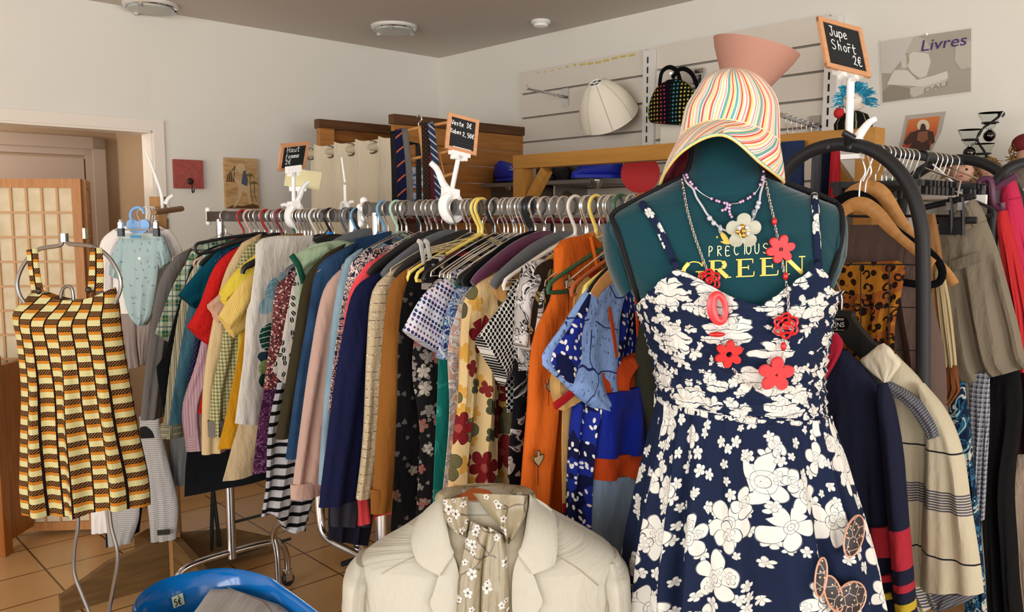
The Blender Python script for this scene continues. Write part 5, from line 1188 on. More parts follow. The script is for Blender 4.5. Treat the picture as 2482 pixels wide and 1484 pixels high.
# ---- necklaces
silver = mat('silver_chain', (.75, .73, .7), rough=.25, metal=1); pearlp = mat('pink_pearl', '#c9a3c4', rough=.2, spec=.6); darkb = mat('dark_glass_bead', '#2a2038', rough=.15); redp = mat('red_lacquered_plastic', '#bb1a1f', rough=.25, spec=.5); redl = mat('light_red_plastic', '#cc2f36', rough=.3, spec=.5)
grp = mat('grey_pearl', '#b9b8c0', rough=.15, spec=.7); frost = mat('frosted_resin', '#c6c8b6', rough=.5, trans=.35, spec=.4); goldm = mat('gold_wire', '#d4b060', rough=.25, metal=1); crys = mat('clear_crystal', '#eef3f5', rough=.05, trans=.85, ior=1.5)
def surf(x, y, o): return bod.front(x, y, o + .008) if y > 735 or (y > 655 and not (1665 < x < 1975 and y < 700)) else bust.front(x, y, o)
def chain(b, P, step=.0052, r=.00075):
    Q = [surf(q[0], q[1], .004) for q in catmull(P, 40)]; L_ = sum((Q[i + 1] - Q[i]).length for i in range(40)); k = max(3, int(L_ / step))
    Q = catmull(Q, k, True); nrm = Vector((0, -1, 0))
    for i in range(k):
        d = (Q[i + 1] - Q[i]); l_ = d.length; d.normalize(); s_ = d.cross(nrm).normalized(); w = s_ if i % 2 else (s_ + nrm * .8).normalized(); c = (Q[i] + Q[i + 1]) / 2
        b.tube([c + d * (l_ * .68 * math.cos(a)) + w * (.0019 * math.sin(a)) for a in [k2 * PI / 3 for k2 in range(6)]], r, 4, True)
def flower(par, nm, px, py, rpx, petals, mt, hole=.13, inner=.5, th=.006, off=.006, rot=0.0, pw=.75):
    c = surf(px, py, off); r = rpx * c.y / 2031; b = MB(); n = 84; X = Vector((1, 0, 0)); nn = Vector((0, -1, -.12)).normalized(); U = X.cross(nn); U = U if U.z > 0 else -U
    fr = []
    for lay, (o1, o2) in enumerate(((0, .94), (th * .6, 1.0), (th, .93))):
        fr.append([c + nn * o1 + (X * math.cos(a) + U * math.sin(a)) * (r * o2 * (inner + (1 - inner) * abs(math.sin(petals / 2 * (a + rot))) ** pw)) for a in [2 * PI * k / n for k in range(n)]])
    hl = [[c + nn * o1 + (X * math.cos(a) + U * math.sin(a)) * (r * hole) for a in [2 * PI * k / n for k in range(n)]] for o1 in (th * 1.0, 0)]
    b.grid([fr[0], fr[1], fr[2], hl[0], hl[1], fr[0]], close=True, flip=True); return obj(nm, b, mt, par, 50)
# pink bead choker
t = thing('bead_necklace', 'short necklace of pink pearls on a thin wire', 'necklace', surf(1757, 495, 0))
W_ = [(1662, 418), (1672, 440), (1700, 468), (1735, 486), (1770, 494), (1800, 488), (1830, 468), (1846, 440), (1851, 416)]
wq = catmull(W_, 80); b = MB(); b.tube([surf(q[0], q[1], .005) for q in wq], .0007, 5); obj('wire', b, silver, t)
for i in range(81):
    f = i / 80
    if (f < .2 and i % 2 == 0) or (.34 < f < .55 and i % 2 == 0) or (.62 < f < .78 and i % 2 == 0) or (f > .86 and i % 2 == 0):
        b = MB(); b.ball(surf(wq[i][0], wq[i][1], .0055), .0025, 8, 5); obj('bead', b, pearlp if i % 3 else darkb, t)
for x, y in ((1763, 496), (1769, 497), (1762, 503), (1768, 505), (1758, 508), (1751, 510), (1768, 513), (1770, 520), (1774, 526)):
    b = MB(); b.ball(surf(x, y, .006), .0025, 8, 5); obj('pendant_bead', b, pearlp, t)
# frosted flower necklace
t = thing('flower_necklace', 'silver tube necklace with a frosted resin flower and pearls', 'necklace', surf(1800, 560, 0))
for P in ([(1656, 422), (1664, 442), (1680, 458), (1688, 478), (1704, 503), (1716, 522), (1745, 552), (1770, 562)], [(1852, 424), (1849, 448), (1843, 470), (1840, 490), (1826, 528), (1812, 545)]):
    b = MB(); b.tube([surf(q[0], q[1], .0045) for q in catmull(P, 40)], .0018, 7); obj('tube_cord', b, grp, t)
for x, y, r in ((1720, 529, .0045), (1730, 541, .0042), (1839, 492, .0042), (1836, 502, .0042)):
    b = MB(); b.ball(surf(x, y, .007), r, 10, 6); obj('pearl', b, grp, t)
for x, y in ((1746, 556), (1827, 519)):
    b = MB(); b.ball(surf(x, y, .007), .0045, 8, 5, (.8, .8, 1.7)); obj('crystal_drop', b, crys, t)
fl = flower(t, 'frosted_flower', 1801, 560, 44, 5, frost, .05, .55, .004, .008, .3, .45)
c = surf(1801, 560, .014)
for k in range(7):
    b = MB(); b.ball(c + Vector((.009 * math.cos(k * 2.4) * (k > 0), -.002, .007 * math.sin(k * 2.4) * (k > 0))), .0042, 8, 5); obj('stamen_bead', b, grp if k % 2 else goldm, fl)
b = MB(); b.tube([c + Vector((.013 * math.cos(k * .9) * (.6 + .3 * math.sin(k * 2.3)), -.001, .011 * math.sin(k * .9))) for k in range(22)], .0009, 5); obj('gold_wire', b, goldm, fl)
# long red flower necklace
t = thing('red_flower_necklace', 'long silver chain necklace with big red plastic flowers and roses', 'necklace', surf(1800, 800, 0))
b = MB()
for P in ([(1653, 432), (1664, 500), (1680, 560), (1697, 610), (1714, 656)], [(1738, 795), (1736, 806)], [(1776, 893), (1800, 920), (1830, 938), (1850, 945)], [(1897, 855), (1893, 870)], [(1854, 432), (1864, 480), (1876, 530)], [(1878, 545), (1890, 600), (1900, 660)], [(1905, 680), (1910, 720), (1911, 765)], [(1902, 815), (1899, 832)]):
    b = MB(); chain(b, P); obj('chain', b, silver, t)
for x, y, sx, sz in ((1877, 537, .0045, .0062), (1904, 670, .0045, .0062), (1899, 840, .0045, .007), (1738, 811, .013, .0042)):
    b = MB(); b.ball(surf(x, y, .006), 1, 12, 8, (sx, .004, sz)); obj('red_bead', b, redp, t)
def rosef(px, py, rpx):
    c = surf(px, py, .007); r = rpx * c.y / 2031; b = MB(); X = Vector((1, 0, 0)); U = UP; n = 60
    ring_ = lambda rad, pet, am, ph: [c + (X * math.cos(a) + U * math.sin(a)) * (r * (rad + am * abs(math.sin(pet / 2 * a + ph)))) + Vector((0, -.002 * (1 - rad), 0)) for a in [2 * PI * k / n for k in range(n)]]
    b.tube(ring_(.78, 6, .22, 0), r * .1, 6, True); b.tube(ring_(.5, 5, .16, .5), r * .1, 6, True)
    b.tube([c + Vector((0, -.003, 0)) + (X * math.cos(a) + U * math.sin(a)) * (r * .36 * (1 - k / 40)) for k, a in [(k, k * .32) for k in range(36)]], r * .1, 6)
    for k in range(6):
        a = k * PI / 3 + .1; b.tube([c + (X * math.cos(a) + U * math.sin(a)) * (r * .55), c + (X * math.cos(a + .25) + U * math.sin(a + .25)) * (r * .82)], r * .09, 6)
    obj('rose', b, redp, t)
rosef(1718, 681, 28); rosef(1905, 790, 31)
flower(t, 'flower', 1890, 603, 37, 6, redl, .14, .52, .007, .006, .26); flower(t, 'flower', 1765, 857, 37, 6, redp, .2, .52, .007, .008, .1); flower(t, 'flower', 1879, 906, 46, 5, redl, .08, .45, .007, .010, .35, .6)
c = surf(1741, 747, .007); b = MB(); k2 = c.y / 2031
b.tube([c + Vector((17 * k2 * math.cos(a) - 3 * k2 * math.sin(a), -.002, 33 * k2 * math.sin(a) - 2 * k2 * math.cos(a))) for a in [2 * PI * k / 40 for k in range(40)]], [.0062 - .0016 * math.sin(2 * PI * k / 40 + 1.5) for k in range(40)] + [.0062], 10, True, flat=(Vector((0, 1, 0)), .55)); obj('oval_ring', b, redl, t)
# ================================================================ blazer form, tub, yellow dress, children's stand
YJ = 1.37
jb = Loft(YJ, [(1196, 1090, 1268, .05), (1215, 1068, 1290, .056), (1245, 1028, 1345, .064), (1285, 972, 1418, .075), (1322, 908, 1478, .084), (1350, 872, 1496, .088), (1400, 868, 1498, .098), (1484, 880, 1490, .112), (1600, 890, 1480, .118), (1850, 885, 1490, .12)])
linen = fab('silver_beige_linen', fn=lambda: mixc(noi(uvc(1, 14), 60, 3), mixc(noi(uvc(14, 1), 60, 3), '#b2ae9f', '#d4d1c2'), '#c6c2b3'), rough=.55, wr=.3, bump=.5, spec=.3, tone=.8)
linen2 = fab('beige_lining', '#b3aa93', rough=.5)
def _scarf():
    v0 = uvc(); c = mixc(noi(v0, 5, 2), '#b0a486', '#8f8468'); st = mul(lt(vor(warp(v0, 14, .05), 24, 'DISTANCE_TO_EDGE')['Distance'], .035), gt(noi(v0, 9, 1), .45)); c = mixc(st, c, '#6d6048')
    o = p_leaves('#000000', '#6f634a', 20, 2.2, 0, .33, .35)
    v = v0
    for i, (s, p, sz, keep) in enumerate(((42, 5, .42, .45), (60, 5, .4, .3))):
        m, ln, ct, cell, r = flowers(vmath('ADD', v, (i * .7, i * .4, 0)), s, p, sz, keep, .45); c = mixc(m, c, '#e6e0d6'); c = mixc(mul(ln, .9), c, '#4b4039'); c = mixc(ct, c, '#4b4039')
    return c
sat = fab('floral_satin', fn=_scarf, rough=.28, spec=.5, wr=.5)
jt = thing('blazer', 'pale silver beige blazer on a low display form at the front', 'jacket', (jb.rows[0][1], YJ, .55))
zj0 = at(1180, 1194, YJ).z; zj1 = at(1180, 1840, YJ).z
obj('body', jb.mesh(zj0, zj1, 60, n=72, fn=lambda th, v: .003 * math.sin(th * 5 + v * 3) * v), linen, jt)
for sg, P in ((-1, [(884, 1352), (874, 1400), (872, 1460), (872, 1540), (880, 1700)]), (1, [(1480, 1345), (1487, 1400), (1489, 1460), (1488, 1540), (1480, 1700)])):
    b = MB(); q = [at(x, y, YJ - .01 + .02 * k / 4) for k, (x, y) in enumerate(P)]; Q = catmull(q, 30); b.tube(Q, [lerp(.014, .027, smooth(0, .12, k / 30)) + .002 * math.sin(k) * (k > 8) for k in range(31)], 20, flat=(Vector((0, 1, 0)), 2.6)); obj('sleeve', b, linen, jt, 60)
obj('lining', patch(jb, [(1082, 1250), (1090, 1330), (1105, 1400), (1110, 1560)], [(1276, 1250), (1264, 1330), (1245, 1400), (1242, 1560)], .002, .002), linen2, jt)
obj('lapel', patch(jb, [(1096, 1346), (1064, 1396), (1050, 1440), (1042, 1464), (1054, 1500), (1064, 1600)], [(1099, 1346), (1110, 1380), (1114, 1420), (1112, 1470), (1110, 1520), (1107, 1600)], .006, .004, 24, 12), linen, jt)
obj('lapel', patch(jb, [(1257, 1346), (1245, 1380), (1241, 1420), (1241, 1470), (1246, 1520), (1250, 1600)], [(1262, 1346), (1292, 1393), (1306, 1430), (1315, 1462), (1300, 1495), (1285, 1600)], .006, .004, 24, 12), linen, jt)
obj('collar', patch(jb, [(1066, 1204), (1016, 1252), (998, 1300), (1003, 1345), (1022, 1375), (1062, 1396)], [(1070, 1206), (1079, 1250), (1086, 1290), (1093, 1325), (1099, 1345), (1066, 1397)], .010, .005, 24, 14, bul=.004), linen, jt)
obj('collar', patch(jb, [(1283, 1200), (1279, 1240), (1272, 1290), (1264, 1325), (1257, 1345), (1290, 1392)], [(1287, 1200), (1340, 1238), (1351, 1290), (1349, 1350), (1337, 1377), (1295, 1393)], .010, .005, 24, 14, bul=.004), linen, jt)
for P in ([(1014, 1345), (960, 1372), (925, 1392)], [(1346, 1345), (1400, 1378), (1450, 1420)], [(872, 1360), (886, 1430), (900, 1500)], [(1492, 1352), (1478, 1430), (1466, 1500)]):
    b = MB(); b.tube([jb.front(x, y, .0006) for x, y in catmull(P, 14)], .0011, 5); obj('seam', b, linen2, jt)
b = MB(); cx = at(1150, 1240, YJ); b.lathe([(.05, -.06), (.042, -.01), (.036, .0), (.034, .03), (.03, .034), (1e-5, .035)], 24, cx + Vector((0, -.01, 0))); obj('form_neck', b, mat('terracotta_cork', '#b5622c', rough=.7), jt)
b = MB(); b.tube([(cx.x, YJ, .02), (cx.x, YJ, zj1 + .05)], .016, 12); b.lathe([(.16, 0), (.16, .012), (.04, .03), (.018, .05)], 28, (cx.x, YJ, 0)); obj('stand', b, BLACKM, jt)
st = thing('satin_scarf', 'glossy taupe satin scarf with white blossoms draped over the blazer', 'scarf', at(1170, 1484, YJ - .13))
obj('tail', patch(jb, [(1138, 1262), (1122, 1330), (1111, 1400), (1106, 1490), (1102, 1600)], [(1190, 1288), (1176, 1340), (1168, 1400), (1164, 1490), (1162, 1600)], .010, .004, 26, 14, bul=.010, A=.003, seed=1), sat, st)
obj('tail', patch(jb, [(1180, 1275), (1172, 1340), (1167, 1400), (1164, 1490), (1163, 1600)], [(1222, 1300), (1229, 1350), (1234, 1420), (1236, 1490), (1237, 1600)], .008, .004, 26, 14, bul=.010, A=.003, seed=2), sat, st)
obj('neck_wrap', patch(jb, [(1070, 1212), (1078, 1255), (1094, 1282), (1122, 1303)], [(1134, 1204), (1136, 1240), (1134, 1280), (1129, 1304)], .016, .004, 14, 12, bul=.012, A=.004, seed=3), sat, st)
obj('neck_wrap', patch(jb, [(1146, 1196), (1178, 1240), (1208, 1272), (1230, 1318)], [(1280, 1202), (1275, 1245), (1256, 1288), (1235, 1320)], .016, .004, 16, 14, bul=.014, A=.005, seed=5), sat, st)
b = MB(); b.tube(catmull([jb.front(1074, 1214, .01), at(1085, 1198, YJ - .02), at(1140, 1190, YJ + .03), at(1215, 1188, YJ + .035), at(1268, 1194, YJ - .01), jb.front(1276, 1208, .01)], 30), .016, 10, flat=(UP, .6)); obj('back_wrap', b, sat, st)
# ---- blue tub with price tag and grey changing mat
blu = mat('glossy_blue_plastic', '#0a6fc0', rough=.12, spec=.6, coat=.3)
rim = [atz(x, y, .34) for x, y in ((322, 1466), (352, 1430), (420, 1398), (540, 1379), (640, 1396), (700, 1432), (790, 1500), (850, 1560), (840, 1700), (700, 1790), (520, 1760), (360, 1600), (322, 1505))]
cc = sum(rim, Vector()) / len(rim)
RN = []; N = len(rim)
for k in range(72):
    t_ = k / 72 * N; i = int(t_); f = t_ - i; a, b_, c, d = rim[(i - 1) % N], rim[i % N], rim[(i + 1) % N], rim[(i + 2) % N]
    RN.append(.5 * ((2 * b_) + (c - a) * f + (2 * a - 5 * b_ + 4 * c - d) * f * f + (3 * b_ - a - 3 * c + d) * f ** 3))
tub = thing('baby_bath', 'large glossy blue plastic baby bath on the floor', 'tub', (cc.x, cc.y, 0))
b = MB(); rows = []
for sc_, z in ((.72, .0), (.78, .02), (.93, .30), (.965, .318), (.985, .318), (1.0, .335), (.985, .345), (.955, .34), (.93, .325), (.90, .30), (.76, .035), (.70, .015)):
    rows.append([Vector((cc.x + (p.x - cc.x) * sc_, cc.y + (p.y - cc.y) * sc_, z)) for p in RN])
k0 = b.grid(rows, close=True); b.cap([k0 + i for i in range(72)], True); b.cap([k0 + 11 * 72 + i for i in range(72)]); obj('tub', b, blu, tub, 50)
nf = lambda z, sc_, k: Vector((cc.x + (RN[k].x - cc.x) * sc_, cc.y + (RN[k].y - cc.y) * sc_, z))
def on_tub(px, py, off=.003):
    """point of the inner wall seen at a pixel"""
    d = ray(px, py); best = None
    for i in range(240):
        z = .05 + .26 * i / 239; P = O + d * ((z - H) / d.z); sc_ = lerp(.76, .90, (z - .035) / .265); v = P - cc; an = math.atan2(v.y, v.x)
        k = min(range(72), key=lambda q: abs((math.atan2(RN[q].y - cc.y, RN[q].x - cc.x) - an + PI) % (2 * PI) - PI))
        r_ = (RN[k] - cc).xy.length * sc_; e_ = abs(v.xy.length - r_)
        if best is None or e_ < best[0]: best = (e_, P, v.normalized())
    return best[1] - best[2] * off - d.normalized() * .001
q = [on_tub(x, y) for x, y in ((410, 1448), (437, 1437), (449, 1463), (422, 1475))]; ax = (q[1] - q[0]).normalized(); n = ax.cross((q[0] - q[3]).normalized()); n = n if n.y < 0 else -n; up_ = n.cross(ax) if n.cross(ax).z > 0 else -n.cross(ax)
w_ = (q[1] - q[0]).length; c = sum(q, Vector()) / 4 + n * .004
tag = thing('price_tag', 'white square paper tag marked 5 euros inside the blue tub', 'price tag', c)
b = MB(); b.box(c, (w_, .001, w_), (ax, n, up_)); obj('paper', b, mat('pale_green_paper', '#dfeccb', rough=.8), tag)
b = MB(); write(b, '5E', c + n * .0015 - ax * w_ * .36 - up_ * w_ * .36, ax, up_, w_ * .55, .0018, adv=.62, nrm=n); write(b, '-', c + n * .0015 + ax * w_ * .0 + up_ * w_ * .16, ax, up_, w_ * .4, .0026, nrm=n); obj('ink', b, mat('black_ink', '#101010', rough=.7), tag)
greym = fab('grey_cushion', '#c4c0bc', rough=.6, tone=1.0)
def tubz(px, py, z=.305): return atz(px, py, z)
L_ = [(512, 1428), (480, 1470), (440, 1530), (420, 1600)]; Rr_ = [(545, 1427), (640, 1455), (690, 1475), (770, 1560)]
cu = thing('changing_mat', 'light grey padded mat lying inside the blue tub', 'cushion', tubz(560, 1500, .1))
b = MB(); rows = []; lo = []
l2 = catmull([tubz(x, y) for x, y in L_], 16); r2 = catmull([tubz(x, y) for x, y in Rr_], 16)
for i in range(17):
    fr = []; bk = []
    for j in range(17):
        u = j / 16; e_ = math.sqrt(max(0, 1 - (2 * u - 1) ** 6)) * math.sqrt(max(0.0, 1 - (2 * i / 16 - 1) ** 6)); P = l2[i].lerp(r2[i], u)
        fr.append(P + UP * (.012 * e_ + .004 * noise.noise(P * 14))); bk.append(P - UP * (.02 * e_ + .001))
    rows.append(fr + bk[::-1])
b.grid(rows, close=True); obj('padding', b, greym, cu)
b = MB(); b.tube([l2[i].lerp(r2[i], .82) + UP * .013 for i in range(1, 16)], .0012, 5); obj('seam', b, linen2, cu)
# ---- generic camera-side cloth in a vertical plane
def face(name, L, Rr, p0, n, mt, parent, **kw):
    n = n.normalized(); ax = n.cross(UP)
    pc = lambda q: ((hit(q[0], q[1], p0, n) - p0).dot(ax), hit(q[0], q[1], p0, n).z)
    p2 = Vector((p0.x, p0.y, 0))
    return obj(name, shell([pc(q) for q in L], [pc(q) for q in Rr], p2, ax, n, **kw), mt, parent)
FN = Vector((0, -1, 0))
# ---- yellow brick-print dress on a wire bust
def _brick():
    x = xyz(uvc()); cw = .045; pr = .0415
    u = mul(x[0], 1 / cw); k = mth('FLOOR', u); fu = frac(u); v = add(mul(x[1], 1 / pr), mul(mth('MODULO', mth('ABSOLUTE', k), 2.0), .5)); fv = frac(v)
    c = mixc(band(fv, .40, .63), '#ddd59a', '#cf8226'); hatch = lt(frac(add(mul(x[0], 130), mul(x[1], -130))), .25)
    br = gt(fv, .62); c = mixc(br, c, mixc(hatch, '#3f1e0f', '#b98f55')); c = mixc(mx(gt(fv, .965), band(fv, .62, .655)), c, '#1c1210')
    return mixc(mx(lt(fu, .11), gt(fu, .99)), c, '#1c1210')
brick = fab('brick_print_cotton', fn=_brick, wr=.35)
YD = 2.4; pD = Vector((0, YD, 0))
yd = thing('pinafore_dress', 'yellow, orange and brown brick-print pinafore dress at the left', 'dress', at(180, 1250, YD))
face('body', [(86, 700), (62, 725), (33, 762), (44, 830), (52, 940), (50, 1100), (50, 1180), (56, 1246)], [(282, 696), (288, 730), (292, 790), (302, 870), (322, 980), (345, 1100), (358, 1180), (362, 1222)], pD, FN, brick, yd, T=.055, A=.016, F_=3.1, m=50, nn=56, fan=.36, sag=-.035, seed=5, topT=.5, hem=.006)
face('strap', [(64, 606), (68, 650), (76, 712)], [(91, 602), (97, 660), (106, 708)], pD + Vector((0, -.05, 0)), FN, brick, yd, T=.006, A=.002, m=12, nn=8, fan=.045, topT=1)
face('strap', [(219, 602), (216, 650), (212, 708)], [(247, 600), (252, 660), (250, 704)], pD + Vector((0, -.05, 0)), FN, brick, yd, T=.006, A=.002, m=12, nn=8, fan=.045, topT=1)
for x, y in ((93, 706), (214, 703)):
    b = MB(); b.ball(at(x, y, YD - .064), .0095, 12, 6, (1, .45, 1)); obj('button', b, mat('dark_brown_button', '#24160f', rough=.3), yd)
fr = thing('wire_bust', 'bent steel wire bust stand wearing the brick-print dress', 'display stand', (at(240, 1484, YD).x, YD, 0))
b = MB()
P = [(150, 572), (151, 588), (140, 596), (90, 606), (58, 640), (42, 680), (46, 712), (60, 735)]; b.tube(catmull([at(x, y, YD - .045) for x, y in P], 34), .006, 8); P2 = [(160, 572), (160, 586), (172, 592), (225, 598), (262, 622), (288, 665), (292, 700), (278, 736)]; b.tube(catmull([at(x, y, YD - .045) for x, y in P2], 34), .006, 8)
obj('shoulder_wire', b, STEEL, fr)
b = MB(); b.tube(catmull([at(x, y, YD + .0) for x, y in ((145, 740), (150, 705), (163, 694), (175, 703), (179, 740))], 20), .005, 8); obj('neck_loop', b, STEEL, fr); b = MB(); b.lathe([(.008, -.01), (.012, -.01), (.012, .014), (.008, .014)], 12, at(155, 578, YD - .045)); obj('socket', b, STEEL, fr)
for P in ([(186, 1200), (189, 1275), (180, 1335), (180, 1390), (198, 1440), (216, 1486), (238, 1560), (252, 1640)], [(262, 1200), (269, 1275), (283, 1330), (284, 1370), (274, 1430), (264, 1486), (258, 1560), (256, 1640)]):
    b = MB(); q = [at(x, y, YD) for x, y in P]; b.tube(catmull(q, 50), .006, 8); obj('leg_wire', b, STEEL, fr)
e0 = at(254, 1640, YD); b = MB(); b.tube([e0, (e0.x, YD, .02)], .009, 10); b.tube([(e0.x + .16 * math.cos(k / 30 * 2 * PI), YD + .16 * math.sin(k / 30 * 2 * PI), .012) for k in range(30)], .008, 8, True); b.tube([(e0.x - .16, YD, .012), (e0.x + .16, YD, .012)], .007, 8); obj('base_ring', b, STEEL, fr)
# ---- children's wooden stand
YK = 3.45
ks = thing('wooden_clothes_stand', 'rustic wooden post stand with a peg holding baby clothes', 'clothes stand', (at(384, 900, YK).x, YK, 0))
axs = (E, D1, UP); pz = at(384, 477, YK); pc_ = Vector((pz.x, YK, pz.z / 2)); X3 = (Vector((.97, .24, 0)), Vector((-.24, .97, 0)), UP)
b = MB(); b.box(pc_, (.062, .05, pz.z), X3); obj('post', b, mat('raw_pine_post', rough=.6, fn=wood('#9a6f3f', '#b98a55', 4, 'y')), ks)
b = MB(); q0, q1 = at(372, 515, 3.25), at(440, 506, 3.62); b.tube([q0, q1], .012, 12); b.ball(q1 + (q1 - q0).normalized() * .006, .01, 8, 5); obj('peg', b, mat('turned_dowel', '#8d6a45', rough=.5), ks)
dk = mat('worn_dark_planks', rough=.6, fn=wood('#5e4526', '#7a5c35', 4, 'x'))
for dx, lab in ((D1, 1), (E, 2)):
    for sg in (-1, 1):
        b = MB(); f0 = Vector((pz.x, YK, 0)) + dx * sg * .03; nn = Vector((dx.y, -dx.x, 0)); L3 = .42
        pts = [f0, f0 + dx * sg * L3, f0 + dx * sg * L3 + UP * .07, f0 + dx * sg * (L3 * .55) + UP * .16, f0 + UP * .2]; b.prism([p - nn * .016 for p in pts], nn * .032); obj('foot', b, dk, ks)
KN = Vector((-.35, -.94, 0))
def kp(Y): return Vector((-.41 * Y, Y, 0))
tk = thing('baby_shirt', 'white long-sleeved baby shirt behind the pale blue romper', 'shirt', at(335, 700, 3.36)); wm = fab('white_jersey', '#ece6e2', tone=.95)
face('body', [(304, 548), (270, 565), (262, 640), (276, 760)], [(388, 548), (410, 570), (416, 640), (395, 760)], kp(3.36), KN, wm, tk, T=.012, A=.006)
face('sleeve', [(276, 556), (246, 585), (243, 640), (250, 700)], [(296, 566), (276, 610), (270, 650), (268, 712)], kp(3.34), KN, wm, tk, T=.014, m=14, nn=10)
face('sleeve', [(398, 556), (408, 600), (420, 640), (424, 690)], [(410, 556), (432, 585), (444, 625), (446, 680)], kp(3.34), KN, wm, tk, T=.014, m=14, nn=10)
tk = thing('baby_trousers', 'pinkish grey baby trousers hanging below the romper', 'trousers', at(330, 880, 3.38)); gp = fab('pinkish_grey_jersey', '#a89890')
face('leg', [(286, 740), (292, 800), (298, 850), (302, 896)], [(332, 740), (330, 800), (332, 850), (336, 890)], kp(3.38), KN, gp, tk, T=.016); face('leg', [(330, 740), (334, 800), (338, 840), (345, 886)], [(376, 740), (370, 790), (362, 840), (358, 880)], kp(3.385), KN, gp, tk, T=.016)
romp = fab('pale_blue_romper', fn=p_leaves('#b9d2d3', '#5c7884', 27, 3.2, 0, .2, .7)); tk = thing('romper', 'pale blue short-sleeved baby romper with tiny dashes', 'romper', at(335, 790, 3.26))
face('body', [(298, 566), (287, 600), (289, 650), (299, 720), (314, 764), (340, 788)], [(386, 566), (387, 600), (383, 650), (374, 720), (366, 766), (350, 789)], kp(3.26), KN, romp, tk, T=.018, A=.006, sag=-.012)
face('sleeve', [(296, 572), (279, 600), (268, 640), (266, 662)], [(304, 600), (300, 640), (294, 668), (290, 678)], kp(3.25), KN, romp, tk, T=.016, m=12, nn=10); face('sleeve', [(384, 580), (384, 620), (388, 645), (390, 655)], [(394, 570), (406, 598), (413, 622), (414, 634)], kp(3.25), KN, romp, tk, T=.016, m=12, nn=10)
face('collar', [(288, 566), (290, 576), (296, 580)], [(392, 566), (390, 576), (384, 578)], kp(3.245), KN, fab('pale_trim', '#cfe0dc'), tk, T=.008, m=5, nn=16, topT=1)
b = MB(); b.ball(at(338, 627, 3.235), .007, 10, 5, (1, .4, 1)); obj('button', b, WHITEP, tk)
b = MB(); b.box(at(329, 574, 3.235), (.04, .004, .012)); obj('neck_label', b, mat('blue_label', '#4f90b0'), tk)
hk = thing('baby_hanger', 'light blue plastic baby hanger shaped like a rounded heart', 'hanger', at(335, 545, 3.3)); lb = mat('light_blue_plastic', '#7fb0e6', rough=.35)
o = at(334, 548, 3.30); s_ = 3.3 / 2031; b = MB(); pts = [(0, -19), (14, -17), (26, -6), (27, 8), (18, 16), (6, 14), (0, 11), (-6, 14), (-18, 16), (-27, 8), (-26, -6), (-14, -17)]; q = [o + Vector((x * s_, 0, y * s_)) for x, y in pts]; b.prism(catmull(q + [q[0]], 40)[:-1], Vector((0, .012, 0))); obj('body', b, lb, hk)
b = MB(); b.tube(catmull([at(x, y, 3.3) for x, y in ((322, 540), (316, 522), (322, 508), (334, 503), (346, 508), (348, 516))], 18), .006, 8); obj('hook', b, lb, hk)
hk = thing('clip_hanger', 'thin metal clip hanger gripping the pale blue romper', 'hanger', at(336, 556, 3.25)); b = MB(); b.tube([at(282, 557, 3.25), at(396, 557, 3.25)], .0028, 7); b.tube(catmull([at(338, 557, 3.25), at(338, 535, 3.26), at(332, 518, 3.27), at(338, 508, 3.28), at(346, 512, 3.28)], 16), .002, 6); obj('bar', b, WIRE, hk)
for x in (293, 379):
    b = MB(); c = at(x, 556, 3.245); b.box(c + UP * -.012, (.02, .022, .032)); o_ = obj('clip', b, BLACKP, hk); b = MB(); b.box(c + UP * .014, (.014, .018, .026)); b.ball(c + UP * .032, .008, 8, 5); obj('clip_spring', b, WIRE, o_)
for k, x in enumerate((352, 359, 366, 372, 378)):
    t = thing('clothes_hanger', 'small white hook on the wooden peg beside the post', 'hanger', at(x, 507, 3.32 + .03 * k), 'white hooks on the wooden peg'); b = MB(); c = at(x, 516, 3.32 + .03 * k); b.tube([c + E * .024 * math.cos(a) + UP * .024 * math.sin(a) for a in [k2 * .3 - .3 for k2 in range(13)]], .003, 6); b.tube([c + E * .02 - UP * .005, c - UP * .05], .003, 6); obj('hook', b, WHITEP, t)
greys = fab('grey_white_stripe', fn=p_stripes([(0, '#c9c6c2'), (.55, '#8f8a88'), (.8, '#c9c6c2')], .0085, 3, vert=False)); tk = thing('striped_leggings', 'grey and white pinstriped baby leggings with a dark patch at the hem', 'leggings', at(390, 1312, 3.3))
face('leg', [(336, 1010), (345, 1080), (352, 1150), (360, 1230), (367, 1312)], [(384, 1010), (398, 1080), (416, 1150), (432, 1230), (428, 1306)], kp(3.3), KN, greys, tk, T=.025, A=.008); face('leg', [(250, 1200), (257, 1260), (264, 1324)], [(338, 1200), (336, 1260), (318, 1316)], kp(3.34), KN, greys, tk, T=.022)
face('patch', [(381, 1286), (382, 1298)], [(411, 1284), (411, 1296)], kp(3.245), KN, mat('dark_label', '#25261f'), tk, T=.002, A=0, m=3, nn=4, topT=1)
face('cat_print', [(340, 1036), (338, 1055), (342, 1063)], [(352, 1034), (368, 1046), (374, 1062)], kp(3.27), KN, mat('black_print', '#0c0c0e'), tk, T=.003, A=0, m=8, nn=8, topT=1)
tk = thing('bib', 'plain off-white bib hanging behind the pinafore hem', 'bib', at(240, 1294, 3.4)); face('cloth', [(219, 1200), (220, 1295)], [(262, 1200), (262, 1292)], kp(3.4), KN, wm, tk, T=.006)
tk = thing('dark_leggings', 'dark blue baby leggings behind the striped ones', 'leggings', at(300, 1330, 3.44)); face('leg', [(252, 1180), (255, 1330)], [(350, 1180), (338, 1290)], kp(3.45), KN, fab('ink_blue', '#1c2038'), tk, T=.01)
tk = thing('grey_trousers', 'plain grey trousers hanging between the leggings and the black dress', 'trousers', at(430, 1180, 3.2)); face('leg', [(405, 1000), (410, 1100), (418, 1178)], [(470, 1000), (465, 1100), (455, 1175)], kp(3.36), KN, fab('mid_grey', '#6a6c6c'), tk, T=.012)
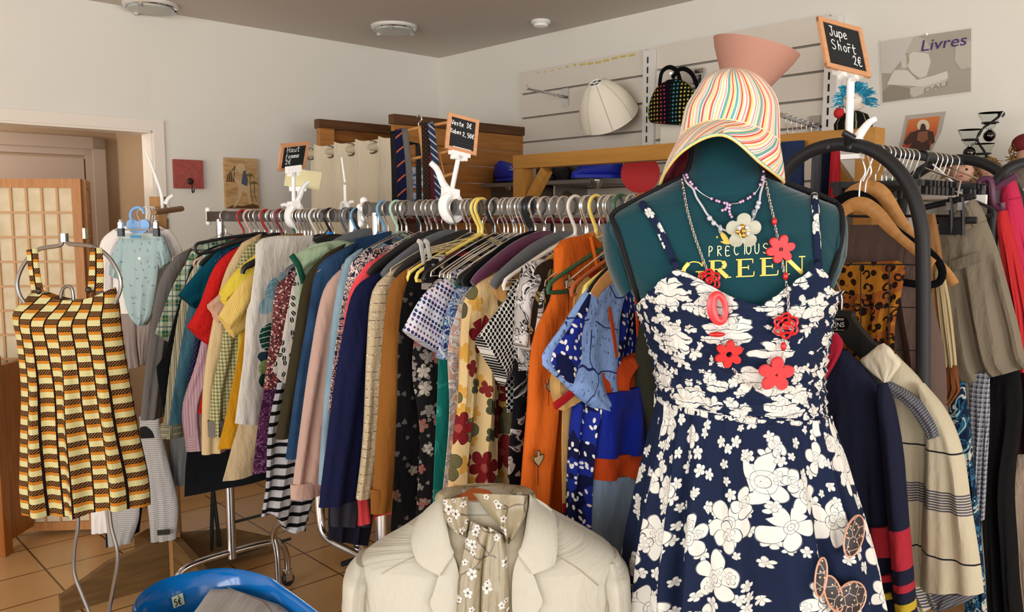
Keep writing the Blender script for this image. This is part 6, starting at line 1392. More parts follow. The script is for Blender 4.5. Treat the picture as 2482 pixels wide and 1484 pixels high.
# white board stands left without a board, and the cream card
t = thing('sign_stand', 'white sign stand without a board on top of the wooden post', 'sign stand', at(392, 508, 3.42)); b = MB(); b.tube(catmull([at(394, 510, 3.42), at(391, 470, 3.42), at(376, 424, 3.42)], 10), .007, 8); b.tube([at(376, 424, 3.42), at(355, 366, 3.42)], [.006, .0035], 8); obj('pole', b, WHITEP, t)
b = MB(); b.tube(catmull([at(402, 495, 3.42), at(408, 482, 3.42), at(420, 473, 3.42)], 10), [.011 - .0005 * k for k in range(11)], 8); obj('lever', b, WHITEP, t); b = MB(); b.tube([at(404, 512, 3.46) + E * .02 * math.cos(a) + UP * .024 * math.sin(a) for a in [k * .35 for k in range(16)]], .01, 8); obj('clamp', b, WHITEP, t)
bs = at(722, 500, 3.0); t = thing('sign_stand', 'cream card holder seen from behind on a white stand, left rail', 'sign stand', bs); o, a, u, wB, hB = tilted(735, 434, 3.0, 80, 10, 8, -50); b = MB(); b.box(o, (84 * 3 / 2031, .004, 50 * 3 / 2031), (a, FN, u)); obj('card', b, mat('cream_card', '#efe3b4', rough=.7), t); b = MB(); b.tube([bs, at(724, 455, 3.0)], .005, 8); b.box(at(722, 458, 2.995), (.06, .01, .016)); obj('pole', b, WHITEP, t); b = MB(); b.tube(catmull([at(700, 502, 3.0), at(692, 496, 3.0), at(682, 499, 3.0)], 6), .007, 7); b.tube([bs + E * .022 * math.cos(k * .4) + UP * (-.02 + .026 * math.sin(k * .4)) for k in range(14)], .01, 8); obj('clamp', b, WHITEP, t)
t = thing('sign_stand', 'thin white sign stand with an empty arm before the beige curtain', 'sign stand', at(836, 500, 2.95)); b = MB(); b.tube([at(837, 503, 2.95), at(836, 448, 2.95)], .0055, 8); b.tube([at(836, 442, 2.95), at(828, 382, 2.95)], [.004, .003], 7); obj('pole', b, WHITEP, t); b = MB(); b.tube(catmull([at(842, 498, 2.95), at(850, 490, 2.95), at(858, 490, 2.95)], 8), [.009 - .0005 * k for k in range(9)], 7); obj('lever', b, WHITEP, t); b = MB(); b.tube([at(836, 508, 2.95) + E * .02 * math.cos(k * .4) + UP * .024 * math.sin(k * .4) for k in range(14)], .009, 8); obj('clamp', b, WHITEP, t)
t = thing('folding_stand', 'thin black folding stand behind the left chrome rack', 'stand', at(522, 1330, 3.55)); b = MB(); b.tube([at(517, 1150, 3.55), at(512, 1335, 3.55)], .009, 8); obj('leg', b, BLACKM, t); b = MB(); b.tube([at(512, 1150, 3.56), at(533, 1325, 3.56)], .009, 8); obj('leg', b, BLACKM, t)
# ================================================================ right-hand black rack
Q0 = at(2045, 345, 2.2); Q0 = Vector((Q0.x, Q0.y, 0))
def RP(t): return Q0 + D1 * t
RNrm = -D1
def onr(px, py, t): return hit(px, py, RP(t), D1)
rr = thing('clothes_rack', 'black tubular rack with arched ends at the right', 'clothes rack', (Q0.x, Q0.y, 0))
P = [onr(x, y, 0) for x, y in ((1880, 560), (1884, 470), (1898, 425), (1925, 393), (1975, 362), (2045, 349), (2110, 362), (2165, 400), (2205, 455), (2229, 530), (2237, 620), (2238, 940))]
g0 = Vector((P[0].x, P[0].y, .03)); g1 = Vector((P[-1].x, P[-1].y, .03))
b = MB(); b.tube([g0] + catmull(P, 70) + [g1], .0172, 14); obj('end_arch', b, BLACKM, rr)
dd = .84; far = [p + D1 * dd for p in P]
b = MB(); b.tube([g0 + D1 * dd] + catmull(far, 60) + [g1 + D1 * dd], .0172, 14); obj('end_arch', b, BLACKM, rr)
zr = P[5].z - .006
b = MB(); b.tube([Q0 + UP * zr, Q0 + D1 * dd + UP * zr], .0135, 12); obj('rail', b, BLACKM, rr)
for t_ in (0, dd):
    for s_ in (g0, g1):
        b = MB(); q = s_ + D1 * t_; b.box(q + UP * 0, (.05, .05, .05)); obj('foot', b, BLACKP, rr)
for x in (2013, 2066):
    b = MB(); c = onr(x, 357, 0) + RNrm * .016; b.lathe([(1e-4, .0), (.007, 0), (.007, .002), (1e-4, .003)], 12, c, (E, UP, RNrm)); obj('bolt', b, BLACKP, rr)
gr = thing('wire_grid', 'thin black wire grid panel hung inside the right rack', 'grid panel', onr(2120, 900, .03))
b = MB()
for y0, y1 in ((640, 642), (738, 746), (842, 850), (955, 965)): b.tube([onr(1890, y0, .03), onr(2226, y1, .03)], .0015, 5)
for x in (1950, 2018, 2086, 2155, 2222): b.tube([onr(x, 640, .03), onr(x, 1010, .03)], .0015, 5)
obj('wires', b, BLACKM, gr)
b = MB(); b.tube([onr(1890, 640, .03), onr(2226, 642, .03)], .0022, 6); obj('top_wire', b, BLACKM, gr)
EROT = math.atan2(E.y, E.x)
for k, t_ in enumerate((.20, .24, .27, .31, .34, .37, .40, .44, .58, .62, .66, .70, .76)):
    o_ = hanger('bar', Q0 + D1 * t_ + UP * (zr + .0135), 'black hanger with a silver hook on the black rail', None, 'silver-hooked hangers on the black rail', R.uniform(-.08, .08), base=EROT)
for lb, mt_, dep, P, rad, hx in (('large honey brown wooden hanger on the black rail', HC['wood'], .13, ((2030, 520), (2062, 470), (2105, 456), (2138, 470), (2180, 535), (2235, 605), (2290, 655), (2314, 690)), (.012, .021, .012), 2088),
                               ('wooden hanger arching behind the right shoulder of the dress form', HC['wood'], .05, ((2018, 545), (2048, 508), (2084, 494), (2120, 512), (2170, 565), (2225, 612), (2262, 640)), (.012, .02, .012), 2082),
                               ('black velvet hanger with a looped end on the black rail', HC['velvet'], .09, ((1990, 530), (2025, 492), (2070, 474), (2112, 492), (2150, 545), (2205, 586), (2252, 612), (2278, 640), (2284, 668), (2270, 688), (2230, 690), (2180, 683)), (.011, .016, .010), 2096)):
    t = thing('clothes_hanger', lb, 'hanger', RP(dep) + UP * zr); Q = catmull([onr(x, y, dep) for x, y in P], 44)
    b = MB(); b.tube(Q, [lerp(rad[0], rad[1], math.sin(PI * min(1, k / 30))) if k < 30 else rad[2] for k in range(45)], 10, flat=(RNrm, .45)); obj('arms', b, mt_, t)
    top = RP(dep) + UP * (zr - .02); b = MB(); b.tube(catmull([onr(hx, 480, dep), onr(hx + 4, 440, dep), onr(hx + 16, 415, dep)] + [top + E * (.024 * math.cos(a)) + UP * (.024 * math.sin(a) + .012) for a in (-.4, .3, 1.0, 1.6, 2.3, 2.9)], 26), .0022, 6); obj('hook', b, WIRE, t)
hanger('plastic', Q0 + D1 * .5 + UP * (zr + .0135), 'thick black plastic hook on the black rail', BLACKP, None, 0, base=EROT)
# garments along the black rack
def gface(t, name, L, Rr, dep, mt, **kw): return face(name, L, Rr, RP(dep), RNrm, mt, t, **kw)
def gthing(name, label, cat, px, py, dep, group=None): return thing(name, label, cat, onr(px, py, dep), group)
taupe = fab('taupe_crepe', '#6d5a52'); t = gthing('taupe_top', 'dull taupe top with a gathered neckline behind the leopard print', 'top', 2120, 960, .2)
gface(t, 'body', [(2020, 545), (2010, 640), (2015, 800), (2020, 1010)], [(2185, 545), (2232, 620), (2262, 740), (2286, 860), (2292, 980)], .17, taupe, T=.03, A=.014, F_=3)
b = MB(); b.tube([onr(x, y, .13) for x, y in ((2186, 560), (2180, 640), (2178, 720))], .008, 7, flat=(RNrm, .3)); obj('strap', b, taupe, t)
def _leo():
    v = warp(uvc(), 20, .018); o = vor(v, 36, 'F1', .9); d = o['Distance']; c = mixc(gt(noi(uvc(), 14, 2), .52), '#c07e28', '#a8602a'); k = xyz(o['Color'])
    ringm = mul(band(d, .2, .42), gt(noi(uvc(), 60, 1), .4)); c = mixc(mul(lt(d, .3), gt(k[0], .45)), c, '#2a1a10'); c = mixc(mul(ringm, lt(k[0], .5)), c, '#2a1a10'); return c
leo = fab('leopard_print', fn=_leo, wr=.5); t = gthing('leopard_top', 'amber leopard print top hanging on the wire grid', 'top', 2090, 880, .08)
gface(t, 'body', [(2022, 640), (2024, 740), (2030, 900)], [(2176, 632), (2192, 650), (2183, 720), (2172, 780), (2168, 900)], .075, leo, T=.016, A=.012, F_=3.5)
t = gthing('tan_jacket', 'tan jacket edge with a cream panel and brown hem behind the rack post', 'jacket', 2280, 960, .35)
tanm = fab('tan_cotton', '#9a7045'); gface(t, 'body', [(2236, 522), (2236, 640), (2244, 800), (2252, 900)], [(2266, 518), (2280, 600), (2300, 760), (2314, 890)], .33, tanm, T=.02, A=.008)
gface(t, 'front_panel', [(2262, 640), (2272, 740), (2284, 840), (2290, 890)], [(2284, 640), (2304, 740), (2316, 840), (2320, 890)], .315, fab('cream_canvas', '#c4b188'), T=.012, A=.004); gface(t, 'hem', [(2288, 884), (2296, 940), (2292, 970)], [(2320, 886), (2325, 930), (2326, 950), (2300, 985)], .31, fab('rust_canvas', '#7d4a2a'), T=.014, A=.004)
kh = fab('khaki_twill', '#8d8371', wr=.5); t = gthing('khaki_shorts', 'khaki twill shorts hung sideways from a black clip hanger', 'shorts', 2380, 930, .5)
SD = .5
gface(t, 'leg', [(2266, 556), (2270, 650), (2284, 790), (2300, 890), (2322, 934)], [(2385, 520), (2430, 640), (2464, 770), (2476, 830), (2486, 870), (2505, 888)], SD, kh, T=.04, A=.016, F_=2.4, topT=.6)
gface(t, 'waistband', [(2262, 566), (2268, 592), (2272, 606)], [(2362, 481), (2380, 505), (2392, 533)], SD - .01, kh, T=.036, A=.003, m=8, topT=.8)
gface(t, 'welt_pocket', [(2304, 634), (2306, 650), (2308, 660)], [(2376, 609), (2378, 622), (2380, 632)], SD - .045, kh, T=.004, A=.001, m=6, nn=8, topT=1)
b = MB(); b.tube([onr(x, y, SD - .055) for x, y in ((2336, 497), (2346, 512), (2354, 535), (2362, 549))], .0062, 8, flat=(RNrm, .5)); obj('belt_loop', b, kh, t)
b = MB(); b.tube([onr(x, y, SD - .05) for x, y in ((2300, 560), (2303, 600), (2302, 690))], .0013, 5); obj('seam', b, kh, t)
ch = gthing('clip_hanger', 'black plastic clip hanger gripping the khaki shorts', 'hanger', 2310, 500, SD)
for q in (((2232, 505), (2365, 474), .009), ((2240, 536), (2368, 534), .010)):
    b = MB(); b.tube([onr(*q[0], SD - .06), onr(*q[1], SD - .06)], q[2], 8, flat=(RNrm, .6)); obj('bar', b, BLACKP, ch)
for x in (2306, 2334):
    b = MB(); b.tube([onr(x - 3, 478, SD - .08), onr(x, 520, SD - .075), onr(x, 570, SD - .07)], .006, 8); o_ = obj('clip', b, BLACKP, ch); b = MB(); b.box(onr(x - 8, 500, SD - .085), (.012, .004, .022), (E, D1, UP)); obj('clip_spring', b, STEEL, o_)
b = MB(); b.box(onr(2305, 552, SD - .07), (.062, .012, .04), (E, D1, UP)); obj('jaw', b, BLACKP, ch)
b = MB(); b.tube([onr(2320, 480, SD - .06), onr(2328, 440, SD - .0), Q0 + D1 * SD + UP * (zr - .03)], .003, 6); obj('hook', b, WIRE, ch)
t = gthing('white_hanger', 'white plastic trouser hanger beside the khaki shorts', 'hanger', 2360, 490, .6); b = MB(); b.box(onr(2360, 484, .6), (.07, .014, .028), (E, D1, UP)); obj('bar', b, WHITEP, t); b = MB(); b.tube([onr(2350, 478, .6), Q0 + D1 * .6 + UP * (zr - .02)], .003, 6); obj('hook', b, WHITEP, t)
rt = fab('coral_red_twill', '#cf3437', wr=.5); pk = fab('hot_pink_twill', '#d6365c', wr=.5)
t = gthing('red_trousers', 'coral red trousers with a soft crease at the right edge', 'trousers', 2440, 800, .72); gface(t, 'leg', [(2412, 510), (2422, 580), (2436, 660), (2452, 760), (2462, 900)], [(2440, 510), (2464, 600), (2480, 680), (2494, 760), (2502, 900)], .70, rt, T=.04, A=.01, topT=.7)
t = gthing('pink_trousers', 'hot pink trousers at the right edge under the purple clip', 'trousers', 2470, 900, .78); gface(t, 'leg', [(2424, 456), (2428, 500), (2450, 600), (2470, 720), (2480, 900)], [(2462, 438), (2474, 480), (2492, 580), (2520, 700), (2535, 900)], .76, pk, T=.045, A=.012, topT=.7)
b = MB(); b.tube([onr(x, y, .715) for x, y in ((2430, 492), (2450, 484), (2478, 478))], .0015, 5); obj('waist_seam', b, pk, t)
ch = gthing('clip_hanger', 'dark purple plastic clip hanger over the pink trousers', 'hanger', 2410, 480, .66); pu = HC['purple']
b = MB(); b.tube(catmull([onr(x, y, .66) for x, y in ((2373, 470), (2372, 448), (2380, 436), (2398, 434), (2404, 450), (2406, 480), (2412, 500), (2428, 505), (2428, 492))], 26), .010, 10); obj('clip', b, pu, ch)
b = MB(); b.tube([onr(2404, 462, .67), onr(2464, 424, .67)], .010, 10); obj('bar', b, pu, ch); b = MB(); b.box(onr(2386, 460, .65), (.012, .01, .026), (E, D1, UP)); obj('clip_spring', b, STEEL, ch)
b = MB(); b.tube([onr(2405, 448, .66), Q0 + D1 * .7 + UP * (zr - .02)], .003, 6); obj('hook', b, WIRE, ch)
blk = fab('black_crepe_cloth', '#121214', wr=.6)
t = gthing('black_trousers', 'draped black trousers below the khaki shorts', 'trousers', 2430, 1400, .6); gface(t, 'leg', [(2392, 870), (2388, 1050), (2380, 1250), (2392, 1500)], [(2460, 850), (2478, 1000), (2456, 1200), (2478, 1500)], .56, blk, T=.035, A=.02, F_=2)
t = gthing('maroon_dress', 'very dark maroon garment at the right border', 'dress', 2470, 1090, .75); gface(t, 'body', [(2425, 840), (2440, 950), (2446, 1098)], [(2540, 840), (2540, 1098)], .72, fab('dark_maroon', '#2a0f14'), T=.03)
t = gthing('cream_linen', 'crumpled cream linen garment low at the right border', 'trousers', 2470, 1480, .75); gface(t, 'leg', [(2444, 1080), (2446, 1250), (2460, 1380), (2480, 1520)], [(2560, 1080), (2560, 1520)], .73, fab('cream_linen_cloth', '#cdb9a4', wr=.8), T=.03, A=.015)
gl = fab('glen_check', fn=p_plaid('#c9ccd2', '#4a5062', '#20242f', .014, .5)); t = gthing('check_skirt', 'blue grey glen check skirt hanging below the shorts', 'skirt', 2370, 1250, .5); gface(t, 'body', [(2348, 910), (2350, 1050), (2344, 1260)], [(2398, 900), (2398, 1050), (2386, 1260)], .47, gl, T=.02, A=.008)
bs_ = fab('blue_scarf_print', fn=p_patch([(0, '#14263f'), (.44, '#2f6a8c'), (.5, '#12203a'), (.55, '#8fc0c8'), (.6, '#d8cdbc'), (.64, '#1c3050')], 16, 2)); t = gthing('blue_print_dress', 'dark blue patterned dress squeezed between polo shirt and check skirt', 'dress', 2350, 1480, .4); gface(t, 'body', [(2296, 930), (2310, 1100), (2330, 1300), (2340, 1510)], [(2340, 925), (2358, 1100), (2376, 1300), (2394, 1510)], .40, bs_, T=.025, A=.01)
# polo shirts in front of the rack
nv = fab('navy_pique', '#20243a', wr=.4); rd = fab('crimson_pique', '#b3263c'); yl = fab('yellow_band', '#cdb035'); dkred = fab('band_red', '#b8303f')
t = gthing('navy_polo', 'navy polo shirt with a red collar and striped sleeve beside the dress form', 'polo shirt', 2080, 1480, -.16)
gface(t, 'body', [(2000, 846), (1960, 930), (1950, 1200), (1950, 1540)], [(2052, 850), (2104, 905), (2140, 965), (2152, 1060), (2160, 1250), (2172, 1400), (2178, 1540)], -.15, nv, T=.05, A=.012, topT=.5)
gface(t, 'collar', [(1990, 812), (1966, 860), (1960, 900), (1984, 942)], [(2028, 806), (2044, 832), (2030, 872), (1990, 940)], -.20, rd, T=.012, A=.003, m=14)
for nm, mm, y0, y1 in (('sleeve', nv, 930, 1281), ('sleeve_band', dkred, 1280, 1376), ('sleeve_cuff', nv, 1375, 1411), ('sleeve_band', dkred, 1410, 1430), ('sleeve_cuff', nv, 1429, 1457), ('sleeve_band', yl, 1456, 1477), ('sleeve_cuff', nv, 1476, 1540)):
    lx = lambda y: 2128 + (y - 930) * .085; rx = lambda y: 2150 + 34 * smooth(930, 1080, y) + (y - 1080) * .085 * (y > 1080)
    ys = [lerp(y0, y1, k / 4) for k in range(5)]; gface(t, nm, [(lx(y), y) for y in ys], [(rx(y), y) for y in ys], -.185, mm, T=.032, A=.003, F_=1, m=16 if y1 - y0 > 150 else 4, nn=14, topT=.95 if y0 > 940 else .4, seed=9)
for y0, y1, mm in ((1278, 1350, dkred), (1394, 1410, dkred), (1438, 1452, yl)): gface(t, 'body_band', [(2110, y0), (2112, y1)], [(2160, y0), (2164, y1)], -.182, mm, T=.012, A=.001, m=4, nn=8, topT=1)
zz = lambda y: onr(2300, y, -.06).z
def _cream():
    z = xyz(uvc())[1]; c = mixc(noi(uvc(), 8, 2), '#ddd3b8', '#d0c6aa'); st = gt(frac(mul(z, 1 / .0062)), .42)
    for a, e_ in ((zz(1228), zz(1178)), (zz(1480), zz(1436))): c = mixc(mul(band(z, a, e_), st), c, '#55586a')
    for y in (1086, 1336): c = mixc(band(z, zz(y + 2), zz(y - 2)), c, '#22232e')
    return c
cr = fab('cream_striped_pique', fn=_cream, wr=.35); greyst = fab('slate_rib_stripe', fn=p_stripes([(0, '#555866'), (.55, '#8f8f90')], .0062, 40, vert=False))
t = gthing('cream_polo', 'cream polo shirt with slate stripes on the branded black hanger', 'polo shirt', 2250, 1480, -.06)
gface(t, 'body', [(2100, 872), (2090, 900), (2110, 1000), (2150, 1200), (2170, 1400), (2200, 1480)], [(2172, 858), (2230, 925), (2262, 1000), (2262, 1150), (2255, 1350), (2290, 1460)], -.045, cr, T=.05, A=.01, topT=.5)
gface(t, 'hem', [(2226, 1420), (2240, 1448), (2268, 1472)], [(2384, 1432), (2350, 1455), (2300, 1474)], -.05, greyst, T=.03, A=.004, m=8)
gface(t, 'sleeve', [(2226, 940), (2240, 1010), (2246, 1080), (2240, 1180), (2234, 1300), (2228, 1424)], [(2236, 930), (2280, 985), (2312, 1040), (2338, 1120), (2356, 1230), (2374, 1340), (2386, 1436)], -.085, cr, T=.035, A=.008, F_=1.6, topT=.5)
gface(t, 'collar', [(2128, 838), (2104, 858), (2084, 876), (2112, 904), (2148, 926)], [(2142, 832), (2160, 846), (2172, 864), (2184, 882), (2152, 926)], -.125, fab('cream_collar', '#e0d7bf', tone=.85), T=.016, A=.002, m=14)
gface(t, 'shoulder_stripe', [(2108, 904), (2150, 945), (2200, 985), (2238, 1040), (2250, 1065)], [(2146, 922), (2200, 948), (2246, 985), (2272, 1025), (2282, 1056)], -.108, greyst, T=.018, A=.002, m=16, nn=12)
hg = gthing('branded_hanger', 'broad black hanger with a white printed emblem badge', 'hanger', 2040, 850, -.12)
b = MB(); pts = [(1940, 754), (2062, 752), (2074, 768), (2092, 794), (2118, 824), (2146, 852), (2120, 884), (2076, 848), (2044, 818), (2012, 808), (1940, 812)]
q = [onr(x, y, -.075) for x, y in pts]; b.prism(catmull(q + [q[0]], 60)[:-1], RNrm * .024); obj('body', b, mat('matt_black_plastic', '#1b1b1a', rough=.5), hg, 30)
b = MB(); b.tube(catmull([onr(x, y, -.07) for x, y in ((2039, 754), (2040, 722), (2034, 700), (2024, 678), (2016, 650), (2024, 634), (2036, 640))], 24), .0028, 7); obj('hook', b, STEEL, hg)
def text(s, o, ax, up_, h, m, par, nrm, name='lettering', shear=0.0, w=None):
    cu = bpy.data.curves.new('t', 'FONT'); cu.body = s; cu.size = 1; cu.shear = shear; cu.extrude = .002; cu.resolution_u = 4
    to = bpy.data.objects.new('t', cu); COL.objects.link(to); bpy.context.view_layer.update(); dg = bpy.context.evaluated_depsgraph_get(); me = to.evaluated_get(dg).to_mesh()
    b = MB(); vs = [v.co.copy() for v in me.vertices]; W = max(v.x for v in vs) - min(v.x for v in vs); sx = (w / W) if w else h
    for v in vs: b.vert(o + ax * (v.x * sx) + up_ * (v.y * h) + nrm * (v.z * h), (v.x, v.y))
    for p in me.polygons: b.f.append(tuple(p.vertices))
    to.to_mesh_clear(); bpy.data.objects.remove(to); bpy.data.curves.remove(cu); return obj(name, b, m, par)
silv = mat('silver_print', '#c9c6bd', rough=.5); PB = RNrm * .0015
pl_ = MB(); q = [onr(x, y, -.0995) for x, y in ((1958, 770), (2046, 768), (2056, 776), (2058, 788), (2052, 800), (2040, 804), (1958, 806))]; pl_.prism(q, RNrm * .001); o_ = obj('badge', pl_, mat('gloss_black_badge', '#090909', rough=.25), hg)
o1 = onr(1979, 777.5, -.1015); axr = (onr(2046, 777, -.1015) - o1).normalized(); k_ = (onr(2045, 777, -.1015) - o1).length / 66
text('TERRITOIRE', o1, axr, UP, 6.5 * k_ * 1.05, silv, o_, RNrm, w=66 * k_); text('REDSKINS', onr(1978, 793, -.1015), axr, UP, 16 * k_, silv, o_, RNrm, w=67 * k_)
b = MB()
for y in (772.5, 800.5): b.tube([onr(1960, y, -.1013), onr(2046, y, -.1013)], .0005, 5)
b.tube([onr(2022, 797.5, -.1013) + E * .008 * math.cos(a) + UP * .0032 * math.sin(a) for a in [k * .35 for k in range(18)]], .0006, 5, True); obj('emblem', b, silv, o_)
# price sign on the arch
bs = onr(2058, 345, .02); o, a, u, wB, hB = tilted(2045, 115, bs.y - .02, 103, 27, -23, -118)
t = thing('price_sign', 'large chalkboard reading Jupe and Short on the arch of the black rack', 'price sign', bs)
n = chalkboard(t, o, a, u, wB, hB, .0125, [('Jupe', -.3, .17, .19), ('S', -.3, -.1, .19), ('h', -.16, -.1, .19), ('o^', -.04, -.1, .19), ('rt', .06, -.1, .19), ('2E', .14, -.33, .19)])
b = MB(); b.tube([at(2062, 190, bs.y - .02), at(2058, 335, bs.y - .02)], .0098, 12); obj('pole', b, WHITEP, t)
b = MB(); c = at(2054, 172, bs.y - .03); b.box(c, (.086, .02, .028), (a, n, u)); b.box(c - u * .018 + a * .018, (.012, .02, .014), (a, n, u)); b.box(c - u * .018 - a * .022, (.012, .02, .014), (a, n, u)); obj('board_clip', b, WHITEP, t)
b = MB(); b.tube(catmull([at(x, y, bs.y - .03) for x, y in ((2072, 352), (2078, 335), (2094, 312), (2108, 296), (2122, 288))], 16), [.014 - .0004 * k for k in range(17)], 10); b.box(at(2066, 380, bs.y - .02), (.05, .03, .012), (E, D1, UP)); b.box(at(2072, 344, bs.y - .02), (.03, .03, .02), (E, D1, UP)); obj('clamp', b, WHITEP, t)
b = MB(); c = at(2058, 328, bs.y - .05); b.tube([at(2044, 322, bs.y - .05), at(2070, 336, bs.y - .05)], .009, 10); b.tube([c, at(2056, 350, bs.y - .03)], .01, 10); obj('knob', b, BLACKP, t)
# third arch at the right border
b = MB(); q = [at(x, y, 2.55) for x, y in ((2400, 700), (2410, 470), (2432, 420), (2462, 400), (2510, 394), (2580, 410), (2620, 500), (2625, 700))]; b.tube([(q[0].x, q[0].y, .02)] + catmull(q, 40) + [(q[-1].x, q[-1].y, .02)], .016, 12)
t = thing('clothes_rack', 'black arch of another rack cut off by the right border', 'clothes rack', (q[4].x, q[4].y, 0)); obj('end_arch', b, BLACKM, t)

# ================================================================ pine rack, shelf and what stands before the right wall
WN = 2.8
def onw(px, py, n=WN): return hit(px, py, D1 * n, D1)
zw = onw(1260, 379).z; sA = onw(1257, 379).dot(E); sB = onw(2134, 305).dot(E); axs = (E, D1, UP)
pineb = mat('oiled_pine_beam', rough=.45, fn=wood('#a9752f', '#c08a42', 3, 'x')); pinev = mat('oiled_pine_post', rough=.45, fn=wood('#a9752f', '#c08a42', 3, 'y'))
t = thing('pine_rack', 'solid pine rack with diagonal braces behind the hat', 'clothes rack', rp(WN, (sA + sB) / 2, 0))
b = MB(); b.box(rp(WN, (sA + sB) / 2, zw - .03), (sB - sA, .075, .062), axs); obj('top_beam', b, pineb, t)
for s, sg in ((sA + .032, 1), (sB - .032, -1)):
    b = MB(); b.box(rp(WN, s, (zw - .062) / 2), (.064, .072, zw - .062), axs); obj('post', b, pinev, t)
    b = MB(); q0 = rp(WN, s + sg * .03, zw - .24); q1 = rp(WN, s + sg * .16, zw - .07); d = (q1 - q0).normalized(); b.box((q0 + q1) / 2, ((q1 - q0).length, .04, .045), (d, D1, d.cross(D1))); obj('brace', b, pinev, t)
    b = MB(); b.box(rp(WN, s, .03), (.09, .5, .06), axs); obj('foot', b, pineb, t)
zq = onw(1900, 470).z; b = MB(); b.tube([rp(WN, sA + .05, zq), rp(WN, sB - .05, zq)], .013, 10); obj('hanging_rail', b, STEEL, t)
jn = fab('dark_jeans', '#2b3a5c', wr=.5)
for k, (x, nm, c, lb) in enumerate(((1900, 'jeans', jn, 'dark blue jeans hanging on the pine rack behind the arch'), (1985, 'trousers', fab('mid_grey_flannel', '#585a5f'), 'grey flannel trousers beside the dark jeans'), (2005, 'trousers', fab('deep_navy', '#14182c'), 'deep navy trousers right of the grey ones'), (2024, 'shirt', fab('signal_red', '#b22530'), 'narrow strip of a red shirt next to the slotted upright'), (1800, 'coat', fab('black_coat_cloth', '#0f0f12'), 'black coat on the pine rack below the hat brim'))):
    w_ = (50, 14, 10, 9, 60)[k]; n_ = WN - .02 * k; tt = thing(nm, lb, nm, hit(x, 470, D1 * n_, D1)); y0 = 348 if k < 4 else 480
    face('leg' if nm in ('jeans', 'trousers') else 'body', [(x - w_, y0), (x - w_ - 4, 470), (x - w_ - 10, 700)], [(x + w_, y0 - 8), (x + w_, 470), (x + w_, 700)], D1 * n_ - D1 * .06, -D1, c, tt, T=.02, A=.01)
for k, x in enumerate((1782, 1800, 1822, 1850, 1880, 1896, 1925, 1950, 1976, 1988)):
    hanger('plastic', Vector(onw(x, 463)), 'white plastic hook on the pine rack rail', None, 'white hooks on the pine rack rail', R.uniform(-.2, .2), base=HROT)
# shelf with shoes along the right wall
SN = NW - .22
def ons(px, py, n=SN): return hit(px, py, D1 * n, D1)
zs = ons(1360, 441).z; sa_, sb_ = ons(1188, 446).dot(E), ons(1495, 433).dot(E)
t = thing('wall_shelf', 'long grey shelf on the slatwall carrying shoes', 'shelf', rp(SN, (sa_ + sb_) / 2, zs)); b = MB(); b.box(rp(SN + .02, (sa_ + sb_) / 2, zs - .01), (sb_ - sa_, .34, .02), axs); obj('board', b, mat('grey_laminate', '#7d7a76', rough=.5), t)
for s in (sa_ + .1, sa_ + .6):
    b = MB(); b.box(rp(SN + .06, s, zs - .06), (.012, .26, .08), axs); obj('bracket', b, STEEL, t)
def shoe(c, ax, L, m, sole, label, group=None, holes=False, h=.09, name='shoe'):
    sd = Vector((-ax.y, ax.x, 0)); t = thing(name, label, 'shoe', c, group); W = L * .19; b = MB(); rows = []
    for i in range(15):
        u = i / 14; x = (u - .5) * L; w = W * (.55 + .45 * math.sin(PI * min(1, .12 + u * .95)) ** .7); hh = lerp(h, h * .55, smooth(.3, .8, u)) * (1 - .75 * smooth(.82, 1, u)) * (1 if u > 0 else .6); w *= (1 - .5 * smooth(.85, 1, u)) * (.75 if u == 0 else 1)
        rows.append([c + ax * x + sd * (w * math.copysign(abs(math.cos(a)) ** .7, math.cos(a))) + UP * (.012 + hh * (.5 + .5 * math.copysign(abs(math.sin(a)) ** .7, math.sin(a)))) for a in [2 * PI * k / 16 for k in range(16)]])
    k0 = b.grid(rows, close=True); b.cap([k0 + k for k in range(16)]); b.cap([k0 + 14 * 16 + k for k in range(16)], True); obj('upper', b, m, t, 60)
    b = MB(); pts = [c + ax * (L * .52 * math.cos(a)) + sd * (W * 1.05 * math.copysign(abs(math.sin(a)) ** .8, math.sin(a))) for a in [2 * PI * k / 28 for k in range(28)]]; b.prism(pts, UP * .016); obj('sole', b, sole, t)
    b = MB(); b.tube([c + ax * (-L * .2 + L * .24 * math.cos(a)) + sd * (W * .6 * math.sin(a)) + UP * (h * .98 - h * .18 * math.cos(a)) for a in [2 * PI * k / 24 for k in range(24)]], .006, 6, True); obj('opening_edge', b, sole, t)
    if holes:
        for i in range(4):
            for j in range(3):
                b = MB(); b.ball(c + ax * (L * (.12 + .09 * i)) + sd * (W * (-.5 + .5 * j)) + UP * (.012 + lerp(h, h * .55, smooth(.3, .8, .62 + .09 * i)) * (.97 - .12 * abs(j - 1))), .009, 8, 4, (1.2, .8, .35), (ax, sd, UP)); obj('vent_hole', b, WHITEP, t)
    return t
dks = mat('black_shoe_leather', '#131217', rough=.4); dkg = mat('charcoal_suede', '#242128', rough=.8); bsole = mat('black_rubber', '#0c0c0d', rough=.6); blc = mat('royal_blue_foam', '#1a2ca8', rough=.5)
for k, (x, m_, lb) in enumerate(((1215, dkg, 'black shoe at the left end of the grey shelf'), (1325, dks, 'black leather shoe next to the pine post'), (1362, dkg, 'dark suede shoe in the middle of the grey shelf'), (1402, dks, 'black shoe left of the blue clog'))):
    c = ons(x, 438); shoe(Vector((c.x, c.y, zs)), (E * .8 - D1 * .6).normalized(), .27, m_, bsole, lb, h=.10 + .012 * (k % 2))
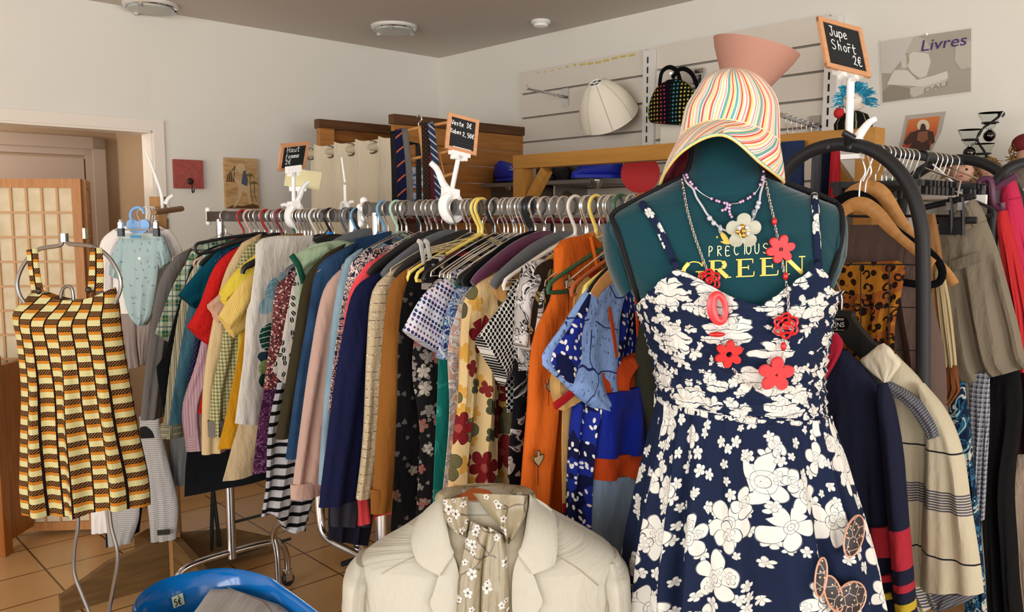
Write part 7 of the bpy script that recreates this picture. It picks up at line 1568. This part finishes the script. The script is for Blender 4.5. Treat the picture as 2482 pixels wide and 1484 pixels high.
def stand_shoe(px, py, n, lab, lab2, dirn):
    c = hit(px, py, D1 * n, D1); t = thing('shoe_stand', lab2, 'display stand', (c.x, c.y, zs - .35)); b = MB(); b.tube([(c.x, c.y, .02), (c.x, c.y, c.z - .012)], .008, 8); b.lathe([(.09, 0), (.09, .01), (.012, .025)], 20, (c.x, c.y, 0)); obj('stem', b, BLACKM, t); t.location.z = 0
    for ch_ in t.children: ch_.location.z = 0
    b = MB(); b.lathe([(.014, 0), (.03, .035), (.03, .042), (1e-4, .042)], 14, (c.x, c.y, c.z - .05)); o_ = obj('cup', b, STEEL, t); o_.location.z = 0
    return shoe(c, dirn, .25, blc, blc, lab, holes=True, h=.1)
stand_shoe(1447, 432, SN - .25, 'royal blue foam clog with holes on a thin stand', 'thin black display stand under the blue clog near the pine post', (-E * .5 - D1 * .8).normalized())
stand_shoe(1232, 440, SN - .12, 'second blue foam clog at the left, before the plank partition', 'display stand under the left blue clog', (E * .9 - D1 * .3).normalized())
c = ons(1552, 421, SN - .14); t = thing('red_hat', 'round bright red felt hat with a flat brim below the pine beam', 'hat', c); nn = (Vector((0, 0, H)) - c).normalized(); sx = nn.cross(UP).normalized(); sy = sx.cross(nn)
redh = mat('red_felt', '#b9282a', rough=.6); r = 46 * c.y / 2031; b = MB(); b.lathe([(1e-4, .0), (r * .62, 0), (r * .66, .01), (r * .7, .05), (r * .96, .06), (r, .066), (r, .074), (r * .7, .064)], 48, c - nn * .03, (sx, sy, nn)); obj('brim', b, redh, t); b = MB(); b.lathe([(r * .3, .0), (r * .62, .004), (r * .6, .03), (r * .5, .036), (1e-4, .036)], 40, c - nn * .026, (sx, sy, nn)); obj('crown', b, redh, t)
b = MB(); b.tube([c - nn * .03, c - nn * .03 + D1 * .1, c + D1 * .3 + UP * .02], .004, 6); obj('peg', b, STEEL, t)
c = ons(1340, 475); t = thing('fur_hat', 'brown fur hat under the grey shelf', 'hat', c - UP * .08); fur = mat('brown_fur', rough=.95, fn=p_mottle([(.3, '#3d3129'), (.7, '#6e5a4a')], 60)); b = MB(); b.ball(c, .1, 24, 14, (1.1, .8, .55)); b.v = [tuple(Vector(v) + Vector(noise.noise_vector(Vector(v) * 40)) * .012) for v in b.v]; obj('fur', b, fur, t)
b = MB(); b.lathe([(.07, -.06), (.02, -.03), (.012, -.1), (.012, -.9)], 12, c); obj('stand', b, BLACKM, t)
# items on the slatwall
t = thing('slatwall_hook', 'empty chrome slatwall arm at the left of the panel', 'wall hook', on_wr(1372, 240)); c = on_wr(1372, 236, .03); e_ = at(1277, 214, (c.y - .28)); b = MB(); b.tube([c, e_], .008, 8); b.tube([e_, e_ + UP * .02], .006, 7); obj('arm', b, METAL, t); b = MB(); b.box(c, (.05, .02, .1), AXR); obj('bracket', b, METAL, t)
t = thing('lamp_shade', 'cream ribbed fabric lampshade hung on the slatwall', 'lampshade', at(1470, 300, 4.45)); a_ = Vector((.40, .50, -.77)).normalized(); u_ = a_.cross(UP).normalized(); w_ = a_.cross(u_); c = at(1444, 201, 4.36)
b = MB(); prof = [(.034, 0), (.06, .012), (.095, .05), (.125, .10), (.148, .16), (.158, .21), (.15, .212), (.12, .1), (.085, .045), (.03, .004)]; b.lathe(prof, 48, c, (u_, w_, a_), False); obj('shade', b, mat('cream_shade_fabric', '#eee5d2', rough=.8), t, 60)
for k in range(8):
    an = k * PI / 4 + .2; b = MB(); b.tube([c + (u_ * math.cos(an) + w_ * math.sin(an)) * (r_ + .001) + a_ * z_ for r_, z_ in prof[:6]], .0022, 5); obj('rib', b, mat('cream_tape', '#c9bda6', rough=.8), t)
b = MB(); b.tube([c + (u_ * math.cos(k * .314) + w_ * math.sin(k * .314)) * .034 for k in range(20)], .004, 6, True); b.tube([c + u_ * .034, c - u_ * .034], .003, 5); b.tube([c + w_ * .034, c - w_ * .034], .003, 5); obj('ring', b, WHITEP, t)
b = MB(); b.tube([c + a_ * .02, on_wr(1448, 222, .03)], .005, 6); obj('hook', b, METAL, t)
def _spots():
    v = uvc(); o = vor(v, 52, 'F1', 0); x = xyz(v)[0]; c = ramp(frac(mul(x, 4.2)), [(0, '#c8c04a'), (.22, '#4f9aa0'), (.42, '#1a1a2a'), (.55, '#b03a50'), (.75, '#c89a3a'), (.9, '#c8c04a')]); return mixc(lt(o['Distance'], .27), '#0c0b0d', c)
t = thing('dotted_bag', 'black neoprene bag with rainbow dots hung right of the left panel', 'bag', on_wr(1630, 300, .15)); pW = C - D1 * .14; mb_ = fab('rainbow_dot_neoprene', fn=_spots)
face('body', [(1620, 196), (1596, 214), (1580, 240), (1573, 270), (1576, 296), (1600, 300)], [(1650, 192), (1672, 210), (1688, 235), (1698, 262), (1692, 294), (1668, 304)], pW, -D1, mb_, t, T=.05, A=.006, topT=.6)
for P in ([(1598, 214), (1604, 176), (1622, 163), (1640, 172), (1648, 194)], [(1630, 190), (1644, 170), (1662, 168), (1680, 184), (1694, 222)]):
    b = MB(); b.tube(catmull([hit(x, y, pW - D1 * .02, D1) for x, y in P], 24), .011, 8, flat=(D1, .5)); obj('handle', b, fab('black_neoprene', '#0e0d0f'), t)
b = MB(); b.tube([on_wr(1630, 190, .03), on_wr(1626, 178, .22)], .006, 7); obj('peg', b, METAL, t)
for i, (x0, y0, x1, y1) in enumerate(((1688, 168, 1706, 176), (1684, 184, 1700, 202))):
    t = thing('slat_bracket', 'small bright metal bracket behind the dotted bag', 'bracket', on_wr(x0, y0), 'metal brackets behind the dotted bag'); c = on_wr((x0 + x1) / 2, (y0 + y1) / 2, .045); b = MB(); b.box(c, (.05, .02, .022 + .02 * i), AXR); obj('plate', b, METAL, t)
t = thing('display_card', 'blank white card standing below the dotted bag', 'card', on_wr(1624, 350, .06)); c = on_wr(1626, 331, .05); b = MB(); b.box(c, (.125, .006, .105), AXR); obj('card', b, mat('white_card', '#e8e2d2', rough=.6), t)
# salmon lamp on the pine beam
sal = mat('salmon_shade', '#c99481', rough=.75); cl = at(1833, 113, 3.12); a_ = Vector((-.25, .06, -.97)).normalized(); u_ = a_.cross(Vector((0, 1, 0))).normalized(); w_ = a_.cross(u_); k_ = 3.12 / 2031
t = thing('salmon_lamp', 'wide salmon pink lampshade standing on the pine rack behind the hat', 'lamp', rp(WN, onw(1800, 340).dot(E), zw))
b = MB(); b.lathe([(103 * k_, 0), (95 * k_, 20 * k_), (40 * k_, 118 * k_), (37 * k_, 117 * k_), (92 * k_, 19 * k_), (100 * k_, .004)], 64, cl, (u_, w_, a_), False); obj('shade', b, sal, t, 60)
b = MB(); f_ = rp(WN, onw(1800, 340).dot(E), zw); e_ = cl + a_ * 105 * k_; b.tube(catmull([f_, f_ + UP * .05, e_], 10), .009, 8); b.lathe([(.034, 0), (.034, .01), (.01, .02)], 16, f_); obj('base', b, BLACKM, t)
# chrome arm with tiny hooks, clown doll
t = thing('hook_arm', 'chrome slatwall arm with thin wire hooks right of the hat', 'display arm', on_wr(1978, 300)); c = on_wr(1976, 306, .03); e_ = at(1893, 279, c.y - .22); b = MB(); b.tube([c, e_], .011, 8); obj('arm', b, METAL, t); b = MB(); b.box(c, (.05, .02, .09), AXR); obj('bracket', b, STEEL, t)
for k in range(6):
    q = c.lerp(e_, .12 + .15 * k); b = MB(); b.tube(catmull([q + UP * .012, q + UP * .008 + E * .01, q - UP * .02, q - UP * .06 + E * .012, q - UP * .085], 10), .0022, 5); obj('wire_hook', b, WIRE, t)
c = rp(WN, onw(2068, 304).dot(E), zw); t = thing('clown_doll', 'clown doll with fluffy blue hair sitting on the pine beam', 'doll', c)
b = MB(); b.lathe([(.06, 0), (.062, .02), (.045, .05), (.018, .062), (1e-4, .064)], 20, c); obj('jacket', b, fab('black_pinstripe', fn=p_stripes([(0, '#141416'), (.85, '#9a9560')], .09)), t)
hc = c + UP * .095; b = MB(); b.ball(hc, .036, 18, 12); o_ = obj('head', b, mat('painted_white_face', '#d9cbb9', rough=.5), t)
for dx, dz, r_, cc_ in ((.0, -.004, .007, '#c02a2a'), (-.013, .008, .005, '#2f7a3a'), (.013, .008, .005, '#2f7a3a'), (0, -.016, .009, '#b03030')):
    b = MB(); b.ball(hc + RNrm * .033 + E * dx + UP * dz, r_, 8, 5, (1, .6, .7)); obj('face_paint', b, mat('paint' + cc_, cc_, rough=.5), o_)
hm = mat('blue_wool_hair', '#2fa0c4', rough=.95)
b = MB(); rg = random.Random(3)
for k in range(420):
    a1, a2 = rg.uniform(0, 2 * PI), rg.uniform(-.3, 1.5); d = Vector((math.cos(a1) * math.cos(a2), math.sin(a1) * math.cos(a2), math.sin(a2)))
    if d.dot(RNrm) > .62 and d.z < .6: continue
    q = hc + d * .033; b.tube([q, q + d * .018 + Vector((rg.uniform(-.01, .01), rg.uniform(-.01, .01), .004)), q + d * .032 + Vector((rg.uniform(-.014, .014), rg.uniform(-.014, .014), -.002))], .0016, 3, caps=False)
h_ = obj('hair', b, hm, t); h_['kind'] = 'stuff'
b = MB(); b.ball(c + UP * .055 + RNrm * .045 - E * .03, .018, 10, 6); obj('red_bow', b, mat('red_bow', '#b02028', rough=.7), t)
# posters on the right wall
def wpoly(name, pts, off, m, par, th=.0012):
    b = MB(); b.prism([on_wr(x, y, off) for x, y in pts], -D1 * th); return obj(name, b, m, par)
def flatm(n_, c): return mat(n_, c, rough=.55)
t = thing('books_poster', 'grey photo poster titled Livres on the right wall', 'poster', on_wr(2245, 240))
wpoly('paper', [(2130, 98), (2358, 64), (2357, 226), (2136, 254)], .001, flatm('poster_paper', '#d9d3c8'), t)
wpoly('photo_ground', [(2134, 101), (2354, 69), (2353, 222), (2140, 249)], .0026, flatm('poster_grey', '#a59d8f'), t)
for nm, pts, c in (('bright_window', [(2134, 101), (2215, 89), (2190, 140), (2160, 178), (2137, 178)], '#c6c0b8'), ('lamp_shape', [(2317, 105), (2353, 98), (2353, 163), (2330, 168), (2314, 148)], '#b9b1a4'), ('reader_hair', [(2188, 118), (2200, 96), (2222, 88), (2244, 96), (2256, 118), (2250, 130), (2215, 125), (2196, 136)], '#b7afa2'), ('reader_face', [(2196, 134), (2215, 124), (2250, 128), (2256, 150), (2246, 184), (2230, 190), (2210, 176), (2198, 158)], '#cfc8bb'), ('reader_hand', [(2184, 150), (2192, 130), (2204, 128), (2204, 150), (2196, 166), (2186, 164)], '#c9c2b4'), ('reader_shoulder', [(2160, 178), (2186, 160), (2205, 180), (2225, 190), (2205, 200), (2150, 205)], '#b0a899'), ('open_book', [(2150, 205), (2168, 170), (2200, 170), (2222, 194), (2260, 184), (2296, 172), (2298, 190), (2240, 210), (2165, 206)], '#d3ccbf'), ('book_spine', [(2206, 214), (2296, 190), (2294, 206), (2215, 236), (2205, 228)], '#c2baac'), ('table_front', [(2140, 222), (2160, 205), (2206, 214), (2206, 238), (2140, 248)], '#8f8778')):
    wpoly(nm, pts, .0042 + .0002 * (len(nm) % 5), flatm('poster_' + nm, c), t)
purp = flatm('purple_print', '#3f2a6b'); o1 = on_wr(2229, 125, .0075); e1 = on_wr(2339, 109, .0075); ax1 = (e1 - o1).normalized(); text('Livres', o1, ax1, UP, .062, purp, t, -D1, shear=.12, w=(e1 - o1).length)
o1 = on_wr(2238, 226, .0075); e1 = on_wr(2293, 208, .0075); text('DALI', o1, (e1 - o1).normalized(), UP, .026, flatm('grey_print', '#8a8274'), t, -D1, w=(e1 - o1).length)
b = MB(); b.ball(on_wr(2246, 83, .008), .006, 8, 5); obj('pin', b, WHITEP, t)
t = thing('orange_poster', 'small orange poster of a dark figure before a pale sun on the right wall', 'poster', on_wr(2230, 366))
wpoly('paper', [(2196, 280), (2293, 270), (2282, 320), (2258, 366), (2176, 366), (2186, 330)], .001, flatm('plastic_sleeve', '#b3aca0'), t)
wpoly('sky', [(2202, 290), (2279, 281), (2270, 325), (2252, 362), (2186, 362), (2194, 330)], .0026, mat('orange_sky_print', rough=.5, fn=lambda: ramp(frac(mul(sub(xyz(uvc())[1], on_wr(2230, 366).z), 1 / .17)), [(0, '#a8442c'), (.5, '#c9683a'), (1, '#d98a4a')], 'LINEAR')), t)
wpoly('sun', [(2238 + 15 * math.cos(a), 305 + 15 * math.sin(a)) for a in [-2 * PI * k / 24 for k in range(24)]], .0042, flatm('pale_sun', '#ded1ae'), t)
wpoly('figure', [(2233, 302), (2238, 299), (2243, 303), (2245, 314), (2262, 320), (2266, 345), (2258, 350), (2252, 335), (2254, 364), (2200, 364), (2212, 345), (2198, 352), (2190, 346), (2206, 322), (2230, 314)], .0058, flatm('figure_brown', '#4a342b'), t)
wpoly('torso', [(2226, 320), (2248, 318), (2250, 338), (2236, 346), (2222, 340)], .0074, flatm('figure_skin', '#8d5a44'), t)
# low white shelf with candle holder and dolls
SH = NW - .2; zl = hit(2420, 462, D1 * SH, D1).z; s0, s1 = hit(1958, 440, D1 * SH, D1).dot(E), hit(2540, 470, D1 * SH, D1).dot(E)
t = thing('white_shelf', 'low white shelf along the right wall behind the black rack', 'shelf', rp(SH, (s0 + s1) / 2, zl)); b = MB(); b.box(rp(SH + .02, (s0 + s1) / 2, zl - .015), (s1 - s0, .34, .03), axs); obj('board', b, mat('white_shelf_paint', '#d6d2c8', rough=.5), t)
for s in (s0 + .1, (s0 + s1) / 2, s1 - .05):
    b = MB(); b.box(rp(SH + .05, s, zl / 2 - .02), (.03, .28, zl - .03), axs); obj('side_panel', b, MATS['white_shelf_paint'], t)
YC = hit(2385, 390, D1 * SH, D1).y; cp = lambda x, y, d=0.0: at(x, y, YC + d)
t = thing('candle_holder', 'black curled metal candle holder with small glass funnels', 'candle holder', Vector((cp(2395, 390).x, YC, zl)))
b = MB(); b.tube(catmull([Vector((cp(2395, 400).x, YC, zl + .006)), cp(2392, 398), cp(2393, 385), cp(2385, 366), cp(2371, 345), cp(2371, 328), cp(2384, 310), cp(2404, 296), cp(2427, 278)], 50), .0042, 8); b.ball(cp(2427, 277), .012, 12, 8); b.lathe([(.06, 0), (.06, .005), (.01, .01)], 20, (cp(2395, 400).x, YC, zl)); obj('stem', b, BLACKM, t)
glm = mat('thin_clear_glass', '#eef2f0', rough=.03, trans=1.0, ior=1.06)
for x, y in ((2400, 298), (2351, 339), (2382, 373)):
    c = cp(x, y); b = MB(); b.tube([c + Vector((.026 * math.cos(k * .314), .026 * math.sin(k * .314), 0)) for k in range(20)], .003, 6, True); ri = obj('ring', b, BLACKM, t)
    b = MB(); b.lathe([(.042, .036), (.02, -.012), (.006, -.03), (.005, -.03), (.018, -.012), (.04, .036)], 24, c); obj('glass_funnel', b, glm, t, 60)
    if y < 370: b = MB(); b.ball(c - UP * .046, .021, 16, 10); b.tube([c - UP * .03, c - UP * .02], .005, 6); obj('black_ball', b, mat('gloss_black_glass', '#050505', rough=.05, spec=.7), t)
def doll(px, py, Yd, r, label, hairc, capc=None):
    c = at(px, py, Yd); t = thing('doll', label, 'doll', Vector((c.x, c.y, zl))); skin = mat('doll_skin', '#d3a48c', rough=.5)
    b = MB(); b.lathe([(r * 1.5, 0), (r * 1.3, (c.z - zl) * .4), (r * .6, (c.z - zl) - r * .8), (1e-4, (c.z - zl) - r * .7)], 20, Vector((c.x, c.y, zl))); obj('dress', b, fab('doll_dress' + hairc, '#8a6a58' if not capc else '#9c8f86'), t)
    b = MB(); b.ball(c, r, 20, 14, (.92, .95, 1.08)); h_ = obj('head', b, skin, t); v = (Vector((0, 0, H)) - c); v.z = 0; v.normalize(); sd = Vector((-v.y, v.x, 0))
    for sg in (-1, 1):
        b = MB(); b.ball(c + v * r * .86 + sd * sg * r * .32 + UP * r * .12, r * .13, 8, 6, (1, .6, .8)); obj('eye', b, mat('doll_eye', '#3a2a20', rough=.2), h_)
    b = MB(); b.ball(c + v * r * .95 - UP * r * .1, r * .1, 8, 6); obj('nose', b, skin, h_); b = MB(); b.ball(c + v * r * .88 - UP * r * .4, r * .14, 8, 6, (1.2, .5, .5)); obj('mouth', b, mat('doll_lip', '#b0504a', rough=.4), h_)
    hm_ = mat('doll_hair' + hairc, hairc, rough=.9); rg = random.Random(px); b = MB()
    for k in range(260):
        a1, a2 = rg.uniform(0, 2 * PI), rg.uniform(-.7, 1.5); d = Vector((math.cos(a1) * math.cos(a2), math.sin(a1) * math.cos(a2), math.sin(a2)))
        if d.dot(v) > .55 and d.z < .55: continue
        q = c + d * r; J = lambda s_: Vector((rg.uniform(-s_, s_), rg.uniform(-s_, s_), rg.uniform(-s_, s_))) * r; b.tube([q, q + d * r * .25 + J(.2), q + d * r * .4 + J(.3) - UP * r * .3], r * .045, 3, caps=False)
    h2 = obj('hair', b, hm_, t); h2['kind'] = 'stuff'
    if capc: b = MB(); b.ball(c + UP * r * .75 - sd * r * .2, r * 1.0, 18, 10, (1.1, 1, .75)); obj('cap', b, mat('dark_red_velvet', capc, rough=.8), t)
doll(2332, 416, YC + .02, .045, 'doll with wavy light brown hair seen under the black rail', '#8d6f4a'); doll(2393, 412, YC, .035, 'small fair-haired doll right of the candle holder foot', '#a5834f'); doll(2500, 374, YC - .1, .05, 'doll in a dark red cap at the right border', '#7a5a2a', '#6a1f24')
t = thing('green_pot', 'small green glazed pot on the white shelf', 'pot', Vector(hit(2160, 470, D1 * SH, D1))); c = hit(2160, 462, D1 * SH, D1); c.z = zl; b = MB(); b.lathe([(.02, 0), (.026, .01), (.026, .05), (.03, .055), (.024, .055), (.02, .012), (1e-4, .01)], 18, c); obj('pot', b, mat('green_glaze', '#6f9a62', rough=.2), t)
t = thing('toy_car', 'red and yellow toy at the left end of the white shelf', 'toy', Vector((0, 0, 0))); c = hit(2032, 428, D1 * SH, D1); c.z = zl; t.location = c; b = MB(); b.tube([c - E * .06 + UP * .03, c + UP * .035, c + E * .06 + UP * .03], [.022, .026, .018], 12); obj('body', b, mat('toy_red', '#b5262a', rough=.3), t); b = MB(); b.tube([c - E * .03 + UP * .055, c + E * .02 + UP * .055], .014, 10); obj('roof', b, mat('toy_yellow', '#d8a03a', rough=.3), t)
# ================================================================ eyelet curtain and tie hanger behind the racks
CN = 2.03
cu_ = fab('beige_canvas_curtain', '#cfc1a8', wr=.3, tone=.95)
def onc(px, py, n=CN): return hit(px, py, D1 * n, D1)
t = thing('eyelet_curtain', 'beige curtain with metal eyelets on a pole behind the left rack', 'curtain', onc(850, 700))
sL, sR = onc(752, 360).dot(E), onc(958, 330).dot(E); zt_ = onc(800, 352).z; zp = onc(800, 368).z
b = MB(); rows = []; uvs = []; NW_ = 150
for i in range(31):
    z = lerp(zt_, .35, i / 30); row = []; uv = []
    for k in range(NW_ + 1):
        u = k / NW_; ph = 2 * PI * 4 * u; row.append(rp(CN + .055 * math.sin(ph) * (1 + .1 * math.sin(i * .3)), lerp(sL, sR, u) + .012 * math.sin(2 * ph), z + .004 * math.sin(3 * ph))); uv.append((u * 1.6, z))
    rows.append(row); uvs.append(uv)
b.grid(rows, uvs); b.grid([[p + E * .003 + D1 * .003 for p in r_] for r_ in rows], uvs, flip=True); obj('cloth', b, cu_, t)
for k in range(8):
    u = (k + .5 - .25) / 8 + .125 * 0; s = lerp(sL, sR, k / 8 + 1 / 16 - .0); ph = 2 * PI * 4 * (k / 8 + 1 / 16); cx = rp(CN, lerp(sL, sR, k / 8), zp)
    b = MB(); b.tube([cx + D1 * .026 * math.cos(a) * .5 + E * (.026 * math.cos(a) * .85) * 1 + UP * .026 * math.sin(a) for a in [j * .314 for j in range(20)]], .0042, 6, True); obj('eyelet', b, STEEL, t)
t = thing('curtain_pole', 'beige curtain pole threaded through the eyelets', 'curtain pole', rp(CN, (sL + sR) / 2, zp)); b = MB(); b.tube([rp(CN, sL - .05, zp), rp(CN, sR + .08, zp)], .0165, 14); obj('pole', b, mat('cream_pole', '#b3a68d', rough=.4), t)
b = MB(); b.tube([rp(CN, sR + .07, zp), rp(CN + .05, sR + .09, zp), rp(CN + .05, sR + .09, .02)], .012, 8); b.tube([rp(CN, sL - .04, zp), rp(CN + .05, sL - .06, zp), rp(CN + .05, sL - .06, .02)], .012, 8); obj('support', b, BLACKM, t)
TN = 3.35
ont = lambda x, y, d=0.0: at(x, y, TN + d)
t = thing('tie_hanger', 'wooden bar tie hanger with a wire hook before the pine partition', 'hanger', ont(1018, 330)); b = MB(); b.tube(catmull([ont(x, y) for x, y in ((1010, 284), (1018, 279), (1022, 290), (1014, 300), (1019, 312))], 18), .0025, 6); obj('hook', b, WIRE, t)
for (x0, y0, x1, y1) in ((950, 326, 1020, 308), (1040, 305, 1085, 297), (974, 390, 1030, 379), (1065, 372, 1090, 366), (1070, 430, 1100, 420)):
    b = MB(); b.tube([ont(x0, y0), ont(x1, y1)], .006, 8); obj('bar', b, HC['wood'], t)
b = MB(); b.tube([ont(1020, 308), ont(1029, 382)], .012, 8, flat=(FN, .4)); b.tube([ont(1019, 310), ont(1040, 305)], .006, 8); b.tube([ont(1029, 380), ont(1065, 372)], .006, 8); b.tube([ont(1065, 372), ont(1078, 430)], .003, 6); obj('spine', b, HC['wood'], t)
for k, (lb, m_, P, w) in enumerate((('plain black tie at the left of the tie hanger', fab('black_silk', '#0b0a0d', rough=.5), ((955, 325), (958, 400), (960, 520)), 13), ('navy tie with orange diagonal stripes', fab('navy_orange_tie', fn=p_stripes([(0, '#161a3c'), (.86, '#c0603a')], .045, 38, vert=False)), ((968, 320), (973, 400), (974, 520)), 15), ('plain grey tie right of the navy striped one', fab('grey_silk', '#6d6a66', rough=.6), ((981, 318), (990, 400), (995, 520)), 10),
                                ('dark brown tie with small dots', fab('brown_dot_tie', fn=p_dots('#2e211a', '#6a5038', .012, .2)), ((1031, 305), (1034, 400), (1036, 520)), 13), ('burgundy tie between the brown and the blue tie', fab('burgundy_silk', '#581a26', rough=.6), ((1047, 374), (1050, 430), (1052, 520)), 10), ('slate blue tie with white diagonal stripes', fab('slate_stripe_tie', fn=p_stripes([(0, '#2f3d5a'), (.75, '#c3c6cc')], .02, -40, vert=False)), ((1044, 303), (1056, 400), (1068, 520)), 11))):
    tt = thing('necktie', lb, 'tie', ont(P[-1][0], P[-1][1], -.02), 'ties on the tie hanger'); face('blade', [(x - w * .75, y) for x, y in P], [(x + w * .75, y) for x, y in P], Vector((0, TN - .012 - .004 * (k % 3), 0)), FN, m_, tt, T=.006, A=.002, m=14, nn=8, topT=1); b = MB(); b.tube([ont(P[0][0] - w * .6, P[0][1], -.005), ont(P[0][0] + w * .6, P[0][1] - 2, -.005)], .011, 8); obj('fold', b, m_, tt)
c = at(1014, 478, 3.75); t = thing('food_tin', 'blue and white printed tin with red lettering behind the ties', 'tin', c - UP * .1); tinm = mat('blue_tin_print', rough=.35, fn=p_patch([(0, '#c9cdd6'), (.52, '#46577f'), (.6, '#8a98b8')], 26, 1))
for z0 in (-.075, .035):
    b = MB(); b.lathe([(1e-4, z0), (.062, z0), (.066, z0 + .004), (.066, z0 + .09), (.062, z0 + .095), (1e-4, z0 + .095)], 28, c); obj('can', b, tinm, t)
text('Cab', at(1005, 463, 3.68), Vector((1, 0, 0)), UP, .03, mat('red_print', '#c02f3a', rough=.5), t, FN)
b = MB(); b.box(c - UP * (c.z / 2 + .04), (.3, .2, c.z - .07)); t2 = thing('low_cabinet', 'dark low cabinet carrying the printed tins', 'cabinet', (c.x, c.y, 0)); obj('carcass', b, Mcap, t2)
hanger_cleanup()
